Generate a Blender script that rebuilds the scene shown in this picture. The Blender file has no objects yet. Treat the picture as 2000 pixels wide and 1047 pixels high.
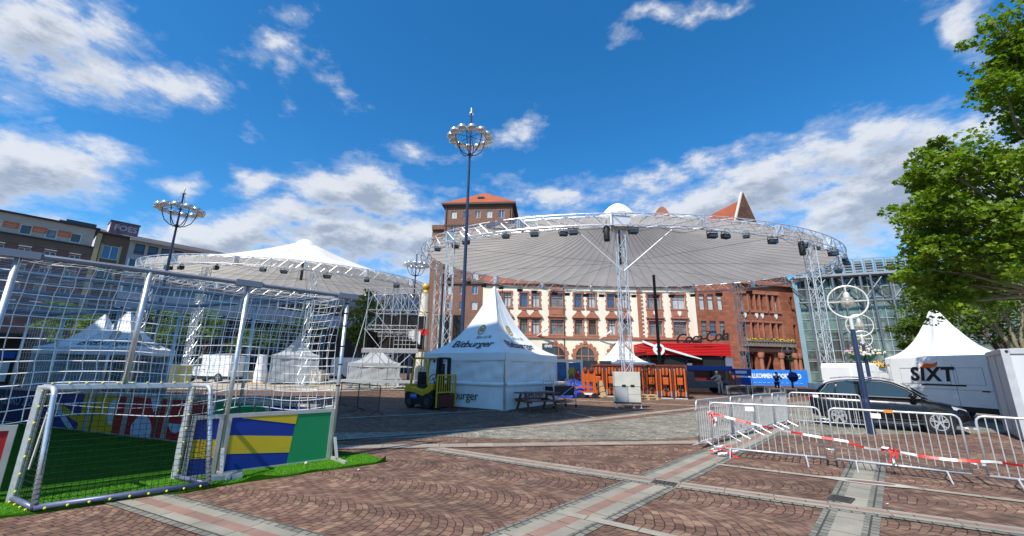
import bpy, bmesh, math, random
from mathutils import Vector, Matrix
from math import sin, cos, pi, radians, sqrt, atan2
RND = random.Random(11)
sc = bpy.context.scene
COL = sc.collection

# ------------------------------------------------------------------ camera
def setup_camera():
    cd = bpy.data.cameras.new('camera'); co = bpy.data.objects.new('camera', cd); COL.objects.link(co)
    p, r = radians(13.9), radians(0.8)
    fw = Vector((0, cos(p), sin(p))); up = Vector((0, -sin(p), cos(p))); rt = Vector((1, 0, 0))
    x = rt*cos(r) + up*sin(r); y = up*cos(r) - rt*sin(r)
    m = Matrix.Identity(4)
    for i in range(3):
        m[i][0] = x[i]; m[i][1] = y[i]; m[i][2] = -fw[i]
    m[2][3] = 1.7
    co.matrix_world = m
    cd.sensor_fit = 'HORIZONTAL'; cd.sensor_width = 36; cd.lens = 14.4
    cd.clip_start = 0.05; cd.clip_end = 2000
    sc.camera = co
setup_camera()

# ------------------------------------------------------------------ node helper
class NT:
    def __init__(s, nt): s.nt = nt
    def n(s, t, ins=None, **props):
        nd = s.nt.nodes.new(t)
        for k, v in props.items(): setattr(nd, k, v)
        for k, v in (ins or {}).items(): s.put(nd.inputs[k], v)
        return nd
    def put(s, sock, v):
        if isinstance(v, bpy.types.NodeSocket): s.nt.links.new(v, sock)
        elif isinstance(v, bpy.types.Node): s.nt.links.new(v.outputs[0], sock)
        else:
            if isinstance(v, tuple) and len(v) == 3 and sock.type == 'RGBA': v = v + (1,)
            sock.default_value = v
    def math(s, op, a, b=0.0, c=None):
        i = {0: a, 1: b}
        if c is not None: i[2] = c
        return s.n('ShaderNodeMath', i, operation=op).outputs[0]
    def vmath(s, op, a, b=(0, 0, 0)):
        nd = s.n('ShaderNodeVectorMath', {0: a, 1: b}, operation=op)
        return nd.outputs[1] if op in ('LENGTH', 'DOT_PRODUCT', 'DISTANCE') else nd.outputs[0]
    def mix(s, f, a, b, mode='MIX'):
        nd = s.nt.nodes.new('ShaderNodeMix'); nd.data_type = 'RGBA'; nd.blend_type = mode
        s.put(nd.inputs[0], f); s.put(nd.inputs[6], a); s.put(nd.inputs[7], b)
        return nd.outputs[2]
    def rng(s, v, a, b, c, d, smooth=False):
        return s.n('ShaderNodeMapRange', {0: v, 1: a, 2: b, 3: c, 4: d}, interpolation_type='SMOOTHSTEP' if smooth else 'LINEAR').outputs[0]
    def noise(s, vec, scale, detail=2, rough=0.5):
        return s.n('ShaderNodeTexNoise', {'Vector': vec, 'Scale': scale, 'Detail': detail, 'Roughness': rough})

# ------------------------------------------------------------------ sky, sun, exposure
SUN_AZ, SUN_EL = radians(216.5), radians(50)      # clockwise from +Y
def setup_sky():
    w = bpy.data.worlds.new('World'); sc.world = w; w.use_nodes = True
    nt = w.node_tree; nt.nodes.clear(); N = NT(nt)
    # cloud density as a group of (azimuth, elevation)
    g = bpy.data.node_groups.new('cloud_density', 'ShaderNodeTree')
    g.interface.new_socket('v', in_out='INPUT', socket_type='NodeSocketVector')
    g.interface.new_socket('d', in_out='OUTPUT', socket_type='NodeSocketFloat')
    G = NT(g); gi = g.nodes.new('NodeGroupInput'); go = g.nodes.new('NodeGroupOutput')
    v = gi.outputs[0]
    warp = G.noise(v, 5.0, 3, 0.55)
    wv = G.vmath('SCALE', G.vmath('SUBTRACT', warp.outputs[1], (0.5, 0.5, 0.5)))
    wv.node.inputs[3].default_value = 0.14
    v2 = G.vmath('ADD', v, wv)
    acc = None
    for (a, e, sa, se, rot, amp) in CLOUDS:
        mp = G.n('ShaderNodeMapping', {0: v2, 1: (a, e, 0), 2: (0, 0, radians(rot)), 3: (sa*1.25, se*1.25, 1)}, vector_type='TEXTURE')
        b = G.rng(G.vmath('LENGTH', mp.outputs[0]), 0.0, 1.5, amp*1.08, -0.22, True)
        acc = b if acc is None else G.math('MAXIMUM', acc, b)
    st = G.vmath('MULTIPLY', v, (1.0, 1.9, 1.0))
    n1 = G.noise(st, 7.0, 10, 0.68).outputs[0]
    n2 = G.noise(st, 24.0, 5, 0.6).outputs[0]
    nn = G.math('ADD', G.math('MULTIPLY', n1, 2.5), G.math('MULTIPLY', n2, 0.8))
    d = G.math('ADD', acc, G.math('SUBTRACT', nn, 2.16))
    G.put(go.inputs[0], d)
    # world
    tc = N.n('ShaderNodeTexCoord'); dirv = tc.outputs['Generated']
    sx = N.n('ShaderNodeSeparateXYZ', {0: dirv})
    az = N.math('ARCTAN2', sx.outputs[0], sx.outputs[1]); el = N.math('ARCSINE', sx.outputs[2])
    v0 = N.n('ShaderNodeCombineXYZ', {0: az, 1: el, 2: 0.0}).outputs[0]
    v1 = N.vmath('ADD', v0, (-0.012, 0.035, 0.0))
    g0 = N.n('ShaderNodeGroup', node_tree=g); N.put(g0.inputs[0], v0)
    g1 = N.n('ShaderNodeGroup', node_tree=g); N.put(g1.inputs[0], v1)
    alpha = N.math('MAXIMUM', N.rng(g0.outputs[0], -0.12, 0.62, 0.0, 1.0, True), N.rng(g0.outputs[0], -0.32, 0.25, 0.0, 0.30, True))
    thick = N.rng(g0.outputs[0], 0.05, 0.8, 0.0, 1.0, True)
    above = N.rng(g1.outputs[0], 0.05, 0.8, 0.0, 1.0, True)
    shade = N.math('MULTIPLY', thick, above)
    ccol = N.mix(shade, (0.90, 0.93, 0.98, 1), (0.42, 0.485, 0.60, 1))
    sky = N.n('ShaderNodeTexSky', sky_type='NISHITA', sun_disc=False, sun_elevation=SUN_EL, sun_rotation=SUN_AZ, altitude=100, air_density=1.0, dust_density=0.6, ozone_density=2.5)
    hs = N.mix(1.0, sky.outputs[0], SKY_TINT, 'MULTIPLY')
    skyc = N.n('ShaderNodeHueSaturation', {'Hue': 0.5, 'Saturation': 1.17, 'Value': 1.0, 'Fac': 1.0, 'Color': hs}).outputs[0]
    cc = N.mix(1.0, ccol, (CLOUD_B, CLOUD_B, CLOUD_B, 1), 'MULTIPLY')
    up = N.rng(sx.outputs[2], -0.02, 0.02, 0.0, 1.0)
    col = N.mix(N.math('MULTIPLY', N.math('MULTIPLY', alpha, 0.9), up), skyc, cc)
    bg = N.n('ShaderNodeBackground', {0: col, 1: SKY_STRENGTH})
    out = N.n('ShaderNodeOutputWorld', {0: bg})
    w.cycles.sampling_method = 'MANUAL'; w.cycles.sample_map_resolution = 512
SKY_TINT = (0.64, 0.90, 1.06, 1); SKY_STRENGTH = 0.13; CLOUD_B = 4.9
CLOUDS = [(-0.961, 0.495, 0.109, 0.085, 31.8, 1.0), (-0.894, 0.467, 0.122, 0.07, 15.5, 1.0), (-0.857, 0.554, 0.065, 0.058, 28.2, 0.8), (-0.774, 0.511, 0.121, 0.036, 13.5, 0.9), (-0.584, 0.64, 0.119, 0.041, 28.2, 0.55), (-0.59, 0.698, 0.066, 0.026, 18.9, 0.6), (-0.465, 0.621, 0.096, 0.034, -11.0, 0.5), (-0.571, 0.576, 0.032, 0.048, 17.1, 0.5), (-0.913, 0.289, 0.097, 0.067, 15.6, 1.15), (-0.848, 0.348, 0.084, 0.027, 15.0, 0.85), (-0.728, 0.34, 0.049, 0.025, 16.6, 0.95), (-0.585, 0.381, 0.06, 0.039, 28.7, 1.05), (-0.62, 0.393, 0.028, 0.026, 15.0, 0.8), (-0.369, 0.396, 0.178, 0.063, -1.4, 1.3), (-0.276, 0.379, 0.1, 0.035, -3.7, 0.9), (-0.488, 0.314, 0.157, 0.046, 9.7, 1.25), (-0.651, 0.256, 0.144, 0.055, 11.5, 1.25), (-0.375, 0.284, 0.217, 0.064, 6.9, 1.3), (-0.22, 0.299, 0.15, 0.073, 4.4, 1.2), (-0.255, 0.507, 0.081, 0.032, 7.0, 0.6), (0.002, 0.563, 0.091, 0.045, 10.6, 0.85), (-0.168, 0.501, 0.081, 0.025, 4.8, 0.5), (0.46, 0.763, 0.165, 0.022, -8.4, 0.85), (0.304, 0.749, 0.062, 0.026, -28.4, 0.65), (0.078, 0.414, 0.214, 0.036, -0.9, 0.85), (0.386, 0.443, 0.273, 0.038, -2.2, 0.85), (0.642, 0.448, 0.158, 0.023, -7.5, 0.75), (0.543, 0.367, 0.282, 0.064, -2.6, 1.15), (0.796, 0.303, 0.185, 0.116, -0.2, 1.35), (0.846, 0.427, 0.162, 0.043, -8.1, 1.0), (0.936, 0.534, 0.038, 0.051, -29.9, 1.05), (-0.626, 0.479, 0.058, 0.023, -2.8, 0.4), (0.724, 0.41, 0.139, 0.047, -5.0, 0.85), (0.914, 0.583, 0.047, 0.018, -30.0, 0.6), (-0.052, 0.246, 0.386, 0.075, 1.5, 1.05), (-0.806, 0.199, 0.255, 0.053, 12.5, 1.15), (0.194, 0.343, 0.255, 0.049, -2.8, 0.9), (-0.916, 0.378, 0.035, 0.012, 25.1, 0.45)]
setup_sky()
def setup_sun():
    ld = bpy.data.lights.new('sun', 'SUN'); ld.energy = 4.5; ld.angle = radians(0.53); ld.color = (1.0, 0.95, 0.87)
    lo = bpy.data.objects.new('sun', ld); COL.objects.link(lo)
    d = Vector((sin(SUN_AZ)*cos(SUN_EL), cos(SUN_AZ)*cos(SUN_EL), sin(SUN_EL)))
    lo.rotation_euler = d.to_track_quat('Z', 'Y').to_euler(); lo.location = (0, 0, 60)
setup_sun()
sc.view_settings.view_transform = 'Standard'; sc.view_settings.look = 'None'
sc.view_settings.exposure = 0.52; sc.view_settings.gamma = 1.0
sc.cycles.max_bounces = 6; sc.cycles.diffuse_bounces = 3; sc.cycles.glossy_bounces = 3
sc.cycles.transparent_max_bounces = 12; sc.cycles.transmission_bounces = 4
sc.cycles.sample_clamp_indirect = 4.0

# ------------------------------------------------------------------ materials
def S(r, g, b):
    f = lambda c: (c/255/12.92 if c/255 < 0.04045 else ((c/255+0.055)/1.055)**2.4)
    return (f(r), f(g), f(b))
MATS = {}
def mat(name, col, rough=0.6, metal=0.0, var=0.12, scale=4.0, bump=0.0, bscale=60.0, coat=0.0, spec=0.32, emit=None, transl=0.0, alpha=1.0, streak=False):
    if name in MATS: return MATS[name]
    m = bpy.data.materials.new(name); m.use_nodes = True; nt = m.node_tree; N = NT(nt)
    bs = nt.nodes['Principled BSDF']
    bs.inputs['Roughness'].default_value = rough; bs.inputs['Metallic'].default_value = metal
    bs.inputs['Coat Weight'].default_value = coat; bs.inputs['Specular IOR Level'].default_value = spec
    geo = N.n('ShaderNodeNewGeometry'); tc = N.n('ShaderNodeTexCoord'); pos = geo.outputs['Position']
    if var > 0:
        if streak: pos2 = N.vmath('MULTIPLY', pos, (1, 1, 0.12))
        else: pos2 = pos
        a = N.noise(pos2, scale, 6, 0.62).outputs[0]
        k = N.rng(a, 0.28, 0.72, 1.0-var, 1.0+var*0.6)
        c = N.mix(1.0, col + (1,), N.n('ShaderNodeCombineColor', {0: k, 1: k, 2: k}).outputs[0], 'MULTIPLY')
        N.put(bs.inputs['Base Color'], c)
        N.put(bs.inputs['Roughness'], N.rng(a, 0.3, 0.7, max(rough-0.08, 0.02), min(rough+0.1, 1)))
    else:
        bs.inputs['Base Color'].default_value = col + (1,); c = None
    if bump > 0:
        bn = N.noise(pos, bscale, 4, 0.6).outputs[0]
        b = N.n('ShaderNodeBump', {'Strength': bump, 'Distance': 0.02, 'Height': bn}); N.put(bs.inputs['Normal'], b.outputs[0])
    if emit:
        bs.inputs['Emission Color'].default_value = emit[0] + (1,); bs.inputs['Emission Strength'].default_value = emit[1]
    if alpha < 1: bs.inputs['Alpha'].default_value = alpha
    if transl > 0:
        tr = N.n('ShaderNodeBsdfTranslucent', {0: c if c is not None else col + (1,)})
        ms = N.n('ShaderNodeMixShader', {0: transl, 1: bs, 2: tr})
        N.put(nt.nodes['Material Output'].inputs[0], ms)
    MATS[name] = m
    return m
def brick_mat(name, c1, c2, mortar, sx, sy, axis='z', msize=0.012, bump=0.4, var=0.2, rot=0.0, nscale=0.6):
    # coursed masonry on vertical faces: horizontal run follows the face, courses follow z
    m = bpy.data.materials.new(name); m.use_nodes = True; nt = m.node_tree; N = NT(nt)
    bs = nt.nodes['Principled BSDF']; bs.inputs['Roughness'].default_value = 0.85; bs.inputs['Specular IOR Level'].default_value = 0.15
    geo = N.n('ShaderNodeNewGeometry'); pos = geo.outputs['Position']; nor = geo.outputs['True Normal']
    sp = N.n('ShaderNodeSeparateXYZ', {0: pos}); sn = N.n('ShaderNodeSeparateXYZ', {0: nor})
    run = N.math('SUBTRACT', N.math('MULTIPLY', sp.outputs[1], sn.outputs[0]), N.math('MULTIPLY', sp.outputs[0], sn.outputs[1]))
    vec = N.n('ShaderNodeCombineXYZ', {0: run, 1: sp.outputs[2], 2: 0.0}).outputs[0]
    br = N.n('ShaderNodeTexBrick', {'Vector': vec, 'Color1': c1 + (1,), 'Color2': c2 + (1,), 'Mortar': mortar + (1,), 'Scale': 1.0, 'Mortar Size': msize, 'Mortar Smooth': 0.1, 'Bias': 0.0, 'Brick Width': sx, 'Row Height': sy}, offset=0.5)
    a = N.noise(pos, nscale, 6, 0.65).outputs[0]
    k = N.rng(a, 0.3, 0.7, 1-var, 1+var*0.5)
    c = N.mix(1.0, br.outputs[0], N.n('ShaderNodeCombineColor', {0: k, 1: k, 2: k}).outputs[0], 'MULTIPLY')
    N.put(bs.inputs['Base Color'], c)
    b = N.n('ShaderNodeBump', {'Strength': bump, 'Distance': 0.02, 'Height': N.math('MULTIPLY', br.outputs[1], -1.0)}); N.put(bs.inputs['Normal'], b.outputs[0])
    MATS[name] = m
    return m

# ------------------------------------------------------------------ mesh builder
class MB:
    def __init__(s, T=None): s.v = []; s.f = []; s.mi = []; s.cur = 0; s.T = T or Matrix.Identity(4)
    def add(s, vs, fs):
        o = len(s.v); T = s.T
        s.v += [tuple(T @ Vector(p)) for p in vs]
        for f in fs: s.f.append(tuple(i+o for i in f)); s.mi.append(s.cur)
    def box(s, c, d, rz=0.0):
        x, y, z = d[0]/2, d[1]/2, d[2]/2; cs, sn = cos(rz), sin(rz); vs = []
        for k in (-z, z):
            for (i, j) in ((-x, -y), (x, -y), (x, y), (-x, y)): vs.append((c[0]+i*cs-j*sn, c[1]+i*sn+j*cs, c[2]+k))
        s.add(vs, [(3, 2, 1, 0), (4, 5, 6, 7), (0, 1, 5, 4), (1, 2, 6, 5), (2, 3, 7, 6), (3, 0, 4, 7)])
    def bx(s, x0, x1, y0, y1, z0, z1): s.box(((x0+x1)/2, (y0+y1)/2, (z0+z1)/2), (x1-x0, y1-y0, z1-z0))
    def path(s, pts, r, n=6, closed=False, cap=True):
        pts = [Vector(p) for p in pts]; N = len(pts); vs = []; fs = []
        rs = r if isinstance(r, (list, tuple)) else [r]*N
        px = None
        for i, p in enumerate(pts):
            a = pts[(i-1) % N] if (closed or i > 0) else p; b = pts[(i+1) % N] if (closed or i < N-1) else p
            d = (b-a)
            if d.length < 1e-9: d = Vector((0, 0, 1))
            d.normalize()
            if px is None: px = d.orthogonal().normalized()
            px = px - d*px.dot(d)
            if px.length < 1e-6: px = d.orthogonal()
            px.normalize()
            py = d.cross(px)
            for k in range(n):
                t = 2*pi*k/n; vs.append(tuple(p + (px*cos(t)+py*sin(t))*rs[i]))
        m = N if closed else N-1
        for i in range(m):
            for k in range(n):
                a = i*n+k; b = i*n+(k+1) % n; c = ((i+1) % N)*n+(k+1) % n; d = ((i+1) % N)*n+k
                fs.append((a, b, c, d))
        if cap and not closed and n > 2:
            fs.append(tuple(reversed(range(n)))); fs.append(tuple(range((N-1)*n, N*n)))
        s.add(vs, fs)
    def tube(s, a, b, r, n=6, r2=None): s.path([a, b], [r, r if r2 is None else r2], n)
    def beam(s, a, b, w, h):
        # rectangular bar between two points, h measured near vertical
        a = Vector(a); b = Vector(b); d = (b-a).normalized()
        up = Vector((0, 0, 1)) if abs(d.z) < 0.95 else Vector((0, 1, 0))
        x = d.cross(up).normalized(); y = x.cross(d).normalized(); vs = []
        for p in (a, b):
            for (i, j) in ((-1, -1), (1, -1), (1, 1), (-1, 1)): vs.append(tuple(p + x*(i*w/2) + y*(j*h/2)))
        s.add(vs, [(3, 2, 1, 0), (4, 5, 6, 7), (0, 1, 5, 4), (1, 2, 6, 5), (2, 3, 7, 6), (3, 0, 4, 7)])
    def lathe(s, prof, n=16, c=(0, 0, 0), capb=True, capt=True):
        vs = []; fs = []
        for (r, z) in prof:
            for k in range(n): t = 2*pi*k/n; vs.append((c[0]+r*cos(t), c[1]+r*sin(t), c[2]+z))
        for i in range(len(prof)-1):
            for k in range(n): fs.append((i*n+k, i*n+(k+1) % n, (i+1)*n+(k+1) % n, (i+1)*n+k))
        if capb: fs.append(tuple(reversed(range(n))))
        if capt: fs.append(tuple(range((len(prof)-1)*n, len(prof)*n)))
        s.add(vs, fs)
    def prism(s, poly, z0, z1):
        n = len(poly); vs = [(p[0], p[1], z0) for p in poly] + [(p[0], p[1], z1) for p in poly]
        fs = [tuple(reversed(range(n))), tuple(range(n, 2*n))]
        for i in range(n): j = (i+1) % n; fs.append((i, j, n+j, n+i))
        s.add(vs, fs)
    def xprism(s, poly, y0, y1):
        # polygon in (x, z), extruded along y
        n = len(poly); vs = [(p[0], y0, p[1]) for p in poly] + [(p[0], y1, p[1]) for p in poly]
        fs = [tuple(range(n)), tuple(reversed(range(n, 2*n)))]
        for i in range(n): j = (i+1) % n; fs.append((j, i, n+i, n+j))
        s.add(vs, fs)
    def quad(s, *p): s.add(list(p), [tuple(range(len(p)))])
    def grid(s, fn, nu, nv, cu=False):
        vs = []; fs = []; w = nu if cu else nu+1
        for j in range(nv+1):
            for i in range(w): vs.append(tuple(fn(i/nu, j/nv)))
        for j in range(nv):
            for i in range(nu):
                a = j*w+i; b = j*w+(i+1) % w; fs.append((a, b, b+w, a+w))
        s.add(vs, fs)
    def sphere(s, c, r, nu=12, nv=8, sz=1.0):
        s.lathe([(max(r*sin(pi*k/nv), 1e-4), -r*cos(pi*k/nv)*sz) for k in range(nv+1)], nu, c)
    def each(s, name, m, parent=None, **k):
        # every connected piece becomes an object of its own
        par = list(range(len(s.v)))
        def find(a):
            while par[a] != a: par[a] = par[par[a]]; a = par[a]
            return a
        for f in s.f:
            r0 = find(f[0])
            for i in f[1:]: par[find(i)] = r0
        gr = {}
        for fi, f in enumerate(s.f): gr.setdefault(find(f[0]), []).append(fi)
        out = []
        for fl in gr.values():
            q = MB(); mp = {}
            for fi in fl:
                for i in s.f[fi]:
                    if i not in mp: mp[i] = len(q.v); q.v.append(s.v[i])
                q.f.append(tuple(mp[i] for i in s.f[fi])); q.mi.append(s.mi[fi])
            out.append(q.build(name, m, parent, **k))
        return out
    def build(s, name, m, parent=None, smooth=False, bevel=0.0, loc=None):
        me = bpy.data.meshes.new(name); me.from_pydata(s.v, [], s.f)
        ml = m if isinstance(m, (list, tuple)) else [m]
        for x in ml: me.materials.append(x)
        if len(ml) > 1: me.polygons.foreach_set('material_index', s.mi)
        if smooth: me.polygons.foreach_set('use_smooth', [True]*len(me.polygons))
        me.update()
        o = bpy.data.objects.new(name, me); COL.objects.link(o)
        if parent: o.parent = parent
        if loc: o.location = loc
        if bevel > 0:
            b = o.modifiers.new('bevel', 'BEVEL'); b.width = bevel; b.segments = 2; b.limit_method = 'ANGLE'; b.angle_limit = radians(40)
        if smooth == 'auto':
            pass
        return o
def tag(o, label, cat, group=None, kind=None):
    o['label'] = label; o['category'] = cat
    if group: o['group'] = group
    if kind: o['kind'] = kind
    return o
def thing(name, label, cat, loc=(0, 0, 0), rz=0.0, group=None, scale=None):
    o = bpy.data.objects.new(name, None); COL.objects.link(o); o.empty_display_size = 0.2
    o.location = loc; o.rotation_euler = (0, 0, rz)
    if scale: o.scale = scale
    return tag(o, label, cat, group)
def struct(o): o['kind'] = 'structure'; return o
KIDS = lambda o: [c for c in bpy.data.objects if c.parent == o]
def dup(root, loc, rz, label=None, group=None, scale=None):
    kids = {}
    for c in bpy.data.objects:
        if c.parent: kids.setdefault(c.parent.name, []).append(c)
    r = root.copy(); COL.objects.link(r); r.location = loc; r.rotation_euler = (0, 0, rz)
    if scale: r.scale = scale
    if label: r['label'] = label
    if group: r['group'] = group
    for ch in kids.get(root.name, []):
        c = ch.copy(); COL.objects.link(c); c.parent = r
        for g in kids.get(ch.name, []):
            d = g.copy(); COL.objects.link(d); d.parent = c
    return r
def dup_part(o, parent, loc=None, rot=None):
    c = o.copy(); COL.objects.link(c); c.parent = parent
    if loc is not None: c.location = loc
    if rot is not None: c.rotation_euler = rot
    for g in [x for x in bpy.data.objects if x.parent == o]:
        d = g.copy(); COL.objects.link(d); d.parent = c
    return c
def text_mesh(txt, size, extrude=0.004, shear=0.0, spacing=1.0, offset=0.0):
    # writing as (verts, faces) in the x-y plane, centred
    cu = bpy.data.curves.new('lettering', 'FONT'); cu.body = txt; cu.size = size; cu.extrude = extrude; cu.shear = shear
    cu.align_x = 'CENTER'; cu.align_y = 'CENTER'; cu.space_character = spacing; cu.offset = offset; cu.resolution_u = 3
    o = bpy.data.objects.new('lettering', cu); COL.objects.link(o)
    dg = bpy.context.evaluated_depsgraph_get(); me = bpy.data.meshes.new_from_object(o.evaluated_get(dg))
    vs = [tuple(v.co) for v in me.vertices]; fs = [tuple(p.vertices) for p in me.polygons]
    bpy.data.objects.remove(o); bpy.data.curves.remove(cu); bpy.data.meshes.remove(me)
    return vs, fs
def frame_M(org, az, tilt=0.0):
    # local x runs along compass azimuth az (deg, clockwise from +Y), y points into the wall, z up
    a = radians(az); x = Vector((sin(a), cos(a), 0)); y = Vector((-cos(a), sin(a), 0)); z = Vector((0, 0, 1))
    M = Matrix.Identity(4)
    for i in range(3): M[i][0] = x[i]; M[i][1] = y[i]; M[i][2] = z[i]; M[i][3] = org[i]
    return M
def wall_holes(mb, W, H, holes, depth=0.25, x0=0.0, z0=0.0):
    xs = sorted({x0, x0+W} | {h[0] for h in holes} | {h[1] for h in holes}); zs = sorted({z0, z0+H} | {h[2] for h in holes} | {h[3] for h in holes})
    for i in range(len(xs)-1):
        for j in range(len(zs)-1):
            cx, cz = (xs[i]+xs[i+1])/2, (zs[j]+zs[j+1])/2
            if any(h[0] < cx < h[1] and h[2] < cz < h[3] for h in holes): continue
            mb.quad((xs[i], 0, zs[j]), (xs[i+1], 0, zs[j]), (xs[i+1], 0, zs[j+1]), (xs[i], 0, zs[j+1]))
    for (a, b, c, d) in holes:
        D = depth
        mb.quad((a, 0, c), (a, D, c), (b, D, c), (b, 0, c)); mb.quad((a, 0, d), (b, 0, d), (b, D, d), (a, D, d))
        mb.quad((a, 0, c), (a, 0, d), (a, D, d), (a, D, c)); mb.quad((b, 0, c), (b, D, c), (b, D, d), (b, 0, d))
# ------------------------------------------------------------------ paving
def sett_mat(name, c1, c2, c3, mortar, W, Rr, row, bw, ang, bump=0.55, dark=0.55):
    # small setts laid in segmental arcs: columns of width W, arcs of radius Rr stacked along the direction ang
    m = bpy.data.materials.new(name); m.use_nodes = True; nt = m.node_tree; N = NT(nt)
    bs = nt.nodes['Principled BSDF']
    geo = N.n('ShaderNodeNewGeometry'); pos = geo.outputs['Position']
    wob = N.vmath('SUBTRACT', N.noise(pos, 1.7, 3, 0.6).outputs[1], (0.5, 0.5, 0.5))
    sc_ = N.n('ShaderNodeVectorMath', {0: wob}, operation='SCALE'); sc_.inputs[3].default_value = 0.16
    p2 = N.vmath('ADD', pos, sc_.outputs[0])
    mp = N.n('ShaderNodeMapping', {0: p2, 2: (0, 0, radians(ang))}, vector_type='TEXTURE')
    s = N.n('ShaderNodeSeparateXYZ', {0: mp.outputs[0]})
    col = N.math('FLOOR', N.math('DIVIDE', s.outputs[1], W))
    b = N.math('SUBTRACT', N.math('SUBTRACT', s.outputs[1], N.math('MULTIPLY', col, W)), W/2)
    a = N.math('SUBTRACT', s.outputs[0], N.math('SQRT', N.math('SUBTRACT', Rr*Rr, N.math('MULTIPLY', b, b))))
    a = N.math('ADD', a, N.math('MULTIPLY', col, 0.043))
    arc = N.math('ADD', N.math('MULTIPLY', N.math('ARCSINE', N.math('DIVIDE', b, Rr)), Rr), N.math('MULTIPLY', col, 1.37))
    vec = N.n('ShaderNodeCombineXYZ', {0: arc, 1: a, 2: 0.0}).outputs[0]
    br = N.n('ShaderNodeTexBrick', {'Vector': vec, 'Color1': c1 + (1,), 'Color2': c2 + (1,), 'Mortar': mortar + (1,), 'Scale': 1.0, 'Mortar Size': 0.007, 'Mortar Smooth': 0.3, 'Bias': 0.0, 'Brick Width': bw, 'Row Height': row}, offset=0.5, squash=1.0)
    rows = N.math('FLOOR', N.math('DIVIDE', a, row))
    wn = N.n('ShaderNodeTexWhiteNoise', {'Vector': N.n('ShaderNodeCombineXYZ', {0: rows, 1: N.math('FLOOR', N.math('DIVIDE', N.math('ADD', arc, N.math('MULTIPLY', rows, bw*0.5)), bw)), 2: col}).outputs[0]}, noise_dimensions='3D')
    c = N.mix(N.rng(wn.outputs[0], 0.72, 1.0, 0.0, 0.8), br.outputs[0], c3 + (1,))
    jn = N.rng(N.noise(pos, 2.1, 4, 0.6).outputs[0], 0.36, 0.66, 0.10, 0.85)
    pale = N.rng(N.noise(pos, 0.9, 5, 0.65).outputs[0], 0.56, 0.68, 0.0, 1.0, True); mcol = N.mix(pale, mortar + (1,), (0.36, 0.29, 0.21, 1))
    c = N.mix(N.math('MULTIPLY', br.outputs[1], jn), c, mcol)
    big = N.noise(pos, 0.55, 5, 0.65).outputs[0]; med = N.noise(pos, 2.6, 4, 0.6).outputs[0]; fin = N.noise(pos, 90.0, 3, 0.6).outputs[0]
    k = N.math('MULTIPLY', N.rng(big, 0.32, 0.68, 0.72, 1.16), N.math('MULTIPLY', N.rng(med, 0.3, 0.72, 0.62, 1.18), N.rng(fin, 0.2, 0.8, 0.82, 1.15)))
    c = N.mix(1.0, c, N.n('ShaderNodeCombineColor', {0: k, 1: k, 2: k}).outputs[0], 'MULTIPLY')
    stain = N.rng(N.noise(pos, 1.15, 6, 0.72).outputs[0], 0.545, 0.70, 0.0, dark, True)
    c = N.mix(stain, c, (0.045, 0.033, 0.03, 1))
    N.put(bs.inputs['Base Color'], c); bs.inputs['Roughness'].default_value = 0.82; bs.inputs['Specular IOR Level'].default_value = 0.18
    h = N.math('ADD', N.math('MULTIPLY', br.outputs[1], -1.0), N.math('ADD', N.math('MULTIPLY', wn.outputs[0], 0.5), N.math('MULTIPLY', fin, 0.3)))
    bp = N.n('ShaderNodeBump', {'Strength': bump, 'Distance': 0.012, 'Height': h}); N.put(bs.inputs['Normal'], bp.outputs[0])
    return m
M_RED = sett_mat('red_brown_setts', (0.245, 0.142, 0.098), (0.152, 0.086, 0.064), (0.335, 0.222, 0.145), (0.045, 0.030, 0.024), 1.25, 0.78, 0.105, 0.125, -18)
M_GREY = sett_mat('grey_setts', (0.33, 0.30, 0.235), (0.215, 0.20, 0.165), (0.43, 0.37, 0.27), (0.085, 0.075, 0.062), 1.3, 0.9, 0.12, 0.14, 28, dark=0.3)
def slab_mat(name, c1, c2, mort, bw, rh, var=0.16, ms=0.008):
    m = bpy.data.materials.new(name); m.use_nodes = True; nt = m.node_tree; N = NT(nt)
    bs = nt.nodes['Principled BSDF']; bs.inputs['Roughness'].default_value = 0.82; bs.inputs['Specular IOR Level'].default_value = 0.2
    uv = N.n('ShaderNodeUVMap'); pos = N.n('ShaderNodeNewGeometry').outputs['Position']
    br = N.n('ShaderNodeTexBrick', {'Vector': uv.outputs[0], 'Color1': c1 + (1,), 'Color2': c2 + (1,), 'Mortar': mort + (1,), 'Scale': 1.0, 'Mortar Size': ms, 'Mortar Smooth': 0.2, 'Bias': 0.0, 'Brick Width': bw, 'Row Height': rh}, offset=0.37)
    a = N.noise(pos, 1.6, 6, 0.7).outputs[0]; f = N.noise(pos, 70.0, 3, 0.6).outputs[0]
    k = N.math('MULTIPLY', N.rng(a, 0.3, 0.7, 1-var*1.6, 1+var*0.6), N.rng(f, 0.2, 0.8, 0.86, 1.12))
    c = N.mix(1.0, br.outputs[0], N.n('ShaderNodeCombineColor', {0: k, 1: k, 2: k}).outputs[0], 'MULTIPLY')
    sp = N.rng(N.noise(pos, 5.0, 5, 0.75).outputs[0], 0.62, 0.75, 0.0, 0.5, True)
    c = N.mix(sp, c, (0.12, 0.105, 0.09, 1))
    N.put(bs.inputs['Base Color'], c)
    b = N.n('ShaderNodeBump', {'Strength': 0.4, 'Distance': 0.008, 'Height': N.math('MULTIPLY', br.outputs[1], -1.0)}); N.put(bs.inputs['Normal'], b.outputs[0])
    return m
M_SLAB = slab_mat('pale_granite_slab', (0.325, 0.295, 0.235), (0.255, 0.232, 0.188), (0.11, 0.095, 0.08), 0.62, 4.0)
M_PINK = slab_mat('pink_granite_slab', (0.30, 0.185, 0.14), (0.25, 0.155, 0.125), (0.09, 0.065, 0.055), 0.55, 4.0)
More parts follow.
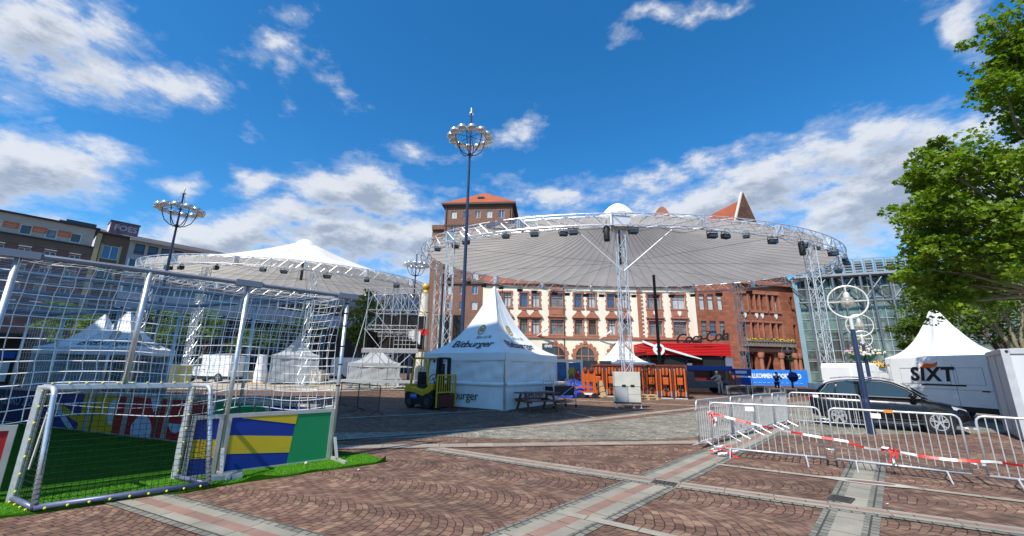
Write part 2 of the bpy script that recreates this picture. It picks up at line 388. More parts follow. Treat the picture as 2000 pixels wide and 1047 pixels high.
M_FLANK = slab_mat('dark_edging_setts', (0.26, 0.25, 0.20), (0.17, 0.17, 0.145), (0.075, 0.07, 0.06), 0.125, 0.105, var=0.25, ms=0.012)
g = MB(); g.add([(-1100, -500, 0), (1100, -500, 0), (1100, 1400, 0), (-1100, 1400, 0)], [(0, 1, 2, 3)])
struct(g.build('ground', M_RED))
BANDZ = [0.008]
def band(p0, p1, layout, z=0.012):
    p0 = Vector(p0 + (0,)); p1 = Vector(p1 + (0,)); d = (p1-p0); L = d.length; d.normalize(); n = Vector((d.y, -d.x, 0))
    tot = sum(w for _, w in layout); off = -tot/2
    me = bpy.data.meshes.new('paving_band'); vs = []; fs = []; uvs = []; mi = []
    mats = [M_SLAB, M_PINK, M_FLANK]
    for (kd, w) in layout:
        a, b = off, off+w; off += w; o = len(vs)
        vs += [tuple(p0+n*b+Vector((0, 0, z))), tuple(p1+n*b+Vector((0, 0, z))), tuple(p1+n*a+Vector((0, 0, z))), tuple(p0+n*a+Vector((0, 0, z)))]
        fs.append((o, o+1, o+2, o+3)); uvs += [(0, 0.02+w*0), (L, 0.02), (L, 0.02+w), (0, 0.02+w)]; mi.append('LPG'.index(kd))
    me.from_pydata(vs, [], fs)
    uv = me.uv_layers.new(name='UVMap')
    for i, c in enumerate(uvs): uv.data[i].uv = c
    for m in mats: me.materials.append(m)
    me.polygons.foreach_set('material_index', mi); me.update()
    o = bpy.data.objects.new('paving_band', me); COL.objects.link(o); return struct(o)
LPL = [('G', 0.13), ('L', 0.17), ('P', 0.17), ('L', 0.17), ('G', 0.13)]
LP2 = [('L', 0.10), ('P', 0.10), ('L', 0.10), ('G', 0.10)]
gp = MB(); gp.add([(x, y, 0.004) for x, y in [(-9, 8.9), (-1.7, 11.25), (0.3, 11.0), (3.3, 11.15), (6.0, 12.0), (22, 14.5), (30, 24), (30, 36), (9.3, 20.0), (6.1, 17.2), (3.2, 14.9), (0.7, 13.7), (-2, 12.2), (-9, 10.6)]], [tuple(range(14))])
struct(gp.build('paving_field', M_GREY))
gq = MB(); gq.add([(x, y, 0.004) for x, y in [(-60, 31.6), (-11.9, 30.6), (-9.0, 35.2), (2, 40), (2, 52), (-60, 52)]], [tuple(range(6))])
struct(gq.build('pavement', mat('pale_pavement', (0.40, 0.34, 0.25), 0.85, var=0.2, scale=1.2)))
band((-2.2, 2.15), (10.6, 16.2), LPL, .008)
band((-1.75, 9.6), (2.28, 7.1), [('L', 0.12), ('P', 0.12), ('L', 0.12), ('G', 0.12)])
band((2.28, 7.1), (9.2, 3.2), LP2)
band((3.92, 8.42), (9.0, 5.12), [('L', 0.15)])
band((2.6, 3.85), (7.3, 9.0), [('G', 0.15), ('L', 0.26), ('G', 0.15)], .008)
band((-6.5, 6.75), (-1.0, 4.0), [('G', 0.1), ('L', 0.13), ('P', 0.14), ('L', 0.13), ('G', 0.1)])
band((0.6, 5.62), (3.6, 3.6), [('L', 0.14)])
band((-3.8, 9.55), (5.2, 10.95), [('L', 0.36), ('P', 0.10)], .016)
band((0.3, 13.1), (12.5, 24.0), [('G', 0.12), ('L', 0.30), ('P', 0.14)], .008)
band((-5.8, 14.7), (1.7, 19.8), [('L', 0.3)], .016)
band((-4.3, 10.4), (1.4, 13.9), [('L', 0.2)], .020)
band((2.35, 18.0), (3.2, 15.7), [('L', 0.16)], .016)
band((-3.5, 23.0), (7.5, 17.3), [('L', 0.22)])
band((3.0, 25.3), (15.0, 19.5), [('L', 0.3), ('P', 0.2)])
band((-3.0, 30.0), (24.0, 22.0), [('L', 0.4)], .020)
for (x, y, w, d, rz, lb) in ((2.42, 6.98, .34, .20, -32, 'dark metal drain cover set where two pale paving bands cross'), (4.62, 6.28, .30, .26, 42, 'square grey drain cover beside the broad pale paving band')):
    q = MB(); q.box((0, 0, .019), (w, d, .012), radians(rz)); o_ = q.build('drain_cover', mat('worn_iron', (.07, .062, .058), .6, .2, var=.3, scale=30), None, loc=(x, y, 0)); tag(o_, lb, 'drain cover')
    q = MB()
    for k in range(5): q.box(((k-2)*w/5.5*cos(radians(rz)), (k-2)*w/5.5*sin(radians(rz)), .0262), (.012, d*.8, .002), radians(rz))
    q.build('slots', mat('drain_slot', (.012, .011, .01), .9), o_)
ov = MB(); a0 = radians(-32)
pts = []
for k in range(40):
    t = 2*pi*k/40; x, y = 0.46*cos(t)*(1+0.35*abs(cos(t))), 0.17*sin(t); pts.append((5.78+x*cos(a0)-y*sin(a0), 7.22+x*sin(a0)+y*cos(a0), 0.016))
ov.add(pts, [tuple(range(40))])
oo = struct(ov.build('paving_inlay', mat('pale_inlay', (0.42, 0.39, 0.33), 0.8, var=0.2, scale=6)))
ov = MB(); ov.add([(5.80+(p[0]-5.78)*0.55, 7.20+(p[1]-7.22)*0.42, 0.020) for p in pts], [tuple(range(40))])
struct(ov.build('paving_inlay', mat('red_inlay', (0.20, 0.11, 0.085), 0.8, var=0.25, scale=9)))
# ------------------------------------------------------------------ shared materials
GALV = mat('galvanised_steel', (0.62, 0.63, 0.64), 0.38, 0.75, var=0.14, scale=7)
ALU = mat('aluminium_truss', (0.62, 0.63, 0.65), 0.36, 0.55, var=0.1, scale=5)
ALUW = mat('pale_aluminium', (0.58, 0.58, 0.58), 0.42, 0.25, var=0.1, scale=5)
NAVY = mat('dark_blue_paint', (0.022, 0.032, 0.075), 0.35, 0.0, var=0.12, scale=6, coat=0.3)
BLACK = mat('black_plastic', (0.018, 0.018, 0.02), 0.45, var=0.15, scale=20)
DARK = mat('dark_grey_metal', (0.06, 0.062, 0.068), 0.5, 0.3, var=0.15, scale=8)
PVC = mat('white_tent_fabric', (0.84, 0.85, 0.86), 0.5, var=0.09, scale=1.1, bump=0.35, bscale=2.6, transl=0.12)
PVCS = mat('white_side_panel', (0.82, 0.83, 0.85), 0.5, var=0.12, scale=1.3, bump=0.55, bscale=2.2, transl=0.10)
PVCG = mat('grey_tent_fabric', (0.34, 0.35, 0.37), 0.6, var=0.08, scale=1.5, bump=0.2, bscale=2.5)
WHITE = mat('white_paint', (0.78, 0.78, 0.77), 0.35, var=0.06, scale=3)
GOLD = mat('gold_print', (0.42, 0.28, 0.07), 0.5, var=0.1, scale=9)
PRINT = mat('dark_print', (0.05, 0.05, 0.045), 0.6, var=0.1, scale=9)
GLASS = mat('dark_window_glass', (0.035, 0.045, 0.055), 0.06, var=0.2, scale=0.7, spec=0.8)
GLASSB = mat('sky_reflecting_glass', (0.07, 0.12, 0.19), 0.04, 0.35, var=0.2, scale=0.5, spec=1.0)
WFRAME = mat('white_window_frame', (0.70, 0.70, 0.68), 0.5, var=0.06)
WOOD = mat('pale_timber', (0.48, 0.33, 0.17), 0.7, var=0.22, scale=9, streak=True)
BROWNWOOD = mat('brown_stained_wood', (0.16, 0.07, 0.04), 0.6, var=0.2, scale=8)
YEL = mat('yellow_machine_paint', (0.62, 0.36, 0.012), 0.4, var=0.14, scale=5, coat=0.2)
ORANGE = mat('orange_machine_paint', (0.46, 0.085, 0.012), 0.45, var=0.2, scale=4)
RUST = mat('dark_red_container_paint', (0.12, 0.028, 0.016), 0.55, var=0.28, scale=2.5, streak=True)
RUBBER = mat('black_rubber', (0.02, 0.02, 0.02), 0.8, var=0.2, scale=12)
SKIN = mat('skin', (0.52, 0.31, 0.22), 0.55, var=0.05)
BLUE = mat('blue_tarpaulin', (0.015, 0.04, 0.30), 0.45, var=0.2, scale=3, bump=0.3, bscale=7)

# ------------------------------------------------------------------ lattice truss along a path
def truss(mb, pts, w, h, step, rc, rd, closed=False, nc=5, ups=None, chord=True):
    # four chords round the path, zigzag bracing on all faces
    pts = [Vector(p) for p in pts]; n = len(pts)
    fr = []
    for i in range(n):
        a = pts[(i-1) % n] if (closed or i > 0) else pts[i]; b = pts[(i+1) % n] if (closed or i < n-1) else pts[i]
        d = (b-a).normalized(); up = Vector(ups) if ups else Vector((0, 0, 1)); s = d.cross(up).normalized(); u = s.cross(d).normalized()
        fr.append([pts[i]+s*w/2+u*h/2, pts[i]-s*w/2+u*h/2, pts[i]-s*w/2-u*h/2, pts[i]+s*w/2-u*h/2])
    for k in range(4): mb.path([f[k] for f in fr], rc, nc, closed)
    m = n if closed else n-1
    for i in range(m):
        A, B = fr[i], fr[(i+1) % n]
        for k in range(4):
            k2 = (k+1) % 4
            if i % 2: mb.tube(A[k], B[k2], rd, 4)
            else: mb.tube(A[k2], B[k], rd, 4)
    for i in range(n):
        if i % 4 == 0 or (not closed and i == n-1):
            for k in range(4): mb.tube(fr[i][k], fr[i][(k+1) % 4], rd, 4)
def column(mb, base, h, w, step=0.72, rc=0.032, rd=0.021):
    n = max(2, int(h/step)); pts = [(base[0], base[1], base[2]+h*i/n) for i in range(n+1)]
    truss(mb, pts, w, w, step, rc, rd, ups=(0, 1, 0))

# ------------------------------------------------------------------ the two round canopies
FAB = mat('grey_white_membrane', (0.80, 0.765, 0.705), 0.55, var=0.15, scale=0.35, transl=0.27)
FABW = mat('white_membrane', (0.80, 0.80, 0.80), 0.5, var=0.04, scale=1.0, transl=0.08)
SEAM = mat('dark_membrane_seam', (0.26, 0.25, 0.235), 0.7, var=0.0)
def canopy(name, label, c, sa, sb, rot, zb, peak, cols, king, gores=64, prof=(.40, .60, 3.6)):
    t = thing(name, label, 'canopy', (c[0], c[1], 0))
    ca, sn = cos(radians(rot)), sin(radians(rot))
    def E(th, k=1.0, z=0.0):
        x, y = sa*k*cos(th), sb*k*sin(th); return (x*ca-y*sn, x*sn+y*ca, z)
    nb = 128 if sa > 16 else 104
    # equal arc spacing
    ths = [2*pi*i/2000 for i in range(2001)]; L = [0.0]
    for i in range(2000): L.append(L[-1]+(Vector(E(ths[i+1]))-Vector(E(ths[i]))).length)
    pts = []; j = 0
    for i in range(nb):
        q = L[-1]*i/nb
        while L[j+1] < q: j += 1
        pts.append(E(ths[j], 1, zb+0.42))
    r = MB(); truss(r, pts, 0.55, 0.78, 0.8, 0.034, 0.02, closed=True); r.build('ring_truss', ALU, t)
    # junction plates and clamps
    pl = MB()
    for i in range(0, nb, 8):
        p = pts[i]; th = atan2(p[1], p[0]); pl.box((p[0], p[1], p[2]), (0.62, 0.09, 0.84), th)
    pl.each('junction_frame', GALV, t)
    # membrane: gores sagging between seams
    px, py, pz = peak; nr = 14; vs = []; fs = []; sub = 4; n = gores*sub; z0 = zb+0.80
    for jj in range(nr+1):
        q = jj/nr
        for i in range(n):
            e = E(2*pi*i/n, 0.985); ph = (i % sub)/sub; sag = 0.11*(1-q)*sin(pi*ph) if ph else 0.0
            f = q**1.0; z = z0 + (pz-z0)*(prof[0]*q+prof[1]*q**prof[2]) - sag
            k = 1-q*0.985
            vs.append((px*f+e[0]*k, py*f+e[1]*k, z))
    for jj in range(nr):
        for i in range(n): a = jj*n+i; b = jj*n+(i+1) % n; fs.append((a, b, b+n, a+n))
    m = MB(); m.add(vs, fs); m.build('membrane', FAB, t, smooth=True)
    sm = MB()
    for gidx in range(gores):
        i = gidx*sub; sm.path([(vs[jj*n+i][0], vs[jj*n+i][1], vs[jj*n+i][2]-0.015) for jj in range(nr)], 0.018, 3)
    sm.build('seams', SEAM, t)
    # bright cap round the peak
    cp = MB(); cp.lathe([(1.55, pz-1.15), (1.25, pz-0.62), (0.85, pz-0.2), (0.45, pz+0.06), (0.12, pz+0.16)], 24, (px, py, 0), capb=False)
    cp.build('cap', FABW, t, smooth=True)
    kp = MB(); kp.lathe([(0.09, king), (0.16, king+0.1), (0.16, pz-0.3)], 10, (px, py, 0)); kp.build('mast', DARK, t)
    cb = MB()
    for k in range(8):
        e = E(2*pi*k/8+0.35, 0.97); cb.tube((px, py, king+0.15), (e[0], e[1], zb+0.1), 0.012, 4)
    cb.build('cables', DARK, t)
    hc = MB()
    for i in range(0, nb, 4):
        p0, p1 = Vector(pts[i]), Vector(pts[(i+4) % nb]); s_ = RND.uniform(.12, .4)
        if RND.random() < .8: hc.path([p0+(p1-p0)*(k/8)+Vector((0, 0, -.40-s_*sin(pi*k/8))) for k in range(9)], .013, 4)
    hc.build('hanging_cables', BLACK, t)
    for (x, y, w) in cols:
        cm = MB(); column(cm, (x-c[0], y-c[1], 0.05), zb, w); cm.box((x-c[0], y-c[1], 0.04), (w*2.2, w*2.2, 0.07))
        cm.box((x-c[0], y-c[1], zb+0.42), (w*1.5, 0.75, 0.9)) if False else None
        cm.build('support_column', ALU, t)
    return t, (lambda th, k=1.0, z=0.0: (E(th, k, z)[0]+c[0], E(th, k, z)[1]+c[1], z))
CR, ER = canopy('round_canopy', 'large round grey membrane canopy on a lattice ring before the cream town hall', (10.9, 36.5), 18.6, 11.45, 7.5, 10.73,
    (-0.95, 0.0, 17.0), [(7.0, 25.25, 0.5), (21.2, 28.0, 0.55), (-4.5, 28.8, 0.5), (12.7, 47.7, 0.5), (23.6, 42.2, 0.6), (-6.5, 35.4, 0.5)], 11.2)
br = MB(); br.path([(6.95-10.9, 25.0-36.5, 7.8), (4.1-10.9, 25.3-36.5, 10.6)], 0.045, 6); br.path([(7.05-10.9, 25.0-36.5, 7.8), (10.3-10.9, 25.1-36.5, 10.6)], 0.045, 6)
br.build('brace', ALUW, CR)
hd = MB(); hd.box((7.0-10.9, 25.15-36.5, 11.2), (1.15, 0.75, 1.0)); hd.build('column_head', ALUW, CR)
CL, EL_ = canopy('round_canopy', 'farther round membrane canopy with a tall white peak, seen over the football cage', (-24.6, 46.4), 14.4, 9.2, 21, 10.73,
    (0.1, 0.2, 16.2), [(-29.2, 38.2, 0.5), (-34.6, 38.4, 0.5), (-19.2, 38.9, 0.5), (-12.9, 45.0, 0.5), (-17.5, 55.5, 0.5), (-31.6, 41.0, 0.45)], 11.4, gores=56, prof=(.62, .38, 2.2))
ws = MB()
for_t = []
def top_skin(u, v):
    th = 2*pi*u; q = 0.22+0.78*v; k = 1-q*0.985; ca, sn = cos(radians(21)), sin(radians(21)); x, y = 14.4*0.975*cos(th)*k, 9.2*0.975*sin(th)*k
    z0 = 11.28; return (x*ca-y*sn+0.1*q, x*sn+y*ca+0.2*q, z0+(16.2-z0)*(0.55*q+0.45*q**2.6)+0.05)


# stage lights hung under the rings
def stage_light():
    t = thing('stage_light', 'black box floodlight hanging under the near rim of the large round canopy', 'stage light', group='floodlights under the near rim of the large canopy')
    h = MB(); h.box((0, 0, -0.40), (0.54, 0.34, 0.30)); h.build('housing', BLACK, t, bevel=0.02)
    y = MB(); y.beam((-0.34, 0, -0.42), (-0.34, 0, -0.12), 0.03, 0.05); y.beam((0.34, 0, -0.42), (0.34, 0, -0.12), 0.03, 0.05); y.beam((-0.35, 0, -0.12), (0.35, 0, -0.12), 0.05, 0.03); y.tube((0, 0, -0.12), (0, 0, 0.02), 0.025, 6); y.build('yoke', DARK, t)
    l = MB(); l.box((0, -0.175, -0.41), (0.54, 0.012, 0.2)); l.build('lens', GLASS, t)
    return t
SL = stage_light(); first = True
def hang(th, E, label, group, rz, k=1.0, zb=10.73, s=1.0):
    global first
    p = E(th, k, zb+0.02)
    if first:
        SL.location = p; SL.rotation_euler = (0, 0, rz); SL.scale = (s, s, s); first = False; return SL
    return dup(SL, p, rz, label, group, (s, s, s))
LN = 'black box floodlight hanging under the near rim of the large round canopy'; GN = 'floodlights under the near rim of the large canopy'
for dg, s in [(203, .8), (210, .9), (216, .9), (228, .85), (235, .95), (241, .95), (243.5, 1), (250, .7), (255.5, 1), (272, 1.05), (275, 1.0), (280, .7), (287, 1), (297, .9), (303, .65), (309, 1.05), (321, .8), (326, .8), (338, .9)]:
    hang(radians(dg), ER, LN, GN, radians(RND.uniform(-25, 25)), 0.99 if RND.random() < .5 else 1.01, s=s)
LF = 'small dark floodlight hanging under the far rim of the large round canopy'; GF = 'floodlights under the far rim of the large canopy'
for dg in (30, 42, 52, 60, 66, 74, 80, 86, 92, 99, 104, 112, 118, 126, 134, 142, 152):
    hang(radians(dg), ER, LF, GF, radians(RND.uniform(150, 210)), s=RND.uniform(.8, 1.15))
LL = 'black box floodlight hanging under the rim of the far canopy with the white peak'; GL = 'floodlights under the far canopy rim'
for dg in (190, 203, 226, 232, 246, 262, 269, 284, 300, 316):
    hang(radians(dg), EL_, LL, GL, radians(RND.uniform(-40, 40)), s=RND.uniform(.85, 1.15))
# upright line-array speakers beside the column heads
def speaker(loc, label, h):
    t = thing('hanging_speaker', label, 'speaker', loc)
    b = MB(); b.lathe([(0.17, 0), (0.2, 0.1), (0.2, h-0.1), (0.15, h)], 12); b.build('body', BLACK, t, smooth=True)
    k = MB(); k.tube((0, 0, h), (0, 0, h+0.5), 0.02, 6); k.build('bracket', DARK, t)
speaker((6.05, 25.0, 9.75), 'black upright speaker hanging beside the front column head of the large canopy', 1.0)
speaker((20.4, 27.6, 9.75), 'black upright speaker hanging on the canopy column next to the glass hall', 1.0)
# ------------------------------------------------------------------ town hall (cream front)
CREAM = mat('cream_render', (0.76, 0.69, 0.54), 0.85, var=0.11, scale=0.8, streak=True)
SANDS = mat('red_sandstone_trim', (0.36, 0.145, 0.09), 0.8, var=0.25, scale=2.2, bump=0.3, bscale=14)
REDST = brick_mat('red_sandstone_blocks', (0.36, 0.135, 0.078), (0.255, 0.09, 0.052), (0.20, 0.075, 0.048), 0.95, 0.42, msize=0.012, bump=0.5, var=0.28, nscale=0.45)
BRICK = brick_mat('brown_brick', (0.235, 0.115, 0.078), (0.175, 0.085, 0.06), (0.20, 0.14, 0.11), 0.5, 0.16, msize=0.015, bump=0.2, var=0.2, nscale=0.3)
TILE = mat('orange_roof_tiles', (0.40, 0.105, 0.035), 0.75, var=0.18, scale=1.2)
def tile_mat():
    m = bpy.data.materials.new('orange_clay_tiles'); m.use_nodes = True; nt = m.node_tree; N = NT(nt); bs = nt.nodes['Principled BSDF']; bs.inputs['Roughness'].default_value = 0.75
    pos = N.n('ShaderNodeNewGeometry').outputs['Position']; s = N.n('ShaderNodeSeparateXYZ', {0: pos})
    a = N.noise(pos, 0.5, 6, 0.65).outputs[0]
    wv = N.math('FRACT', N.math('MULTIPLY', s.outputs[2], 3.2))
    k = N.math('MULTIPLY', N.rng(a, 0.3, 0.7, 0.75, 1.12), N.rng(wv, 0.0, 0.25, 0.72, 1.0))
    c = N.mix(1.0, (0.36, 0.085, 0.03, 1), N.n('ShaderNodeCombineColor', {0: k, 1: k, 2: k}).outputs[0], 'MULTIPLY'); N.put(bs.inputs['Base Color'], c)
    return m
TILES = tile_mat()
def window_proto(w, h, mull, frame_m=None, glass_m=None, stone=None, sill=True, arch=False, D=0.22, transom=0.68):
    # local: x along the wall, y into the wall, z up, origin bottom centre of the opening
    f = MB(); t = 0.07
    for x in (-w/2+t/2, w/2-t/2): f.bx(x-t/2, x+t/2, D-0.06, D+0.02, 0, h)
    f.bx(-w/2, w/2, D-0.055, D+0.015, 0, t); f.bx(-w/2, w/2, D-0.055, D+0.015, h-t, h)
    for i in range(mull): x = -w/2+w*(i+1)/(mull+1); f.bx(x-t/2, x+t/2, D-0.065, D+0.01, t, h-t)
    if transom: f.bx(-w/2+t, w/2-t, D-0.052, D+0.005, h*transom-0.04, h*transom+0.04)
    g = MB(); g.quad((-w/2, D+0.03, 0), (w/2, D+0.03, 0), (w/2, D+0.03, h), (-w/2, D+0.03, h))
    s = None
    if stone:
        s = MB(); b = 0.2
        for sg in (-1, 1):
            x0 = sg*w/2; x1 = sg*(w/2+b); s.bx(min(x0, x1), max(x0, x1), -0.07, 0.03, -0.02, h+0.02)
            for zz in (0.12, 0.5, 0.88): xx = sg*(w/2+b+0.13); s.bx(min(x1-0.01*sg, xx), max(x1-0.01*sg, xx), -0.05, 0.02, h*zz-0.13, h*zz+0.13)
        s.bx(-w/2-b-0.12, w/2+b+0.12, -0.16, 0.02, -0.24, -0.02); s.bx(-w/2-b-0.05, w/2+b+0.05, -0.12, 0.02, h+0.02, h+0.3)
    return f, g, s
WRND = random.Random(3); GLASSW = mat('warm_dark_glass', (.075, .06, .045), .08, var=.5, scale=1.6, spec=.8); GLASSV = mat('half_curtained_glass', (.16, .17, .17), .12, var=.6, scale=1.1, spec=.7)
class WinSet:
    # first window is built, all further ones are copies with their panes
    def __init__(s, *a, **k): s.a = a; s.k = k; s.first = None; s.mats = k.pop('mats')
    def put(s, parent, x, z, glass=None):
        if s.first is None:
            f, g, st = window_proto(*s.a, **s.k); fm, gm, sm = s.mats
            if st:
                o = st.build('window', sm, parent); f.build('frame', fm, o)
            else: o = f.build('window', fm, parent)
            p = g.build('pane', gm, o); s.first = o; o.location = (x, 0, z)
        else: o = dup_part(s.first, parent, (x, 0, z))
        glass = glass or WRND.choice((None, None, GLASSW, GLASSV))
        if glass:
            for c in bpy.data.objects:
                if c.parent == o and c.name.startswith('pane'):
                    c.data = c.data.copy(); c.data.materials[0] = glass
        return o
th = thing('town_hall', 'cream rendered town hall front with red sandstone window surrounds, pediments and arched ground floor', 'building', (-4.4, 62, 0))
W1 = [-2.13, -0.67, 1.88, 3.7, 10.19, 12.25, 15.2, 17.3]; W2 = [6.89, 21.8, 25.5]
ARCH = [1.9, 6.6, 11.0, 16.1]
holes = []
for x in W1: holes += [(x+4.4-.575, x+4.4+.575, 10.97, 13.15), (x+4.4-.575, x+4.4+.575, 6.9, 9.15)]
for x in W2: holes += [(x+4.4-1.0, x+4.4+1.0, 10.97, 13.15), (x+4.4-1.0, x+4.4+1.0, 6.9, 9.15)]
for x in ARCH: holes.append((x+4.4-1.35, x+4.4+1.35, 1.0, 3.75))
wm = MB(); wall_holes(wm, 32.5, 14.5, holes, 0.3)
wm.quad((0, 0, 0), (0, 0, 14.5), (0, 14, 14.5), (0, 14, 0)); wm.quad((0, 14, 0), (0, 14, 14.5), (32.5, 14, 14.5), (32.5, 14, 0))
wm.build('wall', CREAM, th)
LENSW = [(SANDS, SANDS, SANDS)]
ws1 = WinSet(1.15, 2.18, 1, mats=(BROWNWOOD, GLASS, SANDS), stone=True); ws2 = WinSet(2.0, 2.18, 1, mats=(SANDS, GLASS, SANDS), stone=True)
GLASSC = mat('curtained_glass', (0.42, 0.46, 0.46), 0.15, var=0.3, scale=1.2)
for i, x in enumerate(W1):
    ws1.put(th, x+4.4, 10.97, GLASSB if i in (2, 4, 6) else (GLASSC if i in (5, 0) else None)); ws1.put(th, x+4.4, 6.9)
for i, x in enumerate(W2):
    ws2.put(th, x+4.4, 10.97, GLASSC if i == 2 else None); ws2.put(th, x+4.4, 6.9)
pd = None
for x in W1:
    if pd is None:
        p = MB(); p.xprism([(-0.95, 0), (0.95, 0), (0.95, 0.14), (0.35, 0.75), (0.25, 1.0), (-0.25, 1.0), (-0.35, 0.75), (-0.95, 0.14)], -0.2, 0.0); p.bx(-1.05, 1.05, -0.3, -0.01, -0.1, 0.02); p.bx(-0.32, 0.32, -0.26, -0.02, 0.98, 1.12)
        pd = p.build('pediment', SANDS, th, loc=(x+4.4, -0.01, 9.47))
    else: dup_part(pd, th, (x+4.4, -0.01, 9.47))
for i, x in enumerate(W2):
    p = MB(); p.bx(x+4.4-1.22, x+4.4+1.22, -0.12, 0.0, 9.47, 10.72); p.bx(x+4.4-1.4, x+4.4+1.4, -0.3, 0.01, 9.47, 9.62); p.bx(x+4.4-0.8, x+4.4+0.8, -0.16, -0.11, 9.85, 10.5); p.build('spandrel_panel', SANDS, th)
    if i:
        q = MB(); q.xprism([(-.28, .4), (.28, .4), (.28, 0), (0, -.4), (-.28, 0)], -0.2, -0.155); o = q.build('shield', mat('white_stone', (.72, .70, .66), .7), th, loc=(x+4.4, 0, 10.2))
sg = MB(); sg.xprism([(-1.0, 0), (1.0, 0), (0.35, 1.15), (0.1, 1.5), (-0.1, 1.5), (-0.35, 1.15)], -0.2, -0.0); sg.build('pediment', SANDS, th, loc=(11.29, -0.01, 13.47))
tr = MB(); tr.bx(0, 32.5, -0.22, 0.0, 6.3, 6.62); tr.bx(0, 32.5, -0.5, 0.0, 14.5, 14.95); tr.bx(0, 32.5, -0.3, 0.01, 14.2, 14.5)
tr.each('cornice', SANDS, th)
qn = MB()
for k in range(26):
    w = 0.55 if k % 2 else 0.85; qn.bx(23.6, 23.6+w, -0.08, 0.0, 6.7+k*0.3, 6.98+k*0.3)
qn.build('quoins', SANDS, th)
dp = MB(); dp.tube((12.35, -0.12, 0), (12.35, -0.12, 14.2), 0.07, 6); dp.build('downpipe', DARK, th)
gs = MB(); gs.bx(24.0, 32.5, -0.05, 0.0, 0, 6.3); gs.build('ground_floor_cladding', REDST, th)
aw = None
for x in ARCH:
    if aw is None:
        a = MB()
        for k in range(16):
            t0, t1 = pi*k/16, pi*(k+1)/16; ro = 2.05 if k % 2 else 1.85
            a.xprism([(1.35*cos(t0), 1.35*sin(t0)), (ro*cos(t0), ro*sin(t0)), (ro*cos(t1), ro*sin(t1)), (1.35*cos(t1), 1.35*sin(t1))], -0.14, -0.0)
        a.bx(-1.85, -1.35, -0.12, 0.0, -2.75, 0); a.bx(1.35, 1.85, -0.12, 0.0, -2.75, 0); a.bx(-0.2, 0.2, -0.22, -0.02, 1.75, 2.35)
        aw = a.build('arched_window', SANDS, th, loc=(x+4.4, -0.01, 3.75))
        f = MB(); f.xprism([(-1.35, -2.7)] + [(1.35, -2.7)] + [(1.35*cos(pi*k/14), 1.35*sin(pi*k/14)) for k in range(15)], -0.006, -0.003); f.build('pane', GLASS, aw)
        f = MB()
        for xx in (-0.5, 0.5): f.bx(xx-0.06, xx+0.06, -0.09, -0.02, -2.7, 1.2)
        f.bx(-1.35, 1.35, -0.088, -0.022, -0.08, 0.08); f.build('frame', SANDS, aw)
    else: dup_part(aw, th, (x+4.4, -0.01, 3.75))
rf = MB(); rf.add([(-0.1, -0.5, 14.95), (32.5, -0.5, 14.95), (32.5, 7, 17.3), (-0.1, 7, 17.3), (32.5, 14, 14.95), (-0.1, 14, 14.95)], [(0, 1, 2, 3), (3, 2, 4, 5)]); rf.build('roof', TILES, th)
dm = MB(); dm.xprism([(-1.9, 14.6), (1.9, 14.6), (1.9, 22), (1.35, 26.4), (1.1, 27.6), (0.55, 28.5), (0, 28.8), (-0.55, 28.5), (-1.1, 27.6), (-1.35, 26.4), (-1.9, 22)], 2.6, 3.6); dm.build('ornamental_gable', SANDS, th, loc=(29.6, 0, 0))

# ------------------------------------------------------------------ red sandstone corner building
rb = thing('sandstone_building', 'dark red sandstone corner building with white shields, flower balcony and arcade', 'building', (28.1, 62, 0))
h2 = []
for x, w in ((1.0, .85), (2.35, .95), (3.75, .75)): h2 += [(x-w/2, x+w/2, 10.9, 13.3), (x-w/2, x+w/2, 6.9, 9.2)]
wl = MB(); wall_holes(wl, 6.0, 15.6, h2, 0.35); wl.build('wall', REDST, rb)
n1 = WinSet(.85, 2.4, 0, mats=(BROWNWOOD, GLASS, None)); n2 = WinSet(.85, 2.3, 0, mats=(BROWNWOOD, GLASS, None))
for x in (1.0, 2.35, 3.75): n1.put(rb, x, 10.9, GLASSC if x < 3 else None); n2.put(rb, x, 6.9, GLASSB if x == 2.35 else None)
wg = bpy.data.objects.new('wing', None)
# the wing turns a little away from the square
WM = frame_M((34.1-28.1, 0, 0), 76)
def wobj(mb, name, m, **k):
    mb.T = Matrix.Identity(4); o = mb.build(name, m, rb, **k); o.matrix_local = WM if 'loc' not in k else WM @ Matrix.Translation(Vector(k['loc'])); return o
h3 = []; UP = [(1.5, .6), (3.3, .5), (4.2, .6), (5.15, .6), (6.8, .65), (7.85, .65), (10.95, .55)]; LOW = [(1.3, .65), (2.95, .6), (3.95, .6), (4.95, .6), (6.55, .65), (7.6, .65), (10.8, .55)]
for x, w in UP: h3.append((x-w/2, x+w/2, 11.1, 13.6))
for x, w in LOW: h3.append((x-w/2, x+w/2, 6.9, 9.1))
for (a, b) in ((0.9, 2.7), (4.2, 6.1), (7.8, 9.4)): h3.append((a, b, 0.3, 4.6))
ml = MB(); wall_holes(ml, 12.0, 15.6, h3, 0.4); ml.quad((12, 0, 0), (12, 14, 0), (12, 14, 15.6), (12, 0, 15.6)); wobj(ml, 'wing_wall', REDST)
def wing_windows(lst, z, h):
    proto = None
    for i, (x, w) in enumerate(lst):
        f, g_, s_ = window_proto(w, h, 0, None, None, None, D=0.33)
        o = f.build('window', BROWNWOOD, rb); p = g_.build('pane', GLASSC if i in (0, 5) and z > 10 else GLASS, o)
        o.matrix_local = WM @ Matrix.Translation((x, 0, z))
wing_windows(UP, 11.1, 2.5); wing_windows(LOW, 6.9, 2.2)
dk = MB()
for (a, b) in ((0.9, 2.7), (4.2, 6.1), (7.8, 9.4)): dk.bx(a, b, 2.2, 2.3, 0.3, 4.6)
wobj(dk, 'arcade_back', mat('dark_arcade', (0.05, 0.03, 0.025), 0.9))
tm = MB()
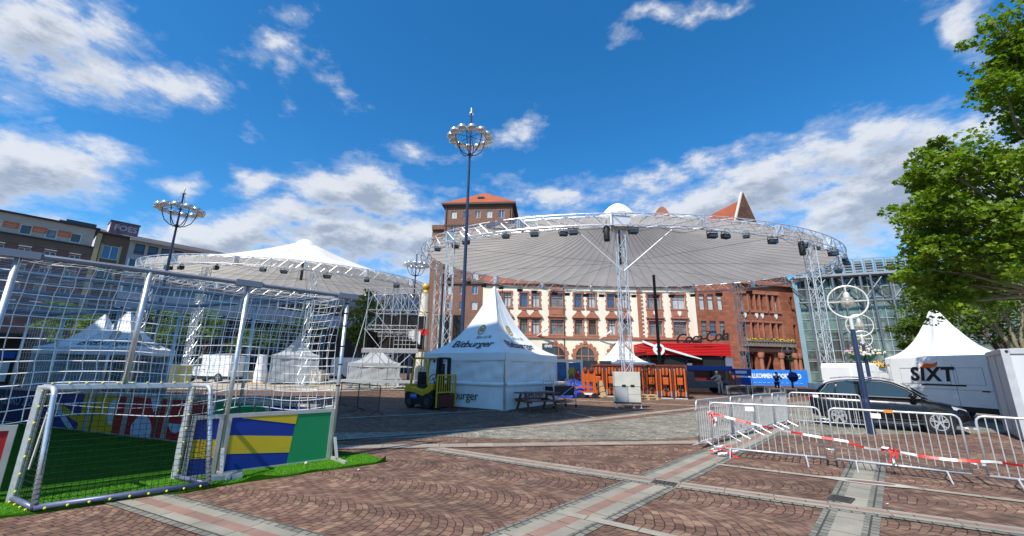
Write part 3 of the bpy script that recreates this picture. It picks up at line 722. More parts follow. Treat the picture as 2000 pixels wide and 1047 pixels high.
for (a, b) in ((0.6, 2.3), (2.7, 5.9), (6.2, 8.5)): tm.bx(a, b, -0.2, 0.0, 13.62, 13.9); tm.bx(a, b, -0.18, 0.0, 10.72, 10.98); tm.bx(a, b, -0.2, 0.0, 9.2, 9.5)
tm.bx(-0.3, 12.25, -0.35, 0.0, 4.75, 5.25); tm.bx(-0.3, 12.25, -0.45, 0.0, 15.1, 15.75)
for x in (2.45, 3.75, 4.68, 6.05, 7.2, 8.4): tm.bx(x-0.12, x+0.12, -0.16, 0.0, 6.85, 9.2); tm.bx(x-0.1, x+0.1, -0.14, 0.0, 11.0, 13.6)
wobj(tm, 'stone_trim', SANDS)
for x in (1.6, 3.75, 4.8, 7.4):
    q = MB(); q.xprism([(-.25, .4), (.25, .4), (.25, 0), (0, -.42), (-.25, 0)], -0.14, -0.02); wobj(q, 'shield', MATS['white_stone'], loc=(x, 0, 10.2))
bl = MB(); bl.bx(0.6, 9.6, -0.85, 0.0, 5.55, 5.8)
for k in range(19): bl.bx(0.7+k*0.49, 0.95+k*0.49, -0.8, -0.66, 5.8, 6.25)
bl.bx(0.6, 9.6, -0.9, -0.55, 6.25, 6.42); wobj(bl, 'balcony', mat('grey_balcony_stone', (0.22, 0.19, 0.17), 0.8, var=0.3, scale=2))
fl = MB(); fl2 = MB()
for k in range(170):
    x, y, z = RND.uniform(0.7, 9.5), RND.uniform(-0.95, -0.5), RND.uniform(6.42, 6.68); (fl if RND.random() < .55 else fl2).sphere((x, y, z), RND.uniform(.05, .11), 5, 4)
wobj(fl, 'blossom', mat('yellow_flowers', (0.62, 0.45, 0.03), 0.7)); wobj(fl2, 'foliage', mat('window_box_leaves', (0.05, 0.09, 0.02), 0.7))
cm = MB()
for x in (3.3, 7.0, 9.6, 10.4):
    cm.lathe([(.42, 0), (.42, .5), (.3, .62), (.27, 3.7), (.42, 3.95), (.48, 4.3), (.48, 4.7)], 12, (x, -0.35, 0))
[setattr(o_, 'matrix_local', WM) for o_ in cm.each('column', SANDS, rb)]
# tall gable of the wing with its roof behind
gb = MB(); gb.xprism([(-1.9, 15.7), (11.9, 15.7), (10.4, 18.3), (9.5, 20.0), (7.0, 25.2), (7.25, 25.3), (7.15, 25.9), (6.75, 25.9), (4.75, 31.1), (2.75, 25.9), (2.3, 25.9), (2.2, 25.3), (2.45, 25.2), (0.0, 20.0)], 0.42, 0.95); wobj(gb, 'gable', brick_mat('dark_gable_stone', (.15, .078, .05), (.10, .052, .036), (.085, .05, .04), .8, .4, var=.3))
rc = MB()
rc.beam((0.0, 0.7, 20.0), (2.55, 0.7, 25.4), 0.36, 0.22); rc.beam((2.7, 0.7, 26.0), (4.7, 0.7, 31.2), 0.36, 0.22); rc.beam((9.5, 0.7, 20.0), (6.95, 0.7, 25.4), 0.36, 0.22); rc.beam((6.75, 0.7, 26.0), (4.8, 0.7, 31.2), 0.36, 0.22); rc.bx(2.1, 7.3, 0.15, 1.0, 25.5, 25.75)
wobj(rc, 'coping', mat('pale_stone_coping', (0.62, 0.58, 0.52), 0.7, var=0.15))
rr = MB(); rr.add([(-2.2, 1.1, 15.7), (4.75, 1.1, 30.0), (4.75, 13, 30.0), (-2.2, 20, 15.7), (11.6, 1.1, 15.7), (11.6, 20, 15.7)], [(0, 1, 2, 3), (1, 4, 5, 2), (3, 2, 5)]); wobj(rr, 'roof', TILES)
bpy.data.objects.remove(wg)

# ------------------------------------------------------------------ brick office tower
bt = thing('brick_tower', 'tall brown brick tower block with a hipped orange tiled roof behind the canopy', 'building', (-15.48, 88, 0), radians(-5))
hw = [(x+15.48-.62, x+15.48+.62, z, z+1.75) for x in (-13.38, -10.65, -7.95, -5.25, -2.5) for z in (34.85, 31.1, 27.3, 24.0, 20.6, 17.4, 14.0)]
bw = MB(); wall_holes(bw, 15.4, 38.0, hw, 0.3); bw.quad((15.4, 0, 0), (15.4, 26, 0), (15.4, 26, 38), (15.4, 0, 38)); bw.quad((0, 0, 0), (0, 0, 38), (0, 26, 38), (0, 26, 0)); bw.build('wall', BRICK, bt)
wt = WinSet(1.24, 1.75, 1, mats=(WFRAME, GLASSC, None), D=0.18, transom=0)
for i, h in enumerate(hw): wt.put(bt, (h[0]+h[1])/2, h[2], GLASSB if i % 3 == 1 else None)
bd = MB(); bd.bx(-0.1, 15.5, -0.12, 0.0, 33.1, 33.5); bd.bx(-0.1, 15.5, -0.3, 0.0, 19.6, 20.0); bd.bx(-0.75, 16.15, -0.75, 26.7, 38.0, 38.35); bd.bx(-0.3, 15.7, -0.3, -0.01, 37.6, 37.99); bd.each('cornice', mat('dark_cornice', (0.09, 0.07, 0.06), 0.7), bt)
hr = MB(); hr.add([(-0.8, -0.8, 38.35), (16.2, -0.8, 38.35), (16.2, 26.8, 38.35), (-0.8, 26.8, 38.35), (7.9, 8.0, 44.6), (7.9, 19, 44.6)], [(0, 1, 4), (1, 2, 5, 4), (2, 3, 5), (3, 0, 4, 5)]); hr.build('roof', TILES, bt)
sk = MB(); sk.T = Matrix.Translation((7.75, 2.6, 40.75)) @ Matrix.Rotation(radians(37), 4, 'X'); sk.bx(-.75, .75, -.5, .5, 0.05, 0.35); sk.build('skylight', DARK, bt)
dn = MB(); dn.tube((0.35, -0.15, 8), (0.35, -0.15, 38), 0.11, 6); dn.tube((14.95, -0.15, 30), (14.95, -0.15, 38), 0.09, 6); dn.build('downpipe', DARK, bt)
sx_ = MB(); sx_.bx(-3.6, -0.01, 3, 24, 0, 33.2); sx_.bx(-3.6, -0.05, 2.5, 3, 33.2, 34.3); sx_.build('side_wing', BRICK, bt)

# ------------------------------------------------------------------ office row on the left
def office(name, label, s0, s1, depth, H):
    M = frame_M((-85.5, 72, -0.85), 40)
    t = thing(name, label, 'building'); t.matrix_world = M @ Matrix.Scale(1.5, 4); return t
BROWN = mat('brown_render', (0.135, 0.098, 0.07), 0.85, var=0.22, scale=0.35)
PARA = mat('pale_parapet', (0.42, 0.38, 0.32), 0.8, var=0.15, scale=0.6)
PLUM = mat('dull_red_brick', (0.165, 0.10, 0.085), 0.85, var=0.2, scale=0.5)
of = office('office_building', 'brown flat roofed office building with orange signs along its pale top floor', -9, 4.1, 9, 18)
hs = []
for x in (-11.2, -8.9, -6.55, -4.2, -1.82, .25, 2.35): hs.append((x-.47, x+.47, 16.55, 17.72))
for r_, z in enumerate((13.75, 11.6, 9.5, 7.4)):
    for x in (-7.6, -5.55, -3.5, -1.45, .6, 2.7): hs.append((x-.5, x+.5, z, z+1.2))
ow = MB(); wall_holes(ow, 17.1, 16.3, [h for h in hs if h[3] < 16], 0.2, x0=-13.0, z0=0); ow.build('wall', PLUM, of)
ub = MB(); ub.bx(-13, 4.05, -0.06, -0.002, 15.3, 16.25); ub.build('upper_band', BROWN, of)
pw = MB(); wall_holes(pw, 16.9, 2.32, [h for h in hs if h[3] > 16], 0.12, x0=-13, z0=16.4); pw.quad((3.9, 0, 16.4), (3.9, 9, 16.4), (3.9, 9, 18.7), (3.9, 0, 18.7)); pw.build('top_floor', PARA, of)
ed = MB(); ed.bx(-13, 4.3, -0.35, 9, 18.72, 18.9); ed.bx(-13, 4.2, -0.22, 9, 16.25, 16.4); ed.build('roof_edge', mat('dark_roof_edge', (0.03, 0.03, 0.04), 0.5), of)
wo = WinSet(.94, 1.17, 0, mats=(WFRAME, GLASSB, None), D=0.1, transom=0); wp = WinSet(1.0, 1.2, 1, mats=(WFRAME, GLASS, None), D=0.16, transom=0)
for h in hs: (wo if h[3] > 16 else wp).put(of, (h[0]+h[1])/2, h[2])
sb = None
for x in (-10.2, -7.75, -5.4, -3.0, -.77, 1.32):
    if sb is None:
        q = MB(); q.bx(-.58, .58, -0.07, -0.01, 0, .68); sb = q.build('sign', mat('orange_sign', (0.55, 0.12, 0.035), 0.6), of, loc=(x, 0, 17.05))
        vs, fs = text_mesh('utzinov.de', .22, 0.004); q = MB(Matrix.Translation((0, -0.08, .38)) @ Matrix.Rotation(radians(90), 4, 'X')); q.add(vs, fs); q.bx(-.4, .4, -.26, -.22, -.002, .002); q.build('lettering', mat('pale_lettering', (.7, .55, .45), .6), sb)
    else: dup_part(sb, of, (x, 0, 17.05))
an = None
for z in (15.02, 12.85, 10.75, 8.65):
    for x in (-7.6, -5.55, -3.5, -1.45, .6, 2.7):
        if an is None: q = MB(); q.bx(-.52, .52, -.34, -.08, 0, .14); an = q.build('awning_box', mat('pale_awning', (.52, .52, .52), .6), of, loc=(x, 0, z))
        else: dup_part(an, of, (x, 0, z))
gf = MB(); gf.bx(-13, 4.0, -0.25, -0.07, 3.4, 4.4); gf.bx(-13, 4.0, -1.4, -0.07, 3.2, 3.4); gf.build('shop_fascia', DARK, of)
sh = MB(); sh.bx(-13, 4.0, -0.06, -0.012, 0.9, 3.2); sh.build('shop_windows', GLASS, of)
rp = MB(); rp.bx(1.2, 4.0, 2.2, 4.2, 18.9, 19.9); rp.bx(0.6, 1.3, 2.4, 3.6, 19.3, 19.7); rp.build('roof_plant', DARK, of)
of2 = office('office_building', 'long grey and brown office building with a graffiti covered box on its roof', 4.1, 60, 9, 18)
cw = MB(); wall_holes(cw, 3.3, 18.35, [(4.95, 6.55, 15.1, 16.9), (4.95, 6.55, 12.6, 14.2)], 0.15, x0=4.1); cw.build('corner_wall', BROWN, of2)
pi_ = MB(); pi_.bx(4.15, 4.62, -0.22, -0.0, 3, 18.3); pi_.build('pilaster', mat('ochre_pilaster', (0.46, 0.36, 0.19), 0.8, var=0.15), of2)
fr = MB()
for x in (4.82, 6.66): fr.bx(x-.1, x+.1, -0.08, -0.0, 7.0, 17.05)
fr.build('window_strips', mat('ochre_strip', (0.40, 0.33, 0.20), 0.8), of2)
wq = WinSet(1.6, 1.8, 1, mats=(WFRAME, GLASSB, None), D=0.12, transom=0); wq.put(of2, 5.75, 15.1); wq.put(of2, 5.75, 12.5)
hz = [(8.0+k*1.42, 9.15+k*1.42, 16.35, 17.85) for k in range(30)]
lw = MB(); wall_holes(lw, 62, 9.2, hz, 0.3, x0=7.4, z0=9.15); lw.build('wall', mat('pale_grey_cladding', (0.34, 0.35, 0.38), 0.7, var=0.1, scale=0.5), of2)
wz = WinSet(1.15, 1.5, 0, mats=(DARK, GLASS, None), D=0.25, transom=0.3)
for h in hz[:26]: wz.put(of2, (h[0]+h[1])/2, h[2])
st = MB()
for k in range(31): st.bx(7.62+k*1.42, 7.84+k*1.42, -0.06, 0.0, 16.3, 17.9)
st.each('window_pillar', mat('ochre_pillars', (0.40, 0.36, 0.27), 0.8), of2)
for z in (14.1, 11.0):
    q = MB(); q.bx(7.6, 69, -0.02, -0.006, z, z+1.5); q.build('ribbon_window', GLASS, of2)
    q = MB()
    for k in range(44): q.bx(7.6+k*1.4, 7.78+k*1.4, -0.08, -0.021, z, z+1.5)
    q.each('mullion', WFRAME, of2)
bn = MB(); bn.bx(7.4, 69, -0.9, -0.0, 9.0, 9.9); bn.bx(7.4, 69, -0.5, -0.001, 13.0, 13.4); bn.build('balcony_band', mat('blue_grey_band', (0.22, 0.24, 0.29), 0.6), of2)
lo = MB(); lo.bx(7.4, 69, 1.5, 1.6, 0, 9.1); lo.build('recessed_ground_floor', mat('dark_shop_front', (0.035, 0.035, 0.04), 0.4, var=0.4, scale=0.3), of2)
cl_ = MB()
for k in range(16): cl_.bx(8+k*3.9, 8.45+k*3.9, -0.3, 0.2, 0, 9.0)
cl_.each('pillar', mat('slate_pillars', (0.07, 0.08, 0.11), 0.6), of2)
ev = MB(); ev.bx(7.3, 69.5, -0.75, 0.0, 18.1, 18.4); ev.build('eaves', mat('pale_eaves', (0.40, 0.36, 0.32), 0.7), of2)
rq = MB(); rq.add([(7.3, -0.75, 18.4), (69.5, -0.75, 18.4), (69.5, 7.5, 20.6), (7.3, 7.5, 20.6), (4.1, -0.3, 18.55), (7.5, -0.3, 18.55), (7.5, 7.5, 20.65), (4.1, 7.5, 20.65)], [(0, 1, 2, 3), (4, 5, 6, 7)]); rq.quad((69.5, 7.5, 20.6), (7.3, 7.5, 20.6), (7.3, 7.5, 10), (69.5, 7.5, 10)); rq.build('roof', mat('weathered_roof', (0.085, 0.07, 0.06), 0.8, var=0.35, scale=0.35), of2)
q = MB(); q.bx(4.0, 7.6, -0.4, -0.0, 18.3, 18.55); q.build('roof_edge', MATS['dark_roof_edge'], of2)
def patch(x0, x1): 
    q = MB(); f = lambda x, y: (x, y, 18.45+(y+.75)/8.25*2.2); q.quad(f(x0+1.2, 0.0), f(x1+1.2, 0.0), f(x1-.6, 7.2), f(x0-.6, 7.2)); q.build('roof_sheet', mat('pale_zinc', (.33, .34, .33), .6, var=.1), of2)
patch(5.4, 8.0); patch(19.2, 22.5)
gbx = MB(); gbx.bx(5.2, 8.1, .9, 3.9, 18.7, 20.55); gr = gbx.build('graffiti_box', mat('mauve_graffiti_wall', (.16, .11, .14), .8, var=.35, scale=1.5), of2)
q = MB(); q.bx(5.1, 8.2, .8, 4.0, 20.55, 20.66); q.build('lid', DARK, gr)
vs, fs = text_mesh('FOES', 1.05, 0.01, spacing=1.0, offset=.03); q = MB(Matrix.Translation((6.75, .87, 19.75)) @ Matrix.Rotation(radians(90), 4, 'X')); q.add(vs, fs); q.build('graffiti', mat('pale_spray_paint', (.40, .37, .40), .7, var=.3, scale=5), gr)
q = MB(); q.cur = 0
for k in range(26): a_ = RND.uniform(0, 6.28); q.box((5.18, 2.4+RND.uniform(-1.1, 1.1), 19.65+RND.uniform(-.6, .6)), (0.02+RND.uniform(0, .012), RND.uniform(.3, .9), RND.uniform(.2, .6)))
q.build('graffiti', mat('white_pink_spray', (.78, .62, .70), .7, var=.3, scale=3), gr)

# ------------------------------------------------------------------ glass hall on the right
gh = thing('glass_hall', 'tall glass and steel hall with a grey lattice parapet beside the red sandstone building', 'building')
gh.matrix_world = frame_M((44.2, 62.4, 0), 112)
def glass_pane_mat():
    m = bpy.data.materials.new('pale_green_glass'); m.use_nodes = True; nt = m.node_tree; N = NT(nt); bs = nt.nodes['Principled BSDF']
    pos = N.n('ShaderNodeNewGeometry').outputs['Position']; s = N.n('ShaderNodeSeparateXYZ', {0: pos})
    cell = N.n('ShaderNodeCombineXYZ', {0: N.math('FLOOR', N.math('DIVIDE', s.outputs[0], 1.5)), 1: N.math('FLOOR', N.math('DIVIDE', s.outputs[2], 1.55)), 2: 0.0})
    wn = N.n('ShaderNodeTexWhiteNoise', {'Vector': cell.outputs[0]}, noise_dimensions='3D').outputs[0]
    a = N.noise(pos, 0.22, 4, 0.6).outputs[0]
    c = N.mix(N.rng(wn, 0.0, 1.0, 0.0, 0.6), (0.13, 0.21, 0.185, 1), (0.33, 0.43, 0.37, 1))
    c = N.mix(N.rng(a, 0.45, 0.6, 0.0, 0.9, True), c, (0.06, 0.045, 0.04, 1)); N.put(bs.inputs['Base Color'], c)
    bs.inputs['Roughness'].default_value = 0.06; bs.inputs['Specular IOR Level'].default_value = 0.7; bs.inputs['Alpha'].default_value = 0.62
    return m
gl = MB()
for i in range(26):
    for j in range(10): gl.quad((i*1.5+.05, 0.3, 0.4+j*1.55), (i*1.5+1.45, 0.3, 0.4+j*1.55), (i*1.5+1.45, 0.3, 1.9+j*1.55), (i*1.5+.05, 0.3, 1.9+j*1.55))
pq = MB()
for i in range(31): pq.quad((i*1.25+.1, -.1, 16.35), (i*1.25+1.15, -.1, 16.35), (i*1.25+1.15, -.1, 18.2), (i*1.25+.1, -.1, 18.2))
pq.build('parapet_glass', mat('grey_green_parapet_glass', (.15, .19, .17), .7, var=.3, scale=.6), gh)
gl.build('glazing', glass_pane_mat(), gh)
STEEL = mat('grey_steelwork', (0.14, 0.16, 0.18), 0.5, 0.3, var=0.15, scale=1)
fr = MB()
for i in range(27): fr.bx(i*1.5-.05, i*1.5+.05, 0.2, 0.4, 0.3, 16)
for j in range(11): fr.bx(0, 39, 0.22, 0.38, 0.34+j*1.55-.04, 0.34+j*1.55+.06)
fr.build('mullions', mat('pale_steel', (0.33, 0.38, 0.38), 0.45, 0.3), gh)
pc = MB()
for i in range(12):
    x = 1.2+i*3.4; pc.tube((x, -0.5, 0), (x, -0.5, 16), 0.17, 8); pc.tube((x+1.1, -0.9, 0), (x+1.1, -0.9, 16), 0.13, 8)
    for z in (4, 8.2, 12.2): pc.tube((x, -0.5, z), (x+1.1, -0.9, z+1.2), 0.06, 5)
    pc.tube((x, -0.5, 12.2), (x+2.6, -0.4, 15.6), 0.1, 6); pc.tube((x, -0.5, 12.2), (x-2.6, -0.4, 15.6), 0.1, 6)
for z in (12.1, 15.9): pc.tube((0, -0.5, z), (39, -0.5, z), 0.17, 8)
pc.build('steel_columns', STEEL, gh)
pp = MB(); pp.bx(-0.3, 39, -0.8, 0.6, 15.95, 16.3)
for i in range(32): pp.bx(i*1.25-.07, i*1.25+.07, -0.75, -0.6, 16.3, 18.4)
for z in (17.0, 17.7, 18.35): pp.bx(0, 39, -0.72, -0.62, z-.05, z+.05)
for i in range(31): pp.bx(i*1.25+.15, i*1.25+1.1, -0.5, -0.2, 16.5, 16.75); pp.bx(i*1.25+.15, i*1.25+1.1, -0.35, -0.05, 17.3, 17.5)
pp.build('lattice_parapet', mat('mid_grey_steel', (0.30, 0.32, 0.33), 0.5, 0.3), gh)
it = MB(); it.quad((0, 6, 0), (39, 6, 0), (39, 6, 16), (0, 6, 16)); it.build('inner_wall', brick_mat('inner_brick', (.22, .12, .09), (.16, .09, .07), (.2, .18, .16), .5, .2, var=.4), gh)
fo = MB()
for z in (3.6, 7.2, 10.8): fo.bx(0, 39, 3.2, 6, z, z+.35)
for i in range(9): fo.bx(2+i*4.4, 2.5+i*4.4, 3, 3.4, 0, 15.5)
rt_ = MB(); rt_.bx(-.3, 39, .7, 6.5, 16.0, 16.25); rt_.build('roof', DARK, gh)
fo.build('inner_floors', mat('white_inner_structure', (.62, .64, .6), .7), gh)
sp_ = MB(); sp_.bx(-0.5, 0.15, -0.05, 0.15, 0, 15.9); sp_.build('end_panel', mat('pale_blue_glass', (.22, .30, .33), .15, var=.15, scale=.4), gh)
# ------------------------------------------------------------------ tall lamp masts
CHROME = mat('polished_lamp_bowl', (0.66, 0.66, 0.65), 0.2, 0.75, var=0.06, scale=6)
LAMPG = mat('lamp_glass', (0.60, 0.57, 0.50), 0.15, var=0.1)
def lamp_mast(loc, H, label, rz=0.0):
    K = 1.0
    t = thing('lamp_mast', label, 'street lamp', loc, rz, 'tall lamp masts on the square')
    zr = H*0.885; R0 = 1.22
    p = MB(); p.lathe([(.16, 0), (.16, 1.6), (.12, 1.75), (.10, H*.55), (.07, zr-1.6), (.055, H-.35)], 12); p.lathe([(.1, zr-1.35), (.13, zr-1.25), (.1, zr-1.15)], 10); p.build('pole', NAVY, t, smooth=False)
    f = MB(); f.tube((0, 0, H-.4), (0, 0, H), .045, 8); f.lathe([(.0, H-.42), (.15, H-.4), (.15, H-.34), (.0, H-.32)], 10); f.sphere((0, 0, H), .06, 8, 6); f.build('finial', GALV, t)
    a = MB()
    for k in range(6):
        th_ = pi*k/3+.2; cx, cy = cos(th_), sin(th_)
        a.path([(0, 0, zr-1.3), (cx*.35*R0, cy*.35*R0, zr-1.22), (cx*.62*R0, cy*.62*R0, zr-.92), (cx*.78*R0, cy*.78*R0, zr-.45), (cx*.82*R0, cy*.82*R0, zr)], .03, 6)
        a.tube((0, 0, zr+.05), (cx*.82*R0, cy*.82*R0, zr), .02, 5)
        if k % 2: a.tube((cx*.5*R0, cy*.5*R0, zr+.03), (0, 0, H-.38), .009, 4)
    a.path([(cos(2*pi*k/36)*.82*R0, sin(2*pi*k/36)*.82*R0, zr) for k in range(36)], .03, 6, closed=True)
    a.build('arms', NAVY, t)
    first_l = None
    for k in range(12):
        th_ = 2*pi*k/12; c = (cos(th_)*R0, sin(th_)*R0, zr+.05)
        if first_l is None:
            b = MB(); b.lathe([(.06, .13), (.20, .11), (.29, .04), (.31, -.04), (.31, -.12)], 16, capb=True, capt=False); b.lathe([(.314, -.12), (.314, -.16), (.28, -.16), (.28, -.12)], 16, capb=False, capt=False)
            first_l = b.build('luminaire', CHROME, t, smooth=True, loc=c)
            g_ = MB(); g_.lathe([(.29, -.12), (.22, -.165), (.1, -.185), (.01, -.19)], 14, capb=False); g_.build('lamp_glass', LAMPG, first_l, smooth=True)
        else: dup_part(first_l, t, c)
    return t
lamp_mast((-2.88, 24.3, 0), 18.75, 'tallest lamp mast, dark blue with twelve silver lamps, rising behind the lettered beer tent', .2)
lamp_mast((-24.2, 28.0, 0), 14.3, 'lamp mast with silver lamps rising behind the football cage against the sky', .5)
lamp_mast((-11.1, 46.0, 0), 15.0, 'distant lamp mast with silver lamps peeping over the rim gap between both canopies', .1)
# ------------------------------------------------------------------ ring lamps with flower baskets
RINGM = mat('pale_ring_metal', (0.72, 0.69, 0.63), 0.35, 0.3, var=0.08)
def clear_mat():
    m = bpy.data.materials.new('frosted_globe'); m.use_nodes = True; bs = m.node_tree.nodes['Principled BSDF']
    bs.inputs['Base Color'].default_value = (.55, .50, .40, 1); bs.inputs['Roughness'].default_value = .12; bs.inputs['Alpha'].default_value = .42; return m
GLOBE = clear_mat()
def ring_lamp(loc, label, rz):
    t = thing('ring_lamp', label, 'street lamp', loc, rz, 'lamps with a pale ring in a row')
    p = MB(); p.lathe([(.10, 0), (.10, .9), (.075, 1.0), (.065, 3.05)], 10); p.build('pole', NAVY, t)
    s = MB(); s.lathe([(.05, 3.05), (.05, 3.42)], 10); s.build('sleeve', RINGM, t)
    r = MB(); r.path([(cos(2*pi*k/48)*.5, 0, 3.92+sin(2*pi*k/48)*.5) for k in range(48)], .026, 8, closed=True); r.tube((-.5, 0, 3.92), (.5, 0, 3.92), .018, 6); r.tube((0, 0, 4.42), (0, 0, 4.2), .02, 6); r.build('ring', RINGM, t)
    b = MB(); b.sphere((0, 0, 3.9), .185, 16, 12); b.build('globe', GLOBE, t, smooth=True)
    c = MB(); c.lathe([(.085, 4.05), (.085, 4.16), (.05, 4.22)], 10); c.lathe([(.02, 3.85), (.02, 4.05)], 8); c.build('lamp_holder', RINGM, t)
    return t
RL = ring_lamp((10.62, 12.79, 0), 'largest looking ring lamp, its dark blue pole standing in front of the black car', radians(-34))
dup(RL, (16.3, 19.2, 0), radians(-34), 'second ring lamp of the row, its ring overlapping the base of the largest ring')
dup(RL, (22.6, 26.6, 0), radians(-34), 'third ring lamp back in the row, with its ring just above the flower baskets')
dup(RL, (30.6, 36.0, 0), radians(-34), 'smallest ring lamp at the end of the row, half hidden by a flower basket')
PETC = [mat('white_petals', (.70, .66, .60), .7), mat('lilac_petals', (.42, .30, .55), .7), mat('yellow_petals', (.66, .46, .04), .7), mat('orange_petals', (.62, .22, .05), .7), mat('basket_leaves', (.05, .10, .025), .7)]
def basket(loc, label, cols, s=1.0):
    t = thing('flower_basket', label, 'flower basket', loc)
    b = MB(); b.lathe([(.12*s, -.3*s), (.3*s, -.12*s), (.36*s, 0.02)], 12); b.build('bowl', mat('green_bowl', (.03, .22, .14), .5), t)
    for ci in cols:
        f = MB()
        for k in range(70):
            a_ = RND.uniform(0, 6.28); q = sqrt(RND.random())*.55*s; z = RND.uniform(0, .34)*s*(1.1-q/(.75*s)); sh = .3 if ci == cols[0] else -.3
            f.sphere((cos(a_)*q+sh*.6*s*(1 if ci != 4 else 0), sin(a_)*q, z), RND.uniform(.035, .07)*s, 5, 4)
        f.build('leaves' if ci == 4 else 'blossom', PETC[ci], t)
    h = MB(); h.tube((-.3*s, 0, 0), (0, 0, .9*s), .01, 4); h.tube((.3*s, 0, 0), (0, 0, .9*s), .01, 4); h.build('hanger', DARK, t)
basket((17.0, 20.0, 2.62), 'hanging basket of white, lilac and yellow flowers on the second ring lamp', (0, 1, 2, 4), 1.15)
basket((16.0, 19.3, 2.52), 'smaller white flower basket half hidden behind the blue lamp pole by the car', (0, 4), .8)
basket((22.5, 25.8, 2.15), 'orange and yellow flower basket, lower and farther back on the third ring lamp', (3, 2, 4), 1.05)

# ------------------------------------------------------------------ pagoda tents
def pagoda(name, label, loc, rz, a, he, hp, fabric, sides=(1, 1, 1, 1), group=None, logo=None, val=0.32, side_mat=None, skirt=False):
    t = thing(name, label, 'tent', loc, rz, group)
    def P(u, v, k):
        # k face index, u -1..1 along the face, v 0 eave .. 1 peak
        w = a*(1-v)+0.07*v; z = he + (hp-he)*(0.30*v+0.70*v**2.4)
        w2 = w*(1-0.05*sin(pi*v)); bulge = 0.10*sin(pi*v)*(1-u*u)
        x, y = u*w2, -(w2-bulge) if abs(u) < 1 else -w2
        c, s = cos(k*pi/2), sin(k*pi/2); return Vector((x*c-y*s, x*s+y*c, z))
    r = MB()
    for k in range(4): r.grid(lambda i, j, k=k: P(2*i-1, j, k), 12, 18)
    r.build('roof', fabric, t, smooth=True)
    sm = MB()
    for k in range(4):
        sm.path([P(-1, j/14, k)+Vector((0, 0, .012)) for j in range(15)], .014, 4)
        for u_ in (-.33, .33): sm.path([P(u_, j/14, k)+Vector((0, 0, .010)) for j in range(13)], .006, 3)
    sm.build('seams', fabric, t)
    c = MB(); c.lathe([(.10, hp-.1), (.08, hp+.02), (.02, hp+.1)], 10); c.build('peak_cap', WHITE, t)
    vl = MB()
    for k in range(4):
        def V(i, j, k=k):
            u = 2*i-1; p = P(u, 0, k); drop = val*(1+0.10*sin(i*pi)*1.2); n = Vector((sin(k*pi/2), -cos(k*pi/2), 0)); return p + n*0.015 - Vector((0, 0, drop*j))
        vl.grid(V, 14, 2)
    vl.build('valance', fabric, t)
    fm = MB()
    for (x, y) in ((-1, -1), (1, -1), (1, 1), (-1, 1)): fm.box((x*(a-.05), y*(a-.05), he/2), (.09, .09, he)); fm.box((x*(a-.05), y*(a-.05), .02), (.3, .3, .03))
    fm.each('frame_post', GALV, t)
    for k in range(4):
        if not sides[k]: continue
        def W(i, j, k=k):
            u = (2*i-1)*(a-.06); z = (.04 if not skirt else .98)+(he-.12-(.04 if not skirt else .98))*j; q = a-.05+.03*sin(i*19+j*3+k)*sin(j*4+1)+.016*sin(i*47+j*7)+.02*sin((i-j)*14); c, s = cos(k*pi/2), sin(k*pi/2); return (u*c+q*s, u*s-q*c, z)
        q = MB(); q.grid(W, 30, 10); q.build('side_panel', side_mat or PVCS, t, smooth=True)
        if skirt:
            q = MB(); q.grid(lambda i, j, k=k: ((lambda u, d, c, s: (u*c+d*s, u*s-d*c, .03+.93*j))((2*i-1)*(a-.06), a-.02+.02*sin(i*17)*(1-j), cos(k*pi/2), sin(k*pi/2))), 24, 5); q.build('counter_front', side_mat or PVCS, t, smooth=True)
            q = MB(); c, s = cos(k*pi/2), sin(k*pi/2); q.grid(lambda i, j: ((2*i-1)*(a-.05)*c+(a+.02+.05*sin(j*pi))*s, (2*i-1)*(a-.05)*s-(a+.02+.05*sin(j*pi))*c, .97+.17*j), 10, 4); q.build('rolled_hem', side_mat or PVCS, t, smooth=True)
    if logo:
        for k in logo:
            for (txt, size, v0, u0, m_, sh) in (('Bitburger', .70, .285, 0.0, PRINT, .0), ('Bitte ein Bit', .22, .435, .35, PRINT, .35)):
                vs, fs = text_mesh(txt, size, 0.0, shear=sh, spacing=.95, offset=.012 if size > .5 else 0)
                out = []
                for (x, y, z) in vs:
                    v = v0 + y/sqrt(a*a+(.55*(hp-he))**2); v = max(v, .01); w = a*(1-v); u = max(-.97, min(.97, (x+u0)/w)); p = P(u, v, k); n = Vector((sin(k*pi/2), -cos(k*pi/2), .75)).normalized(); out.append(tuple(p+n*.02))
                q = MB(); q.add(out, fs); q.build('lettering', m_, t)
            q = MB(); q2 = MB()
            def EL2(i, j, k=k):
                th_ = 2*pi*i; rr = .2+.08*j; x, y = cos(th_)*rr*.85, sin(th_)*rr*1.25; v = .555+y/((hp-he)*1.35); w = a*(1-v)+.07; p = P(max(-.95, min(.95, x/w)), v, k); n = Vector((sin(k*pi/2), -cos(k*pi/2), .5)).normalized(); return p+n*.02
            q.grid(EL2, 20, 1, cu=True)
            def EL3(i, j, k=k):
                x, y = (i-.5)*.24, (j-.5)*.26+.02; v = .555+y/((hp-he)*1.35); w = a*(1-v)+.07; p = P(x/w, v, k); n = Vector((sin(k*pi/2), -cos(k*pi/2), .5)).normalized(); return p+n*.022
            q.grid(EL3, 3, 3); q.build('emblem', GOLD, t)
            if skirt:
                vs, fs = text_mesh('Bitburger', .55, 0.002, spacing=.95); c, s = cos(k*pi/2), sin(k*pi/2)
                q = MB(Matrix.Rotation(k*pi/2, 4, 'Z') @ Matrix.Translation((.05, -a-.03, .52)) @ Matrix.Rotation(radians(90), 4, 'X')); q.add(vs, fs); q.build('lettering', PRINT, t)
    return t
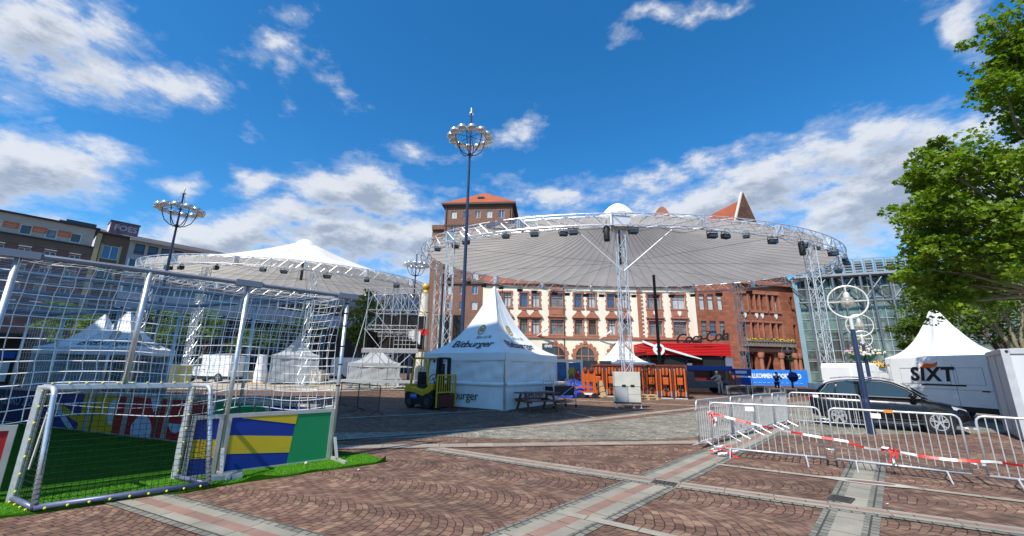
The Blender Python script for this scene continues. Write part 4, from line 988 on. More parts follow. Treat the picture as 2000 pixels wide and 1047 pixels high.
# nearest tent: one corner post points at the viewer
pagoda('pagoda_tent', 'large closed white beer tent with roof lettering and serving counter, behind the forklift', (-0.93, 21.54, 0), radians(-33.2), 2.45, 2.42, 5.9, PVC, logo=(0, 1), skirt=True)
pagoda('pagoda_tent', 'white lettered pagoda beer tent with open sides seen through the net of the football cage', (-21.6, 23.2, 0), radians(12), 1.75, 2.5, 4.55, PVC, (0, 0, 1, 1), logo=(0, 1), side_mat=PVCG)
pagoda('pagoda_tent', 'plain white pagoda tent peeping out behind the open lettered one beyond the cage net', (-23.35, 23.6, 0), radians(12), 1.7, 2.5, 4.35, PVC, (1, 0, 1, 1), side_mat=PVCG)
pagoda('pagoda_tent', 'small grey white pagoda tent with closed sides beyond the cage net', (-21.8, 42.8, .1), radians(25), 2.1, 2.65, 4.75, PVCG, side_mat=PVCG)
pagoda('pagoda_tent', 'low grey white pagoda tent behind the scaffolding stage', (-13.6, 42.5, 0), radians(15), 2.4, 2.1, 3.9, PVCG, side_mat=PVCG)
pagoda('pagoda_tent', 'small white pagoda tent behind the row of orange pallet trucks', (14.7, 56.3, 0), radians(4), 3.4, 2.6, 5.8, PVC, (0, 0, 0, 0), logo=(0,))
pagoda('pagoda_tent', 'white pagoda tent with a tall pointed peak behind the white rental van', (23.25, 22.4, 0), radians(-12), 1.75, 2.6, 5.3, PVC, (1, 1, 1, 1))
pagoda('pagoda_tent', 'white pagoda tent whose peak just shows behind the other one under the trees', (27.6, 25.6, 0), radians(-12), 1.8, 2.5, 4.55, PVC, (1, 1, 1, 1))

# ------------------------------------------------------------------ artificial turf and football cage
def turf_mat():
    m = bpy.data.materials.new('artificial_turf'); m.use_nodes = True; nt = m.node_tree; N = NT(nt); bs = nt.nodes['Principled BSDF']; bs.inputs['Roughness'].default_value = .95; bs.inputs['Specular IOR Level'].default_value = .05
    pos = N.n('ShaderNodeNewGeometry').outputs['Position']; a = N.noise(pos, 140.0, 3, .7).outputs[0]; b = N.noise(pos, 3.0, 4, .6).outputs[0]
    c = N.mix(N.rng(a, .3, .7, 0.0, 1.0), (.010, .050, .002, 1), (.050, .18, .006, 1)); k = N.rng(b, .3, .7, .75, 1.15)  # mat tones lowered to carry the deep shade inside the cage
    c = N.mix(1.0, c, N.n('ShaderNodeCombineColor', {0: k, 1: k, 2: k}).outputs[0], 'MULTIPLY'); N.put(bs.inputs['Base Color'], c)
    bp = N.n('ShaderNodeBump', {'Strength': .5, 'Distance': .01, 'Height': a}); N.put(bs.inputs['Normal'], bp.outputs[0]); return m
TURF = turf_mat()
RP = Vector((-3.34, 8.27, 0)); U = Vector((.731, .682, 0)); V = Vector((-.933, .360, 0)); OUT = Vector((.682, -.731, 0))
tf = MB()
def edge(s): return .40 + .03*sin(s*5) + .05*max(0, 1-abs(s+.25)*1.6)
nu = 90
rows = []
for i in range(nu+1):
    s = -9.5 + 10.25*i/nu
    base = RP + U*s; e = base + OUT*(edge(s)+.32+.03*sin(s*2.1)); lift = .03 + (.055*math.exp(-((s+1.35)/.14)**2)) + (.10*math.exp(-((s-.72)/.07)**2)) + .012*sin(s*9)
    rows.append((e, lift))
vs = []; fs = []
for (e, l) in rows: vs += [(e.x, e.y, 0.0), (e.x, e.y, l), tuple(e-OUT*.12+Vector((0, 0, .03))), tuple(e-OUT*.75+Vector((0, 0, .03)))]
for i in range(nu):
    for k in range(3): fs.append((i*4+k, (i+1)*4+k, (i+1)*4+k+1, i*4+k+1))
tf.add(vs, fs)
q = [vs[i*4+3] for i in range(nu+1)]
back = [RP+U*.75+V*.3+Vector((0, 0, .03)), RP+V*12.6+U*.4+Vector((0, 0, .03)), RP+V*13+U*-10+Vector((0, 0, .03)), RP+U*-9.5+Vector((0, 0, .03))]
tf.add(q + [tuple(b) for b in back], [tuple(range(len(q)+4))])
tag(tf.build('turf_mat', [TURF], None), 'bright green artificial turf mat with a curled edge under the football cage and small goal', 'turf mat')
BLADE = mat('turf_blade', (.15, .42, .02), .6, var=.25, scale=30, transl=.45)  # brighter than the mat: sunlight of the front strip put into the colour
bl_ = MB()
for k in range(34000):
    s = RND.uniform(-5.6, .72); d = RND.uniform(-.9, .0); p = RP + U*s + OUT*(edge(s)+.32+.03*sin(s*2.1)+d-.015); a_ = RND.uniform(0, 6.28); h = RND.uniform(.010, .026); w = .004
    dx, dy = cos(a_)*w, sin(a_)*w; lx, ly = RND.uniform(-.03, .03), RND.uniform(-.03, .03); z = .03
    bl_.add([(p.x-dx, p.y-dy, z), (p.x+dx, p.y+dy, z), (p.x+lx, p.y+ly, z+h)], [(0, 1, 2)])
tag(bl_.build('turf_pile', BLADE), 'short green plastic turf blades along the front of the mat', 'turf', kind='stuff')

cage = thing('football_cage', 'small football cage with white rope nets, steel posts and colourful printed boards', 'football cage', tuple(RP))
NETW = mat('white_rope', (.74, .74, .72), .7, var=.08); NETS = mat('shaded_rope', (.46, .47, .48), .7, var=.08)  # second rope: white rope with the roof net's shade put into its colour
TOP = 3.1
def at(p, z=0.0): return Vector((p.x, p.y, z))
po = MB()
for s in (0, -1.75, -3.07, -4.4, -6.15, -7.9):
    zb = .0 if s not in (-3.07,) else 1.42
    o = MB(); p = U*s; o.tube(at(p, zb), at(p, TOP), .036, 10); o.build('post', GALV, cage, smooth=True)
for d in (2.6, 5.2, 7.8, 10.4, 12.4):
    o = MB(); p = V*d; o.tube(at(p), at(p, TOP), .034, 8); o.build('post', GALV, cage, smooth=True)
BAR = mat('blue_grey_bar', (.20, .22, .27), .45, .2, var=.1, scale=3)
b = MB(); b.tube(at(U*.08, TOP), at(U*-9.2, TOP), .04, 8); 
for s in (0, -1.75, -4.4, -6.15): b.beam(at(U*(s-.2), TOP), at(U*(s+.2), TOP), .11, .10)
b.tube(at(Vector((0, 0, 0)), TOP), at(V*12.4, TOP), .04, 8); b.build('top_bar', BAR, cage)
RB = U.copy(); 
b = MB()
for d in (1.9, 4.9, 7.9, 10.6): b.tube(at(V*d, TOP), at(V*d - U*9.0 - V*0.0, TOP), .038, 8)
b.build('roof_bars', BAR, cage)
# nets
def net(nm, org, du, dv, lu, lv, cell, r, m, parent, sagf=None, skip=None):
    q = MB(); nu_, nv_ = max(1, round(lu/cell)), max(1, round(lv/cell))
    def P(i, j):
        u, v = lu*i/nu_, lv*j/nv_; p = org+du*u+dv*v
        jx = Vector((sin(i*12.9+j*3.1), sin(i*4.7+j*8.3), sin(i*7.1+j*5.9)))*cell*.05
        return p + jx + (sagf(u, v) if sagf else Vector((0, 0, 0)))
    for i in range(nu_+1): q.path([P(i, j) for j in range(nv_+1)], r, 3, cap=False)
    for j in range(nv_+1): q.path([P(i, j) for i in range(nu_+1)], r, 3, cap=False)
    return q.build(nm, m, parent)
Z = Vector((0, 0, 1))
net('net', at(U*-.03, 1.03)+V*.05, -U, Z, 9.0, 2.0, .145, .0068, NETW, cage, lambda u, v: V*(.08*sin(v*1.5)+.03*sin(u*1.7))*.9 - Z*(.05*(1-v/2.0)**2*(1+sin(u*3.3))) + U*(.012*sin(v*4)))
net('net', at(V*.05, .98), V, Z, 12.3, 2.08, .15, .0046, NETW, cage, lambda u, v: -U*(.22*sin(pi*min(v/2.0, 1))*math.exp(-u*.4)+.03*sin(u*2)) - Z*.03*sin(u*2.2))
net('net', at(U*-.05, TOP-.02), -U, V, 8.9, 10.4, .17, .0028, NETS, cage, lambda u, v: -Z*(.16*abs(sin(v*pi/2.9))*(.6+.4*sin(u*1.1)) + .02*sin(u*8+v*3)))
ties = MB()
for s in range(9):
    p = U*(-.25-s*.22); ties.tube(at(p, .94), at(p, 1.05)+V*.03, .012, 5)
for z in (1.35, 1.75, 2.1, 2.5, 2.75, 2.95):
    ties.lathe([(.044, -.012), (.044, .012)], 8, (0, 0, z))
ties.build('ties', BLACK, cage)
# boards
BFR = mat('aluminium_board_frame', (.56, .53, .48), .4, .5, var=.12)
def board(p0, p1, nm='board', face=1, h=.93):
    # framed printed panel between two points; face=+1 shows its print to the outside
    d = (p1-p0); L = d.length; d.normalize(); n = Vector((d.y, -d.x, 0)); M = Matrix.Identity(4)
    y = -n*1.0
    for i in range(3): M[i][0] = d[i]; M[i][1] = y[i]; M[i][2] = Z[i]; M[i][3] = p0[i]
    f = MB(M); f.bx(0, L, -.03, .03, .0, .055); f.bx(0, L, -.03, .03, h-.06, h); f.bx(0, .06, -.031, .031, .055, h-.06); f.bx(L-.06, L, -.031, .031, .055, h-.06)
    o = f.build(nm, BFR, cage); return o, M, L
def panel(o, M, polys, y=-.012, th=.006):
    for (nm, m_, pl) in polys:
        q = MB(M); q.xprism(pl, y-th, y); q.build(nm, m_, o); y -= .002 if y < 0 else -.002
PG = mat('green_print', (.012, .24, .085), .5, var=.04); PB = mat('blue_print', (.008, .035, .25), .45, var=.06); PY = mat('yellow_print', (.62, .42, .02), .5, var=.05); PR = mat('red_print', (.42, .015, .02), .5, var=.05); PW = mat('pale_blue_print', (.48, .58, .72), .5, var=.05); PN = mat('navy_print', (.006, .02, .12), .45, var=.08)
o, M, L = board(U*-1.73, U*-.02, face=1)
panel(o, M, [('print', PB, [(.055, .06), (L-.055, .06), (L-.055, .87), (.055, .87)]), ('print', PG, [(.98, .05), (L-.05, .05), (L-.05, .875), (1.06, .875)]), ('print', PY, [(.05, .32), (1.0, .235), (1.02, .50), (.05, .60)]), ('print', PY, [(.20, .876), (.2, .855), (1.045, .70), (1.06, .876)])])
o, M, L = board(U*-2.2, U*-1.78)
panel(o, M, [('print', PB, [(.055, .06), (L-.055, .06), (L-.055, .87), (.055, .87)]), ('print', PY, [(.05, .30), (L-.05, .28), (L-.05, .55), (.05, .58)])])
o, M, L = board(U*-5.2, U*-3.98)
panel(o, M, [('print', PR, [(.055, .06), (L-.055, .06), (L-.055, .87), (.055, .87)]), ('print', PB, [(.05, .55), (.45, .88), (.05, .88)])])
o, M, L = board(U*-8.8, U*-5.3); panel(o, M, [('print', PN, [(.055, .06), (L-.055, .06), (L-.055, .87), (.055, .87)])])
# inner side of the side wall: prints face into the cage
INS = .012
def inner(d0, d1, polys):
    o, M, L = board(V*d0, V*d1, h=.98)
    for (nm, m_, pl) in [('print', polys[0], [(.05, .05), (L-.05, .05), (L-.05, .92), (.05, .92)])] + polys[1]:
        pass
    return o, M, L
def inpanel(d0, d1, base, extra):
    o, M, L = board(V*d0, V*d1, h=.98); k = 0
    for (nm, m_, pl) in [('print', base, [(.05, .05), (L-.05, .05), (L-.05, .92), (.05, .92)])] + extra:
        s = -1 if INW < 0 else 1; q = MB(M); a_, b_ = s*(.010+k*.004), s*(.014+k*.004); q.xprism(pl, min(a_, b_), max(a_, b_)); q.build(nm, m_, o); k += 1
    return o
# which side of the panel looks into the cage
dV = V; nV = Vector((dV.y, -dV.x, 0)); INW = -1 if (-nV).dot(-U) < 0 else 1
arc = lambda cx, cz, r, a0, a1, n=12: [(cx+r*cos(radians(a0+(a1-a0)*k/n)), cz+r*sin(radians(a0+(a1-a0)*k/n))) for k in range(n+1)]
inpanel(.05, 1.7, PB, [('print', PY, [(.05, .3), (1.5, .6), (1.5, .8), (.05, .5)])])
inpanel(1.75, 3.35, PG, [])
inpanel(3.4, 4.85, PR, [('print', PW, arc(.45, .05, .40, 0, 180)), ('print', PW, arc(1.1, .50, .3, 200, 340))])
inpanel(4.9, 6.4, PR, [('print', PW, arc(.85, .10, .42, 20, 160)+[(.46, .06), (1.2, .06)]), ('print', PW, [(.25, .92), (.7, .92), (.5, .6)])])
inpanel(6.45, 8.0, PY, [('print', PR, [(.05, .05), (.42, .05), (.42, .92), (.05, .92)]), ('print', PW, arc(.42, .55, .33, -80, 80))])
inpanel(8.05, 10.6, PB, [('print', PY, [(.05, .3), (.05, .14), (2.4, .72), (2.4, .9)]), ('print', PW, [(.45, .06), (.75, .06), (2.3, .9), (1.95, .9)]), ('print', PY, [(.05, .05), (.28, .05), (.28, .92), (.05, .92)])])
ob = inpanel(10.65, 14.0, PN, [])
vs, fs = text_mesh('UEFA EURO 2024', .34, .002)
d = V; M4 = Matrix.Identity(4); xx = -V if INW < 0 else -V
nrm = Vector((0, 0, 1)).cross(xx)
inward = -U
if nrm.dot(inward) > 0: pass
for i in range(3): M4[i][0] = xx[i]; M4[i][1] = Z[i]; M4[i][2] = (xx.cross(Z))[i]; M4[i][3] = (V*11.9+Vector((0, 0, .62))+(-U)*.05)[i]
q = MB(M4); q.add(vs, fs); q.build('lettering', mat('pale_blue_lettering', (.30, .40, .55), .5), ob)
# board feet
for s, w in ((-1.74, 1), (.02, 0)):
    f = MB(); p = U*s+OUT*.03
    f.beam(at(p, .06), at(p+OUT*.55+U*.05, .05), .05, .05); f.beam(at(p+OUT*.04, .42), at(p+OUT*.24, .08), .045, .03)
    f.build('brace', BFR, cage)
    if w:
        f = MB(); c = p+OUT*.42; f.box((c.x, c.y, .075), (.30, .16, .08), radians(43)); f.box((c.x+.16, c.y+.07, .07), (.14, .14, .1), radians(43)); f.build('clamp', GALV, cage, bevel=.008)

# ------------------------------------------------------------------ small goal
gl_ = thing('small_goal', 'small aluminium football goal with dark net and yellow clips before the cage', 'goal', (-6.15, 5.63, .03))
GA = mat('goal_aluminium', (.66, .68, .70), .32, .6, var=.12, scale=9); GB = mat('goal_base_tube', (.13, .15, .24), .4, .3, var=.12, scale=7)
A1 = Vector((0, 0, 0)); A2 = Vector((1.12, 1.13, 0)); B1 = Vector((.65, -.34, 0)); B2 = Vector((1.88, .76, 0)); HG = 1.36
o = MB(); 
for a in (A1, A2): o.beam(at(a), at(a, HG+.02), .085, .075)
o.beam(at(A1, HG), at(A2, HG), .08, .075); o.build('mouth_frame', GA, gl_, bevel=.01)
NT_ = mat('dark_net_wrap', (.10, .11, .12), .6)
for a, b_ in ((A1, B1), (A2, B2)):
    o = MB(); dd = b_-a; pts = [at(a, HG), at(a+dd*.45, HG)] + [at(a+dd*(.45+.17*sin(radians(t))), HG-.16+.16*cos(radians(t))) for t in range(15, 91, 15)] + [at(a+dd*.80, HG*.5), at(b_, .04)]
    o.path(pts, .031, 10); o.build('side_tube', GA, gl_, smooth=True)
    o = MB()
    for k in range(22):
        q_ = k/21; pz = HG-.22-(HG-.3)*q_; pp_ = a+dd*(.63+.36*q_); o.lathe([(.035, -.010), (.035, .010)], 8, (pp_.x, pp_.y, pz))
    o.build('net_lacing', NT_, gl_)
o = MB(); o.tube(at(B1, .04), at(B2, .04), .034, 10); o.tube(at(A1, .04), at(B1, .04), .033, 10); o.tube(at(A2, .04), at(B2, .04), .033, 10); o.build('base_tube', GB, gl_, smooth=True)
o = MB(); o.path([at(B1+(B2-B1)*k/12+(A1-B1)*.25, HG-.18-.09*sin(pi*k/12)) for k in range(13)], .006, 4); o.path([at(A1*.45+B1*.55, HG-.28), at(A1*.6+B1*.4, .4)], .014, 5); o.build('ropes', mat('pale_cord', (.6, .56, .46), .7), gl_)
NETD = mat('dark_green_net', (.012, .02, .014), .7)
ub = (B2-B1).normalized()
def gside(a, b_):
    dd = (b_-a); L = dd.length; dd.normalize(); q = MB()
    for k in range(1, 9):
        x = L*k/9; zt = HG if x < L*.5 else HG-(x-L*.5)/(L*.5)*HG*.97; q.path([at(a+dd*x, .04), at(a+dd*x, max(zt, .05))], 0.0034, 3)
    for k in range(1, 20):
        z = HG*k/20; xm = L*(.5+.5*(1-z/HG)); q.path([at(a, z), at(a+dd*xm, z)], 0.0034, 3)
    q.build('net', NETD, gl_)
gside(A1, B1); gside(A2, B2)
q = MB(); Lb = (B2-B1).length; Pm = lambda x, y: at(B1+ub*x, .04) + (at(A1*.25+B1*.75*1.0, HG-.05)-at(B1, .04))*y + Vector((.02, -.02, 0))*sin(x*4)*sin(y*3)
for k in range(25): q.path([Pm(Lb*k/24, j/18) for j in range(19)], 0.0034, 3, cap=False)
for j in range(19): q.path([Pm(Lb*k/24, j/18) for k in range(25)], 0.0034, 3, cap=False)
q.build('net', NETD, gl_)
cy = MB(); YC = mat('yellow_clip', (.80, .70, .05), .4)
for k in range(7):
    z = .12+k*.2
    for a in (A1, A2): cy.sphere((a.x+.05, a.y-.03, z), .015, 6, 5)
for k in range(10): p = A1+(A2-A1)*(k+.5)/10; cy.sphere((p.x+.03, p.y-.03, HG+.045), .015, 6, 5)
for k in range(9): p = B1+(B2-B1)*(k+.5)/9; cy.sphere((p.x+.04, p.y-.04, .03), .015, 6, 5)
for k in range(4): p = A1+(B1-A1)*(k+.5)/4; cy.sphere((p.x, p.y-.05, .02), .014, 6, 5)
cy.each('clip', YC, gl_)
bb = MB(); bb.sphere((0, 0, .03), .03, 10, 8); tag(bb.build('pebble', mat('pale_pebble', (.5, .48, .4), .7), None, smooth=True, loc=(-3.55, 7.78, .03)), 'small pale stone lying on the turf in front of the green board', 'stone')
bb = MB(); bb.sphere((0, 0, .015), .022, 8, 6, .7); tag(bb.build('pebble', MATS['pale_pebble'], None, smooth=True, loc=(-2.55, 7.57, .0)), 'tiny pale stone on the brown setts beside the turf corner', 'stone')
# ------------------------------------------------------------------ crowd barriers
BARR = mat('zinc_barrier', (.58, .59, .60), .4, .45, var=.12, scale=8)
def barrier(label, group):
    t = thing('crowd_barrier', label, 'barrier', group=group)
    L = 2.0; H = 1.06; zb = .16; r = .10
    f = MB(); pts = [(.0, 0, zb), (0, 0, H-r)] + [(r-r*cos(radians(a)), 0, H-r+r*sin(radians(a))) for a in (30, 60, 90)] + [(L-r+r*sin(radians(a)), 0, H-r+r*cos(radians(a))) for a in (0, 30, 60, 90)] + [(L, 0, zb)]
    f.path(pts, .019, 8); f.tube((-.0, 0, zb), (L, 0, zb), .018, 8); f.build('frame', BARR, t, smooth=True)
    b = MB()
    for k in range(1, 17): x = L*k/17; b.tube((x, 0, zb), (x, 0, H-.01), .0085, 6)
    b.build('bars', BARR, t)
    for x in (.33, L-.33):
        o = MB(); o.path([(x, -.30, .012), (x, -.10, .10), (x, 0, zb), (x, .10, .10), (x, .30, .012)], .015, 6); o.build('foot', BARR, t)
    h = MB()
    for z in (.32, .86): h.path([(L, 0, z), (L+.05, -.02, z), (L+.09, -.02, z), (L+.09, -.02, z-.07)], .009, 5); h.box((-.03, 0, z), (.05, .03, .03))
    h.each('hook', BARR, t)
    p = MB(); p.box((.78, -.02, H-.09), (.16, .006, .085)); p.build('plate', WHITE, t)
    return t
def place_b(p0, p1, label, group, proto=[None]):
    d = (p1[0]-p0[0], p1[1]-p0[1]); L = sqrt(d[0]**2+d[1]**2); rz = atan2(d[1], d[0]); s = (L-.08)/2.0
    if proto[0] is None:
        proto[0] = barrier(label, group); o = proto[0]; o.location = (p0[0], p0[1], 0); o.rotation_euler = (0, 0, rz); o.scale = (s, 1, 1); return o
    return dup(proto[0], (p0[0], p0[1], 0), rz, label, group, (s, 1, 1))
GBR = 'steel crowd barriers fencing off the parked car'
place_b((4.32, 9.33), (6.06, 8.31), 'front crowd barrier at the corner where the striped tape is tied on', GBR)
place_b((6.10, 8.26), (7.56, 7.16), 'front crowd barrier with the tape knot halfway along it', GBR)
place_b((7.62, 7.08), (9.15, 5.9), 'crowd barrier cut off by the picture edge beside the site container', GBR)
side = [(4.30, 9.95), (5.93, 11.55), (7.16, 12.65), (8.45, 13.8), (9.52, 14.74)]
sl = ['nearest', 'second', 'third', 'farthest']
for i in range(4): place_b(side[i], side[i+1], '%s barrier of the slanted side row running from the front corner back to the car' % sl[i], GBR)
place_b((9.62, 14.74), (11.25, 13.62), 'rear crowd barrier close to the black car, behind the front row', GBR)
og = MB(); og.box((0, 0, 0), (.13, .045, .05)); ot = og.build('tag', mat('orange_tag', (.60, .24, .04), .5), None)
tag(ot, 'small orange marker strip on top of the second front barrier', 'marker'); ot.location = (6.79, 7.74, 1.06); ot.rotation_euler = (0, 0, radians(-37))
# barrier tape
TR_ = mat('red_tape', (.62, .03, .025), .4, var=.04); TW = mat('white_tape', (.80, .79, .78), .4, var=.04)
tp = MB(); P3 = [Vector((4.28, 9.25, .86)), Vector((6.2, 8.05, .50)), Vector((6.62, 7.70, .43)), Vector((7.6, 6.92, .40)), Vector((8.9, 5.85, .42))]
segs = []
for a, b_ in zip(P3[:-1], P3[1:]):
    n = 24
    for k in range(n): segs.append((a+(b_-a)*(k/n)-Vector((0, 0, .05*sin(pi*k/n))), k))
segs.append((P3[-1], 0)); acc = 0.0
for (a, _), (b_, _) in zip(segs[:-1], segs[1:]):
    tp.cur = 0 if (acc % .46) < .23 else 1; L = (b_-a).length; n_ = Vector((b_-a)).cross(Z).normalized()*.012*sin(acc*4)
    tp.add([a+n_-Z*.019, b_+n_-Z*.019, b_-n_+Z*.019, a-n_+Z*.019], [(0, 1, 2, 3)]); acc += L
for (px_, py_, pz) in ((4.30, 9.25, .84), (6.66, 7.68, .43)):
    for k in range(9):
        tp.cur = k % 2; a = Vector((px_+RND.uniform(-.06, .06), py_+RND.uniform(-.06, .06), pz+RND.uniform(-.05, .05))); b_ = a+Vector((RND.uniform(-.12, .12), RND.uniform(-.12, .12), RND.uniform(-.28, .02))); tp.add([a, b_, b_+Vector((.03, 0, .02)), a+Vector((.03, 0, .03))], [(0, 1, 2, 3)])
tag(tp.build('barrier_tape', [TR_, TW], None), 'red and white striped tape stretched along the front barriers', 'barrier tape')
rg = MB(); RNDG = random.Random(5)
for k in range(16): c = Vector((4.5+RNDG.uniform(-.2, .25), 9.25+RNDG.uniform(-.15, .15), RNDG.uniform(.02, .16))); d_ = Vector((RNDG.uniform(-.16, .16), RNDG.uniform(-.12, .12), RNDG.uniform(-.06, .08))); rg.cur = k % 2; rg.add([c, c+d_, c+d_+Vector((.04, .03, .02)), c+Vector((.02, .05, .03))], [(0, 1, 2, 3)])
tag(rg.build('tape_scraps', [TR_, TW], None), 'loose tangle of red and white tape on the ground under the barrier corner', 'tape')

# ------------------------------------------------------------------ cars and vans
PAINTK = mat('black_car_paint', (.006, .006, .008), .22, 0.0, var=.03, coat=.3, spec=.3)
CGL = mat('car_glass', (.02, .03, .028), .02, var=.0, spec=1.0)
def wheel(parent, x, y, R_, w, side, rimm):
    o = MB(); o.T = Matrix.Translation((x, y, R_)) @ Matrix.Rotation(radians(90), 4, 'X')
    o.lathe([(R_*.68, -w/2), (R_*.92, -w/2), (R_, -w/2+.03), (R_, w/2-.03), (R_*.92, w/2), (R_*.68, w/2)], 32); wb = o.build('wheel', RUBBER, parent, smooth=False)
    r = MB(); r.T = Matrix.Translation((x, y, R_)) @ Matrix.Rotation(radians(90)*(1), 4, 'X')
    zf = -w/2-.012 if side < 0 else w/2+.012; zi = zf*.75
    r.lathe([(R_*.62, zf), (R_*.70, zf), (R_*.70, zi), (R_*.62, zi)], 32, capb=False, capt=False); r.lathe([(.001, zf*1.02), (.055, zf*1.02), (.06, zi)], 12)
    for k in range(5):
        a = 2*pi*k/5+.3
        for da in (-.17, .17): p0 = (cos(a)*.05, sin(a)*.05, zf*.98); p1 = (cos(a+da)*R_*.66, sin(a+da)*R_*.66, zf); r.beam(p0, p1, .035, .03)
    r.build('rim', rimm, wb)
    d = MB(); d.T = r.T; d.lathe([(.001, zi*.9), (R_*.62, zi*.9)], 20, capb=False, capt=False); d.build('brake_disc', DARK, wb)
    return wb
def loft(mb, secs):
    n = len(secs[0]); o = []; vs = []
    for s in secs: vs += s
    fs = []
    for i in range(len(secs)-1):
        for k in range(n): a = i*n+k; b = i*n+(k+1) % n; fs.append((a, a+n, b+n, b))
    fs.append(tuple(range(n))); fs.append(tuple(reversed(range((len(secs)-1)*n, len(secs)*n)))); mb.add(vs, fs)
def car(loc, rz):
    # local x is the driving direction, y to the left, origin on the ground below the middle
    t = thing('parked_car', 'shiny black estate style car parked behind the barriers with silver window trim', 'car', loc, rz)
    Lf, Lr = 2.22, -2.30; W = .93
    # body side: belt height, top of bonnet etc. as sections along x: (x, z_low, z_belt, half_low, half_belt)
    prof = [(-2.30, .42, .80, .70, .72), (-2.24, .32, .98, .82, .80), (-1.95, .26, 1.04, .90, .86), (-1.4, .24, 1.03, .93, .88), (-.6, .22, 1.0, .94, .90), (.3, .22, .99, .94, .90), (1.0, .22, .98, .94, .89), (1.35, .24, .95, .93, .86), (1.75, .27, .87, .91, .80), (2.05, .32, .78, .83, .70), (2.19, .40, .66, .68, .55)]
    def sec(x, zl, zb, hl, hb):
        zm = zl+(zb-zl)*.48
        return [(x, -hb*.75, zb+.02), (x, -hb*.97, zb-.03), (x, -hl*1.0, zm+.10), (x, -hl*1.005, zm), (x, -hl*.98, zl+.10), (x, -hl*.90, zl), (x, hl*.90, zl), (x, hl*.98, zl+.10), (x, hl*1.005, zm), (x, hl, zm+.10), (x, hb*.97, zb-.03), (x, hb*.75, zb+.02)]
    b = MB(); loft(b, [sec(*p) for p in prof]); o = b.build('body', PAINTK, t, smooth=True); m = o.modifiers.new('s', 'SUBSURF'); m.levels = 2; m.render_levels = 2
    # cabin
    cab = [(-2.10, 1.02, .70, 1.06), (-1.75, 1.0, .74, 1.46), (-1.2, 1.0, .76, 1.57), (-.4, .98, .78, 1.61), (.2, .98, .78, 1.585), (.62, .97, .78, 1.44), (1.18, .96, .76, 1.04)]
    def csec(x, zb, hb, zt):
        ht = hb-.17*(zt-zb)/.6; return [(x, -hb, zb-.05), (x, -hb+.01, zb+.02), (x, -(hb+ht)/2-.015, (zb+zt)/2), (x, -ht, zt-.06), (x, -ht*.8, zt), (x, ht*.8, zt), (x, ht, zt-.06), (x, (hb+ht)/2+.015, (zb+zt)/2), (x, hb-.01, zb+.02), (x, hb, zb-.05)]
    b = MB(); loft(b, [csec(*p) for p in cab]); o = b.build('cabin', PAINTK, t, smooth=True); m = o.modifiers.new('s', 'SUBSURF'); m.levels = 2; m.render_levels = 2
    # side glass with bright trim, following the cabin side
    def yside(x, z):
        zb, hb, zt = .98, .775, 1.60; f = max(0, min(1, (z-zb)/(zt-zb))); return hb-.17*f*.93+.028*sin(pi*f)+.012
    def gpoly(mb, pl, sgn, off):
        mb.add([(x, sgn*(yside(x, z)+off), z) for (x, z) in pl], [tuple(range(len(pl))) if sgn > 0 else tuple(reversed(range(len(pl))))])
    for sgn in (-1, 1):
        for nm, pl in (('side_window', [(-.52, 1.05), (.95, 1.04), (.60, 1.30), (.28, 1.44), (.02, 1.50), (-.52, 1.52)]), ('side_window', [(-1.38, 1.06), (-.58, 1.05), (-.58, 1.52), (-1.05, 1.51), (-1.30, 1.47)]), ('side_window', [(-1.83, 1.12), (-1.44, 1.07), (-1.36, 1.46), (-1.55, 1.40)])):
            q = MB(); gpoly(q, pl, sgn, .008); q.build(nm, CGL, t)
        q = MB(); q.path([(x, sgn*(yside(x, z)+.016), z) for (x, z) in [(1.0, 1.03), (.0, 1.035), (-1.45, 1.05), (-1.88, 1.11), (-1.60, 1.42), (-1.34, 1.485), (-1.05, 1.53), (-.5, 1.54), (.04, 1.52), (.32, 1.455), (.66, 1.30), (1.0, 1.03)]], .013, 5); q.build('window_trim', CHROME, t)
        q = MB(); q.path([(-1.5, sgn*.56, 1.60), (-1.0, sgn*.56, 1.655), (0.1, sgn*.56, 1.645), (.4, sgn*.56, 1.575)], .018, 6); q.build('roof_rail', CHROME, t)
        m_ = MB(); m_.sphere((.78, sgn*1.02, 1.10), .11, 12, 8, .75); m_.beam((.80, sgn*.86, 1.03), (.78, sgn*.98, 1.06), .05, .03); m_.build('wing_mirror', PAINTK, t, smooth=True)
        h = MB()
        for x in (-.95, .22): h.beam((x-.1, sgn*.945, .88), (x+.1, sgn*.947, .885), .02, .025)
        h.build('door_handle', CHROME, t)
        sk_ = MB(); sk_.beam((-1.0, sgn*.95, .27), (.98, sgn*.95, .27), .02, .06); sk_.beam((-1.0, sgn*.952, .36), (.98, sgn*.952, .36), .012, .02); sk_.build('sill', DARK, t)
        sm = MB()
        for pts in ([(-.55, 1.03), (-.57, .34)], [(.98, 1.0), (1.0, .7), (.92, .34)], [(-1.42, 1.03), (-1.30, .75), (-1.05, .62)]): sm.path([(x, sgn*(.945 if z < .85 else .90), z) for (x, z) in pts], .006, 3)
        sm.build('door_gaps', BLACK, t)
        hl = MB(); hl.add([(1.72, sgn*.845, .83), (2.08, sgn*.66, .73), (2.10, sgn*.665, .65), (1.75, sgn*.88, .73)], [(0, 1, 2, 3)]); hl.build('headlight', mat('headlight_glass', (.55, .58, .6), .1, .3), t)
        tl = MB(); tl.box((-2.27, sgn*.62, .90), (.08, .34, .12)); tl.build('tail_light', mat('tail_light_red', (.30, .01, .01), .2), t, bevel=.02)
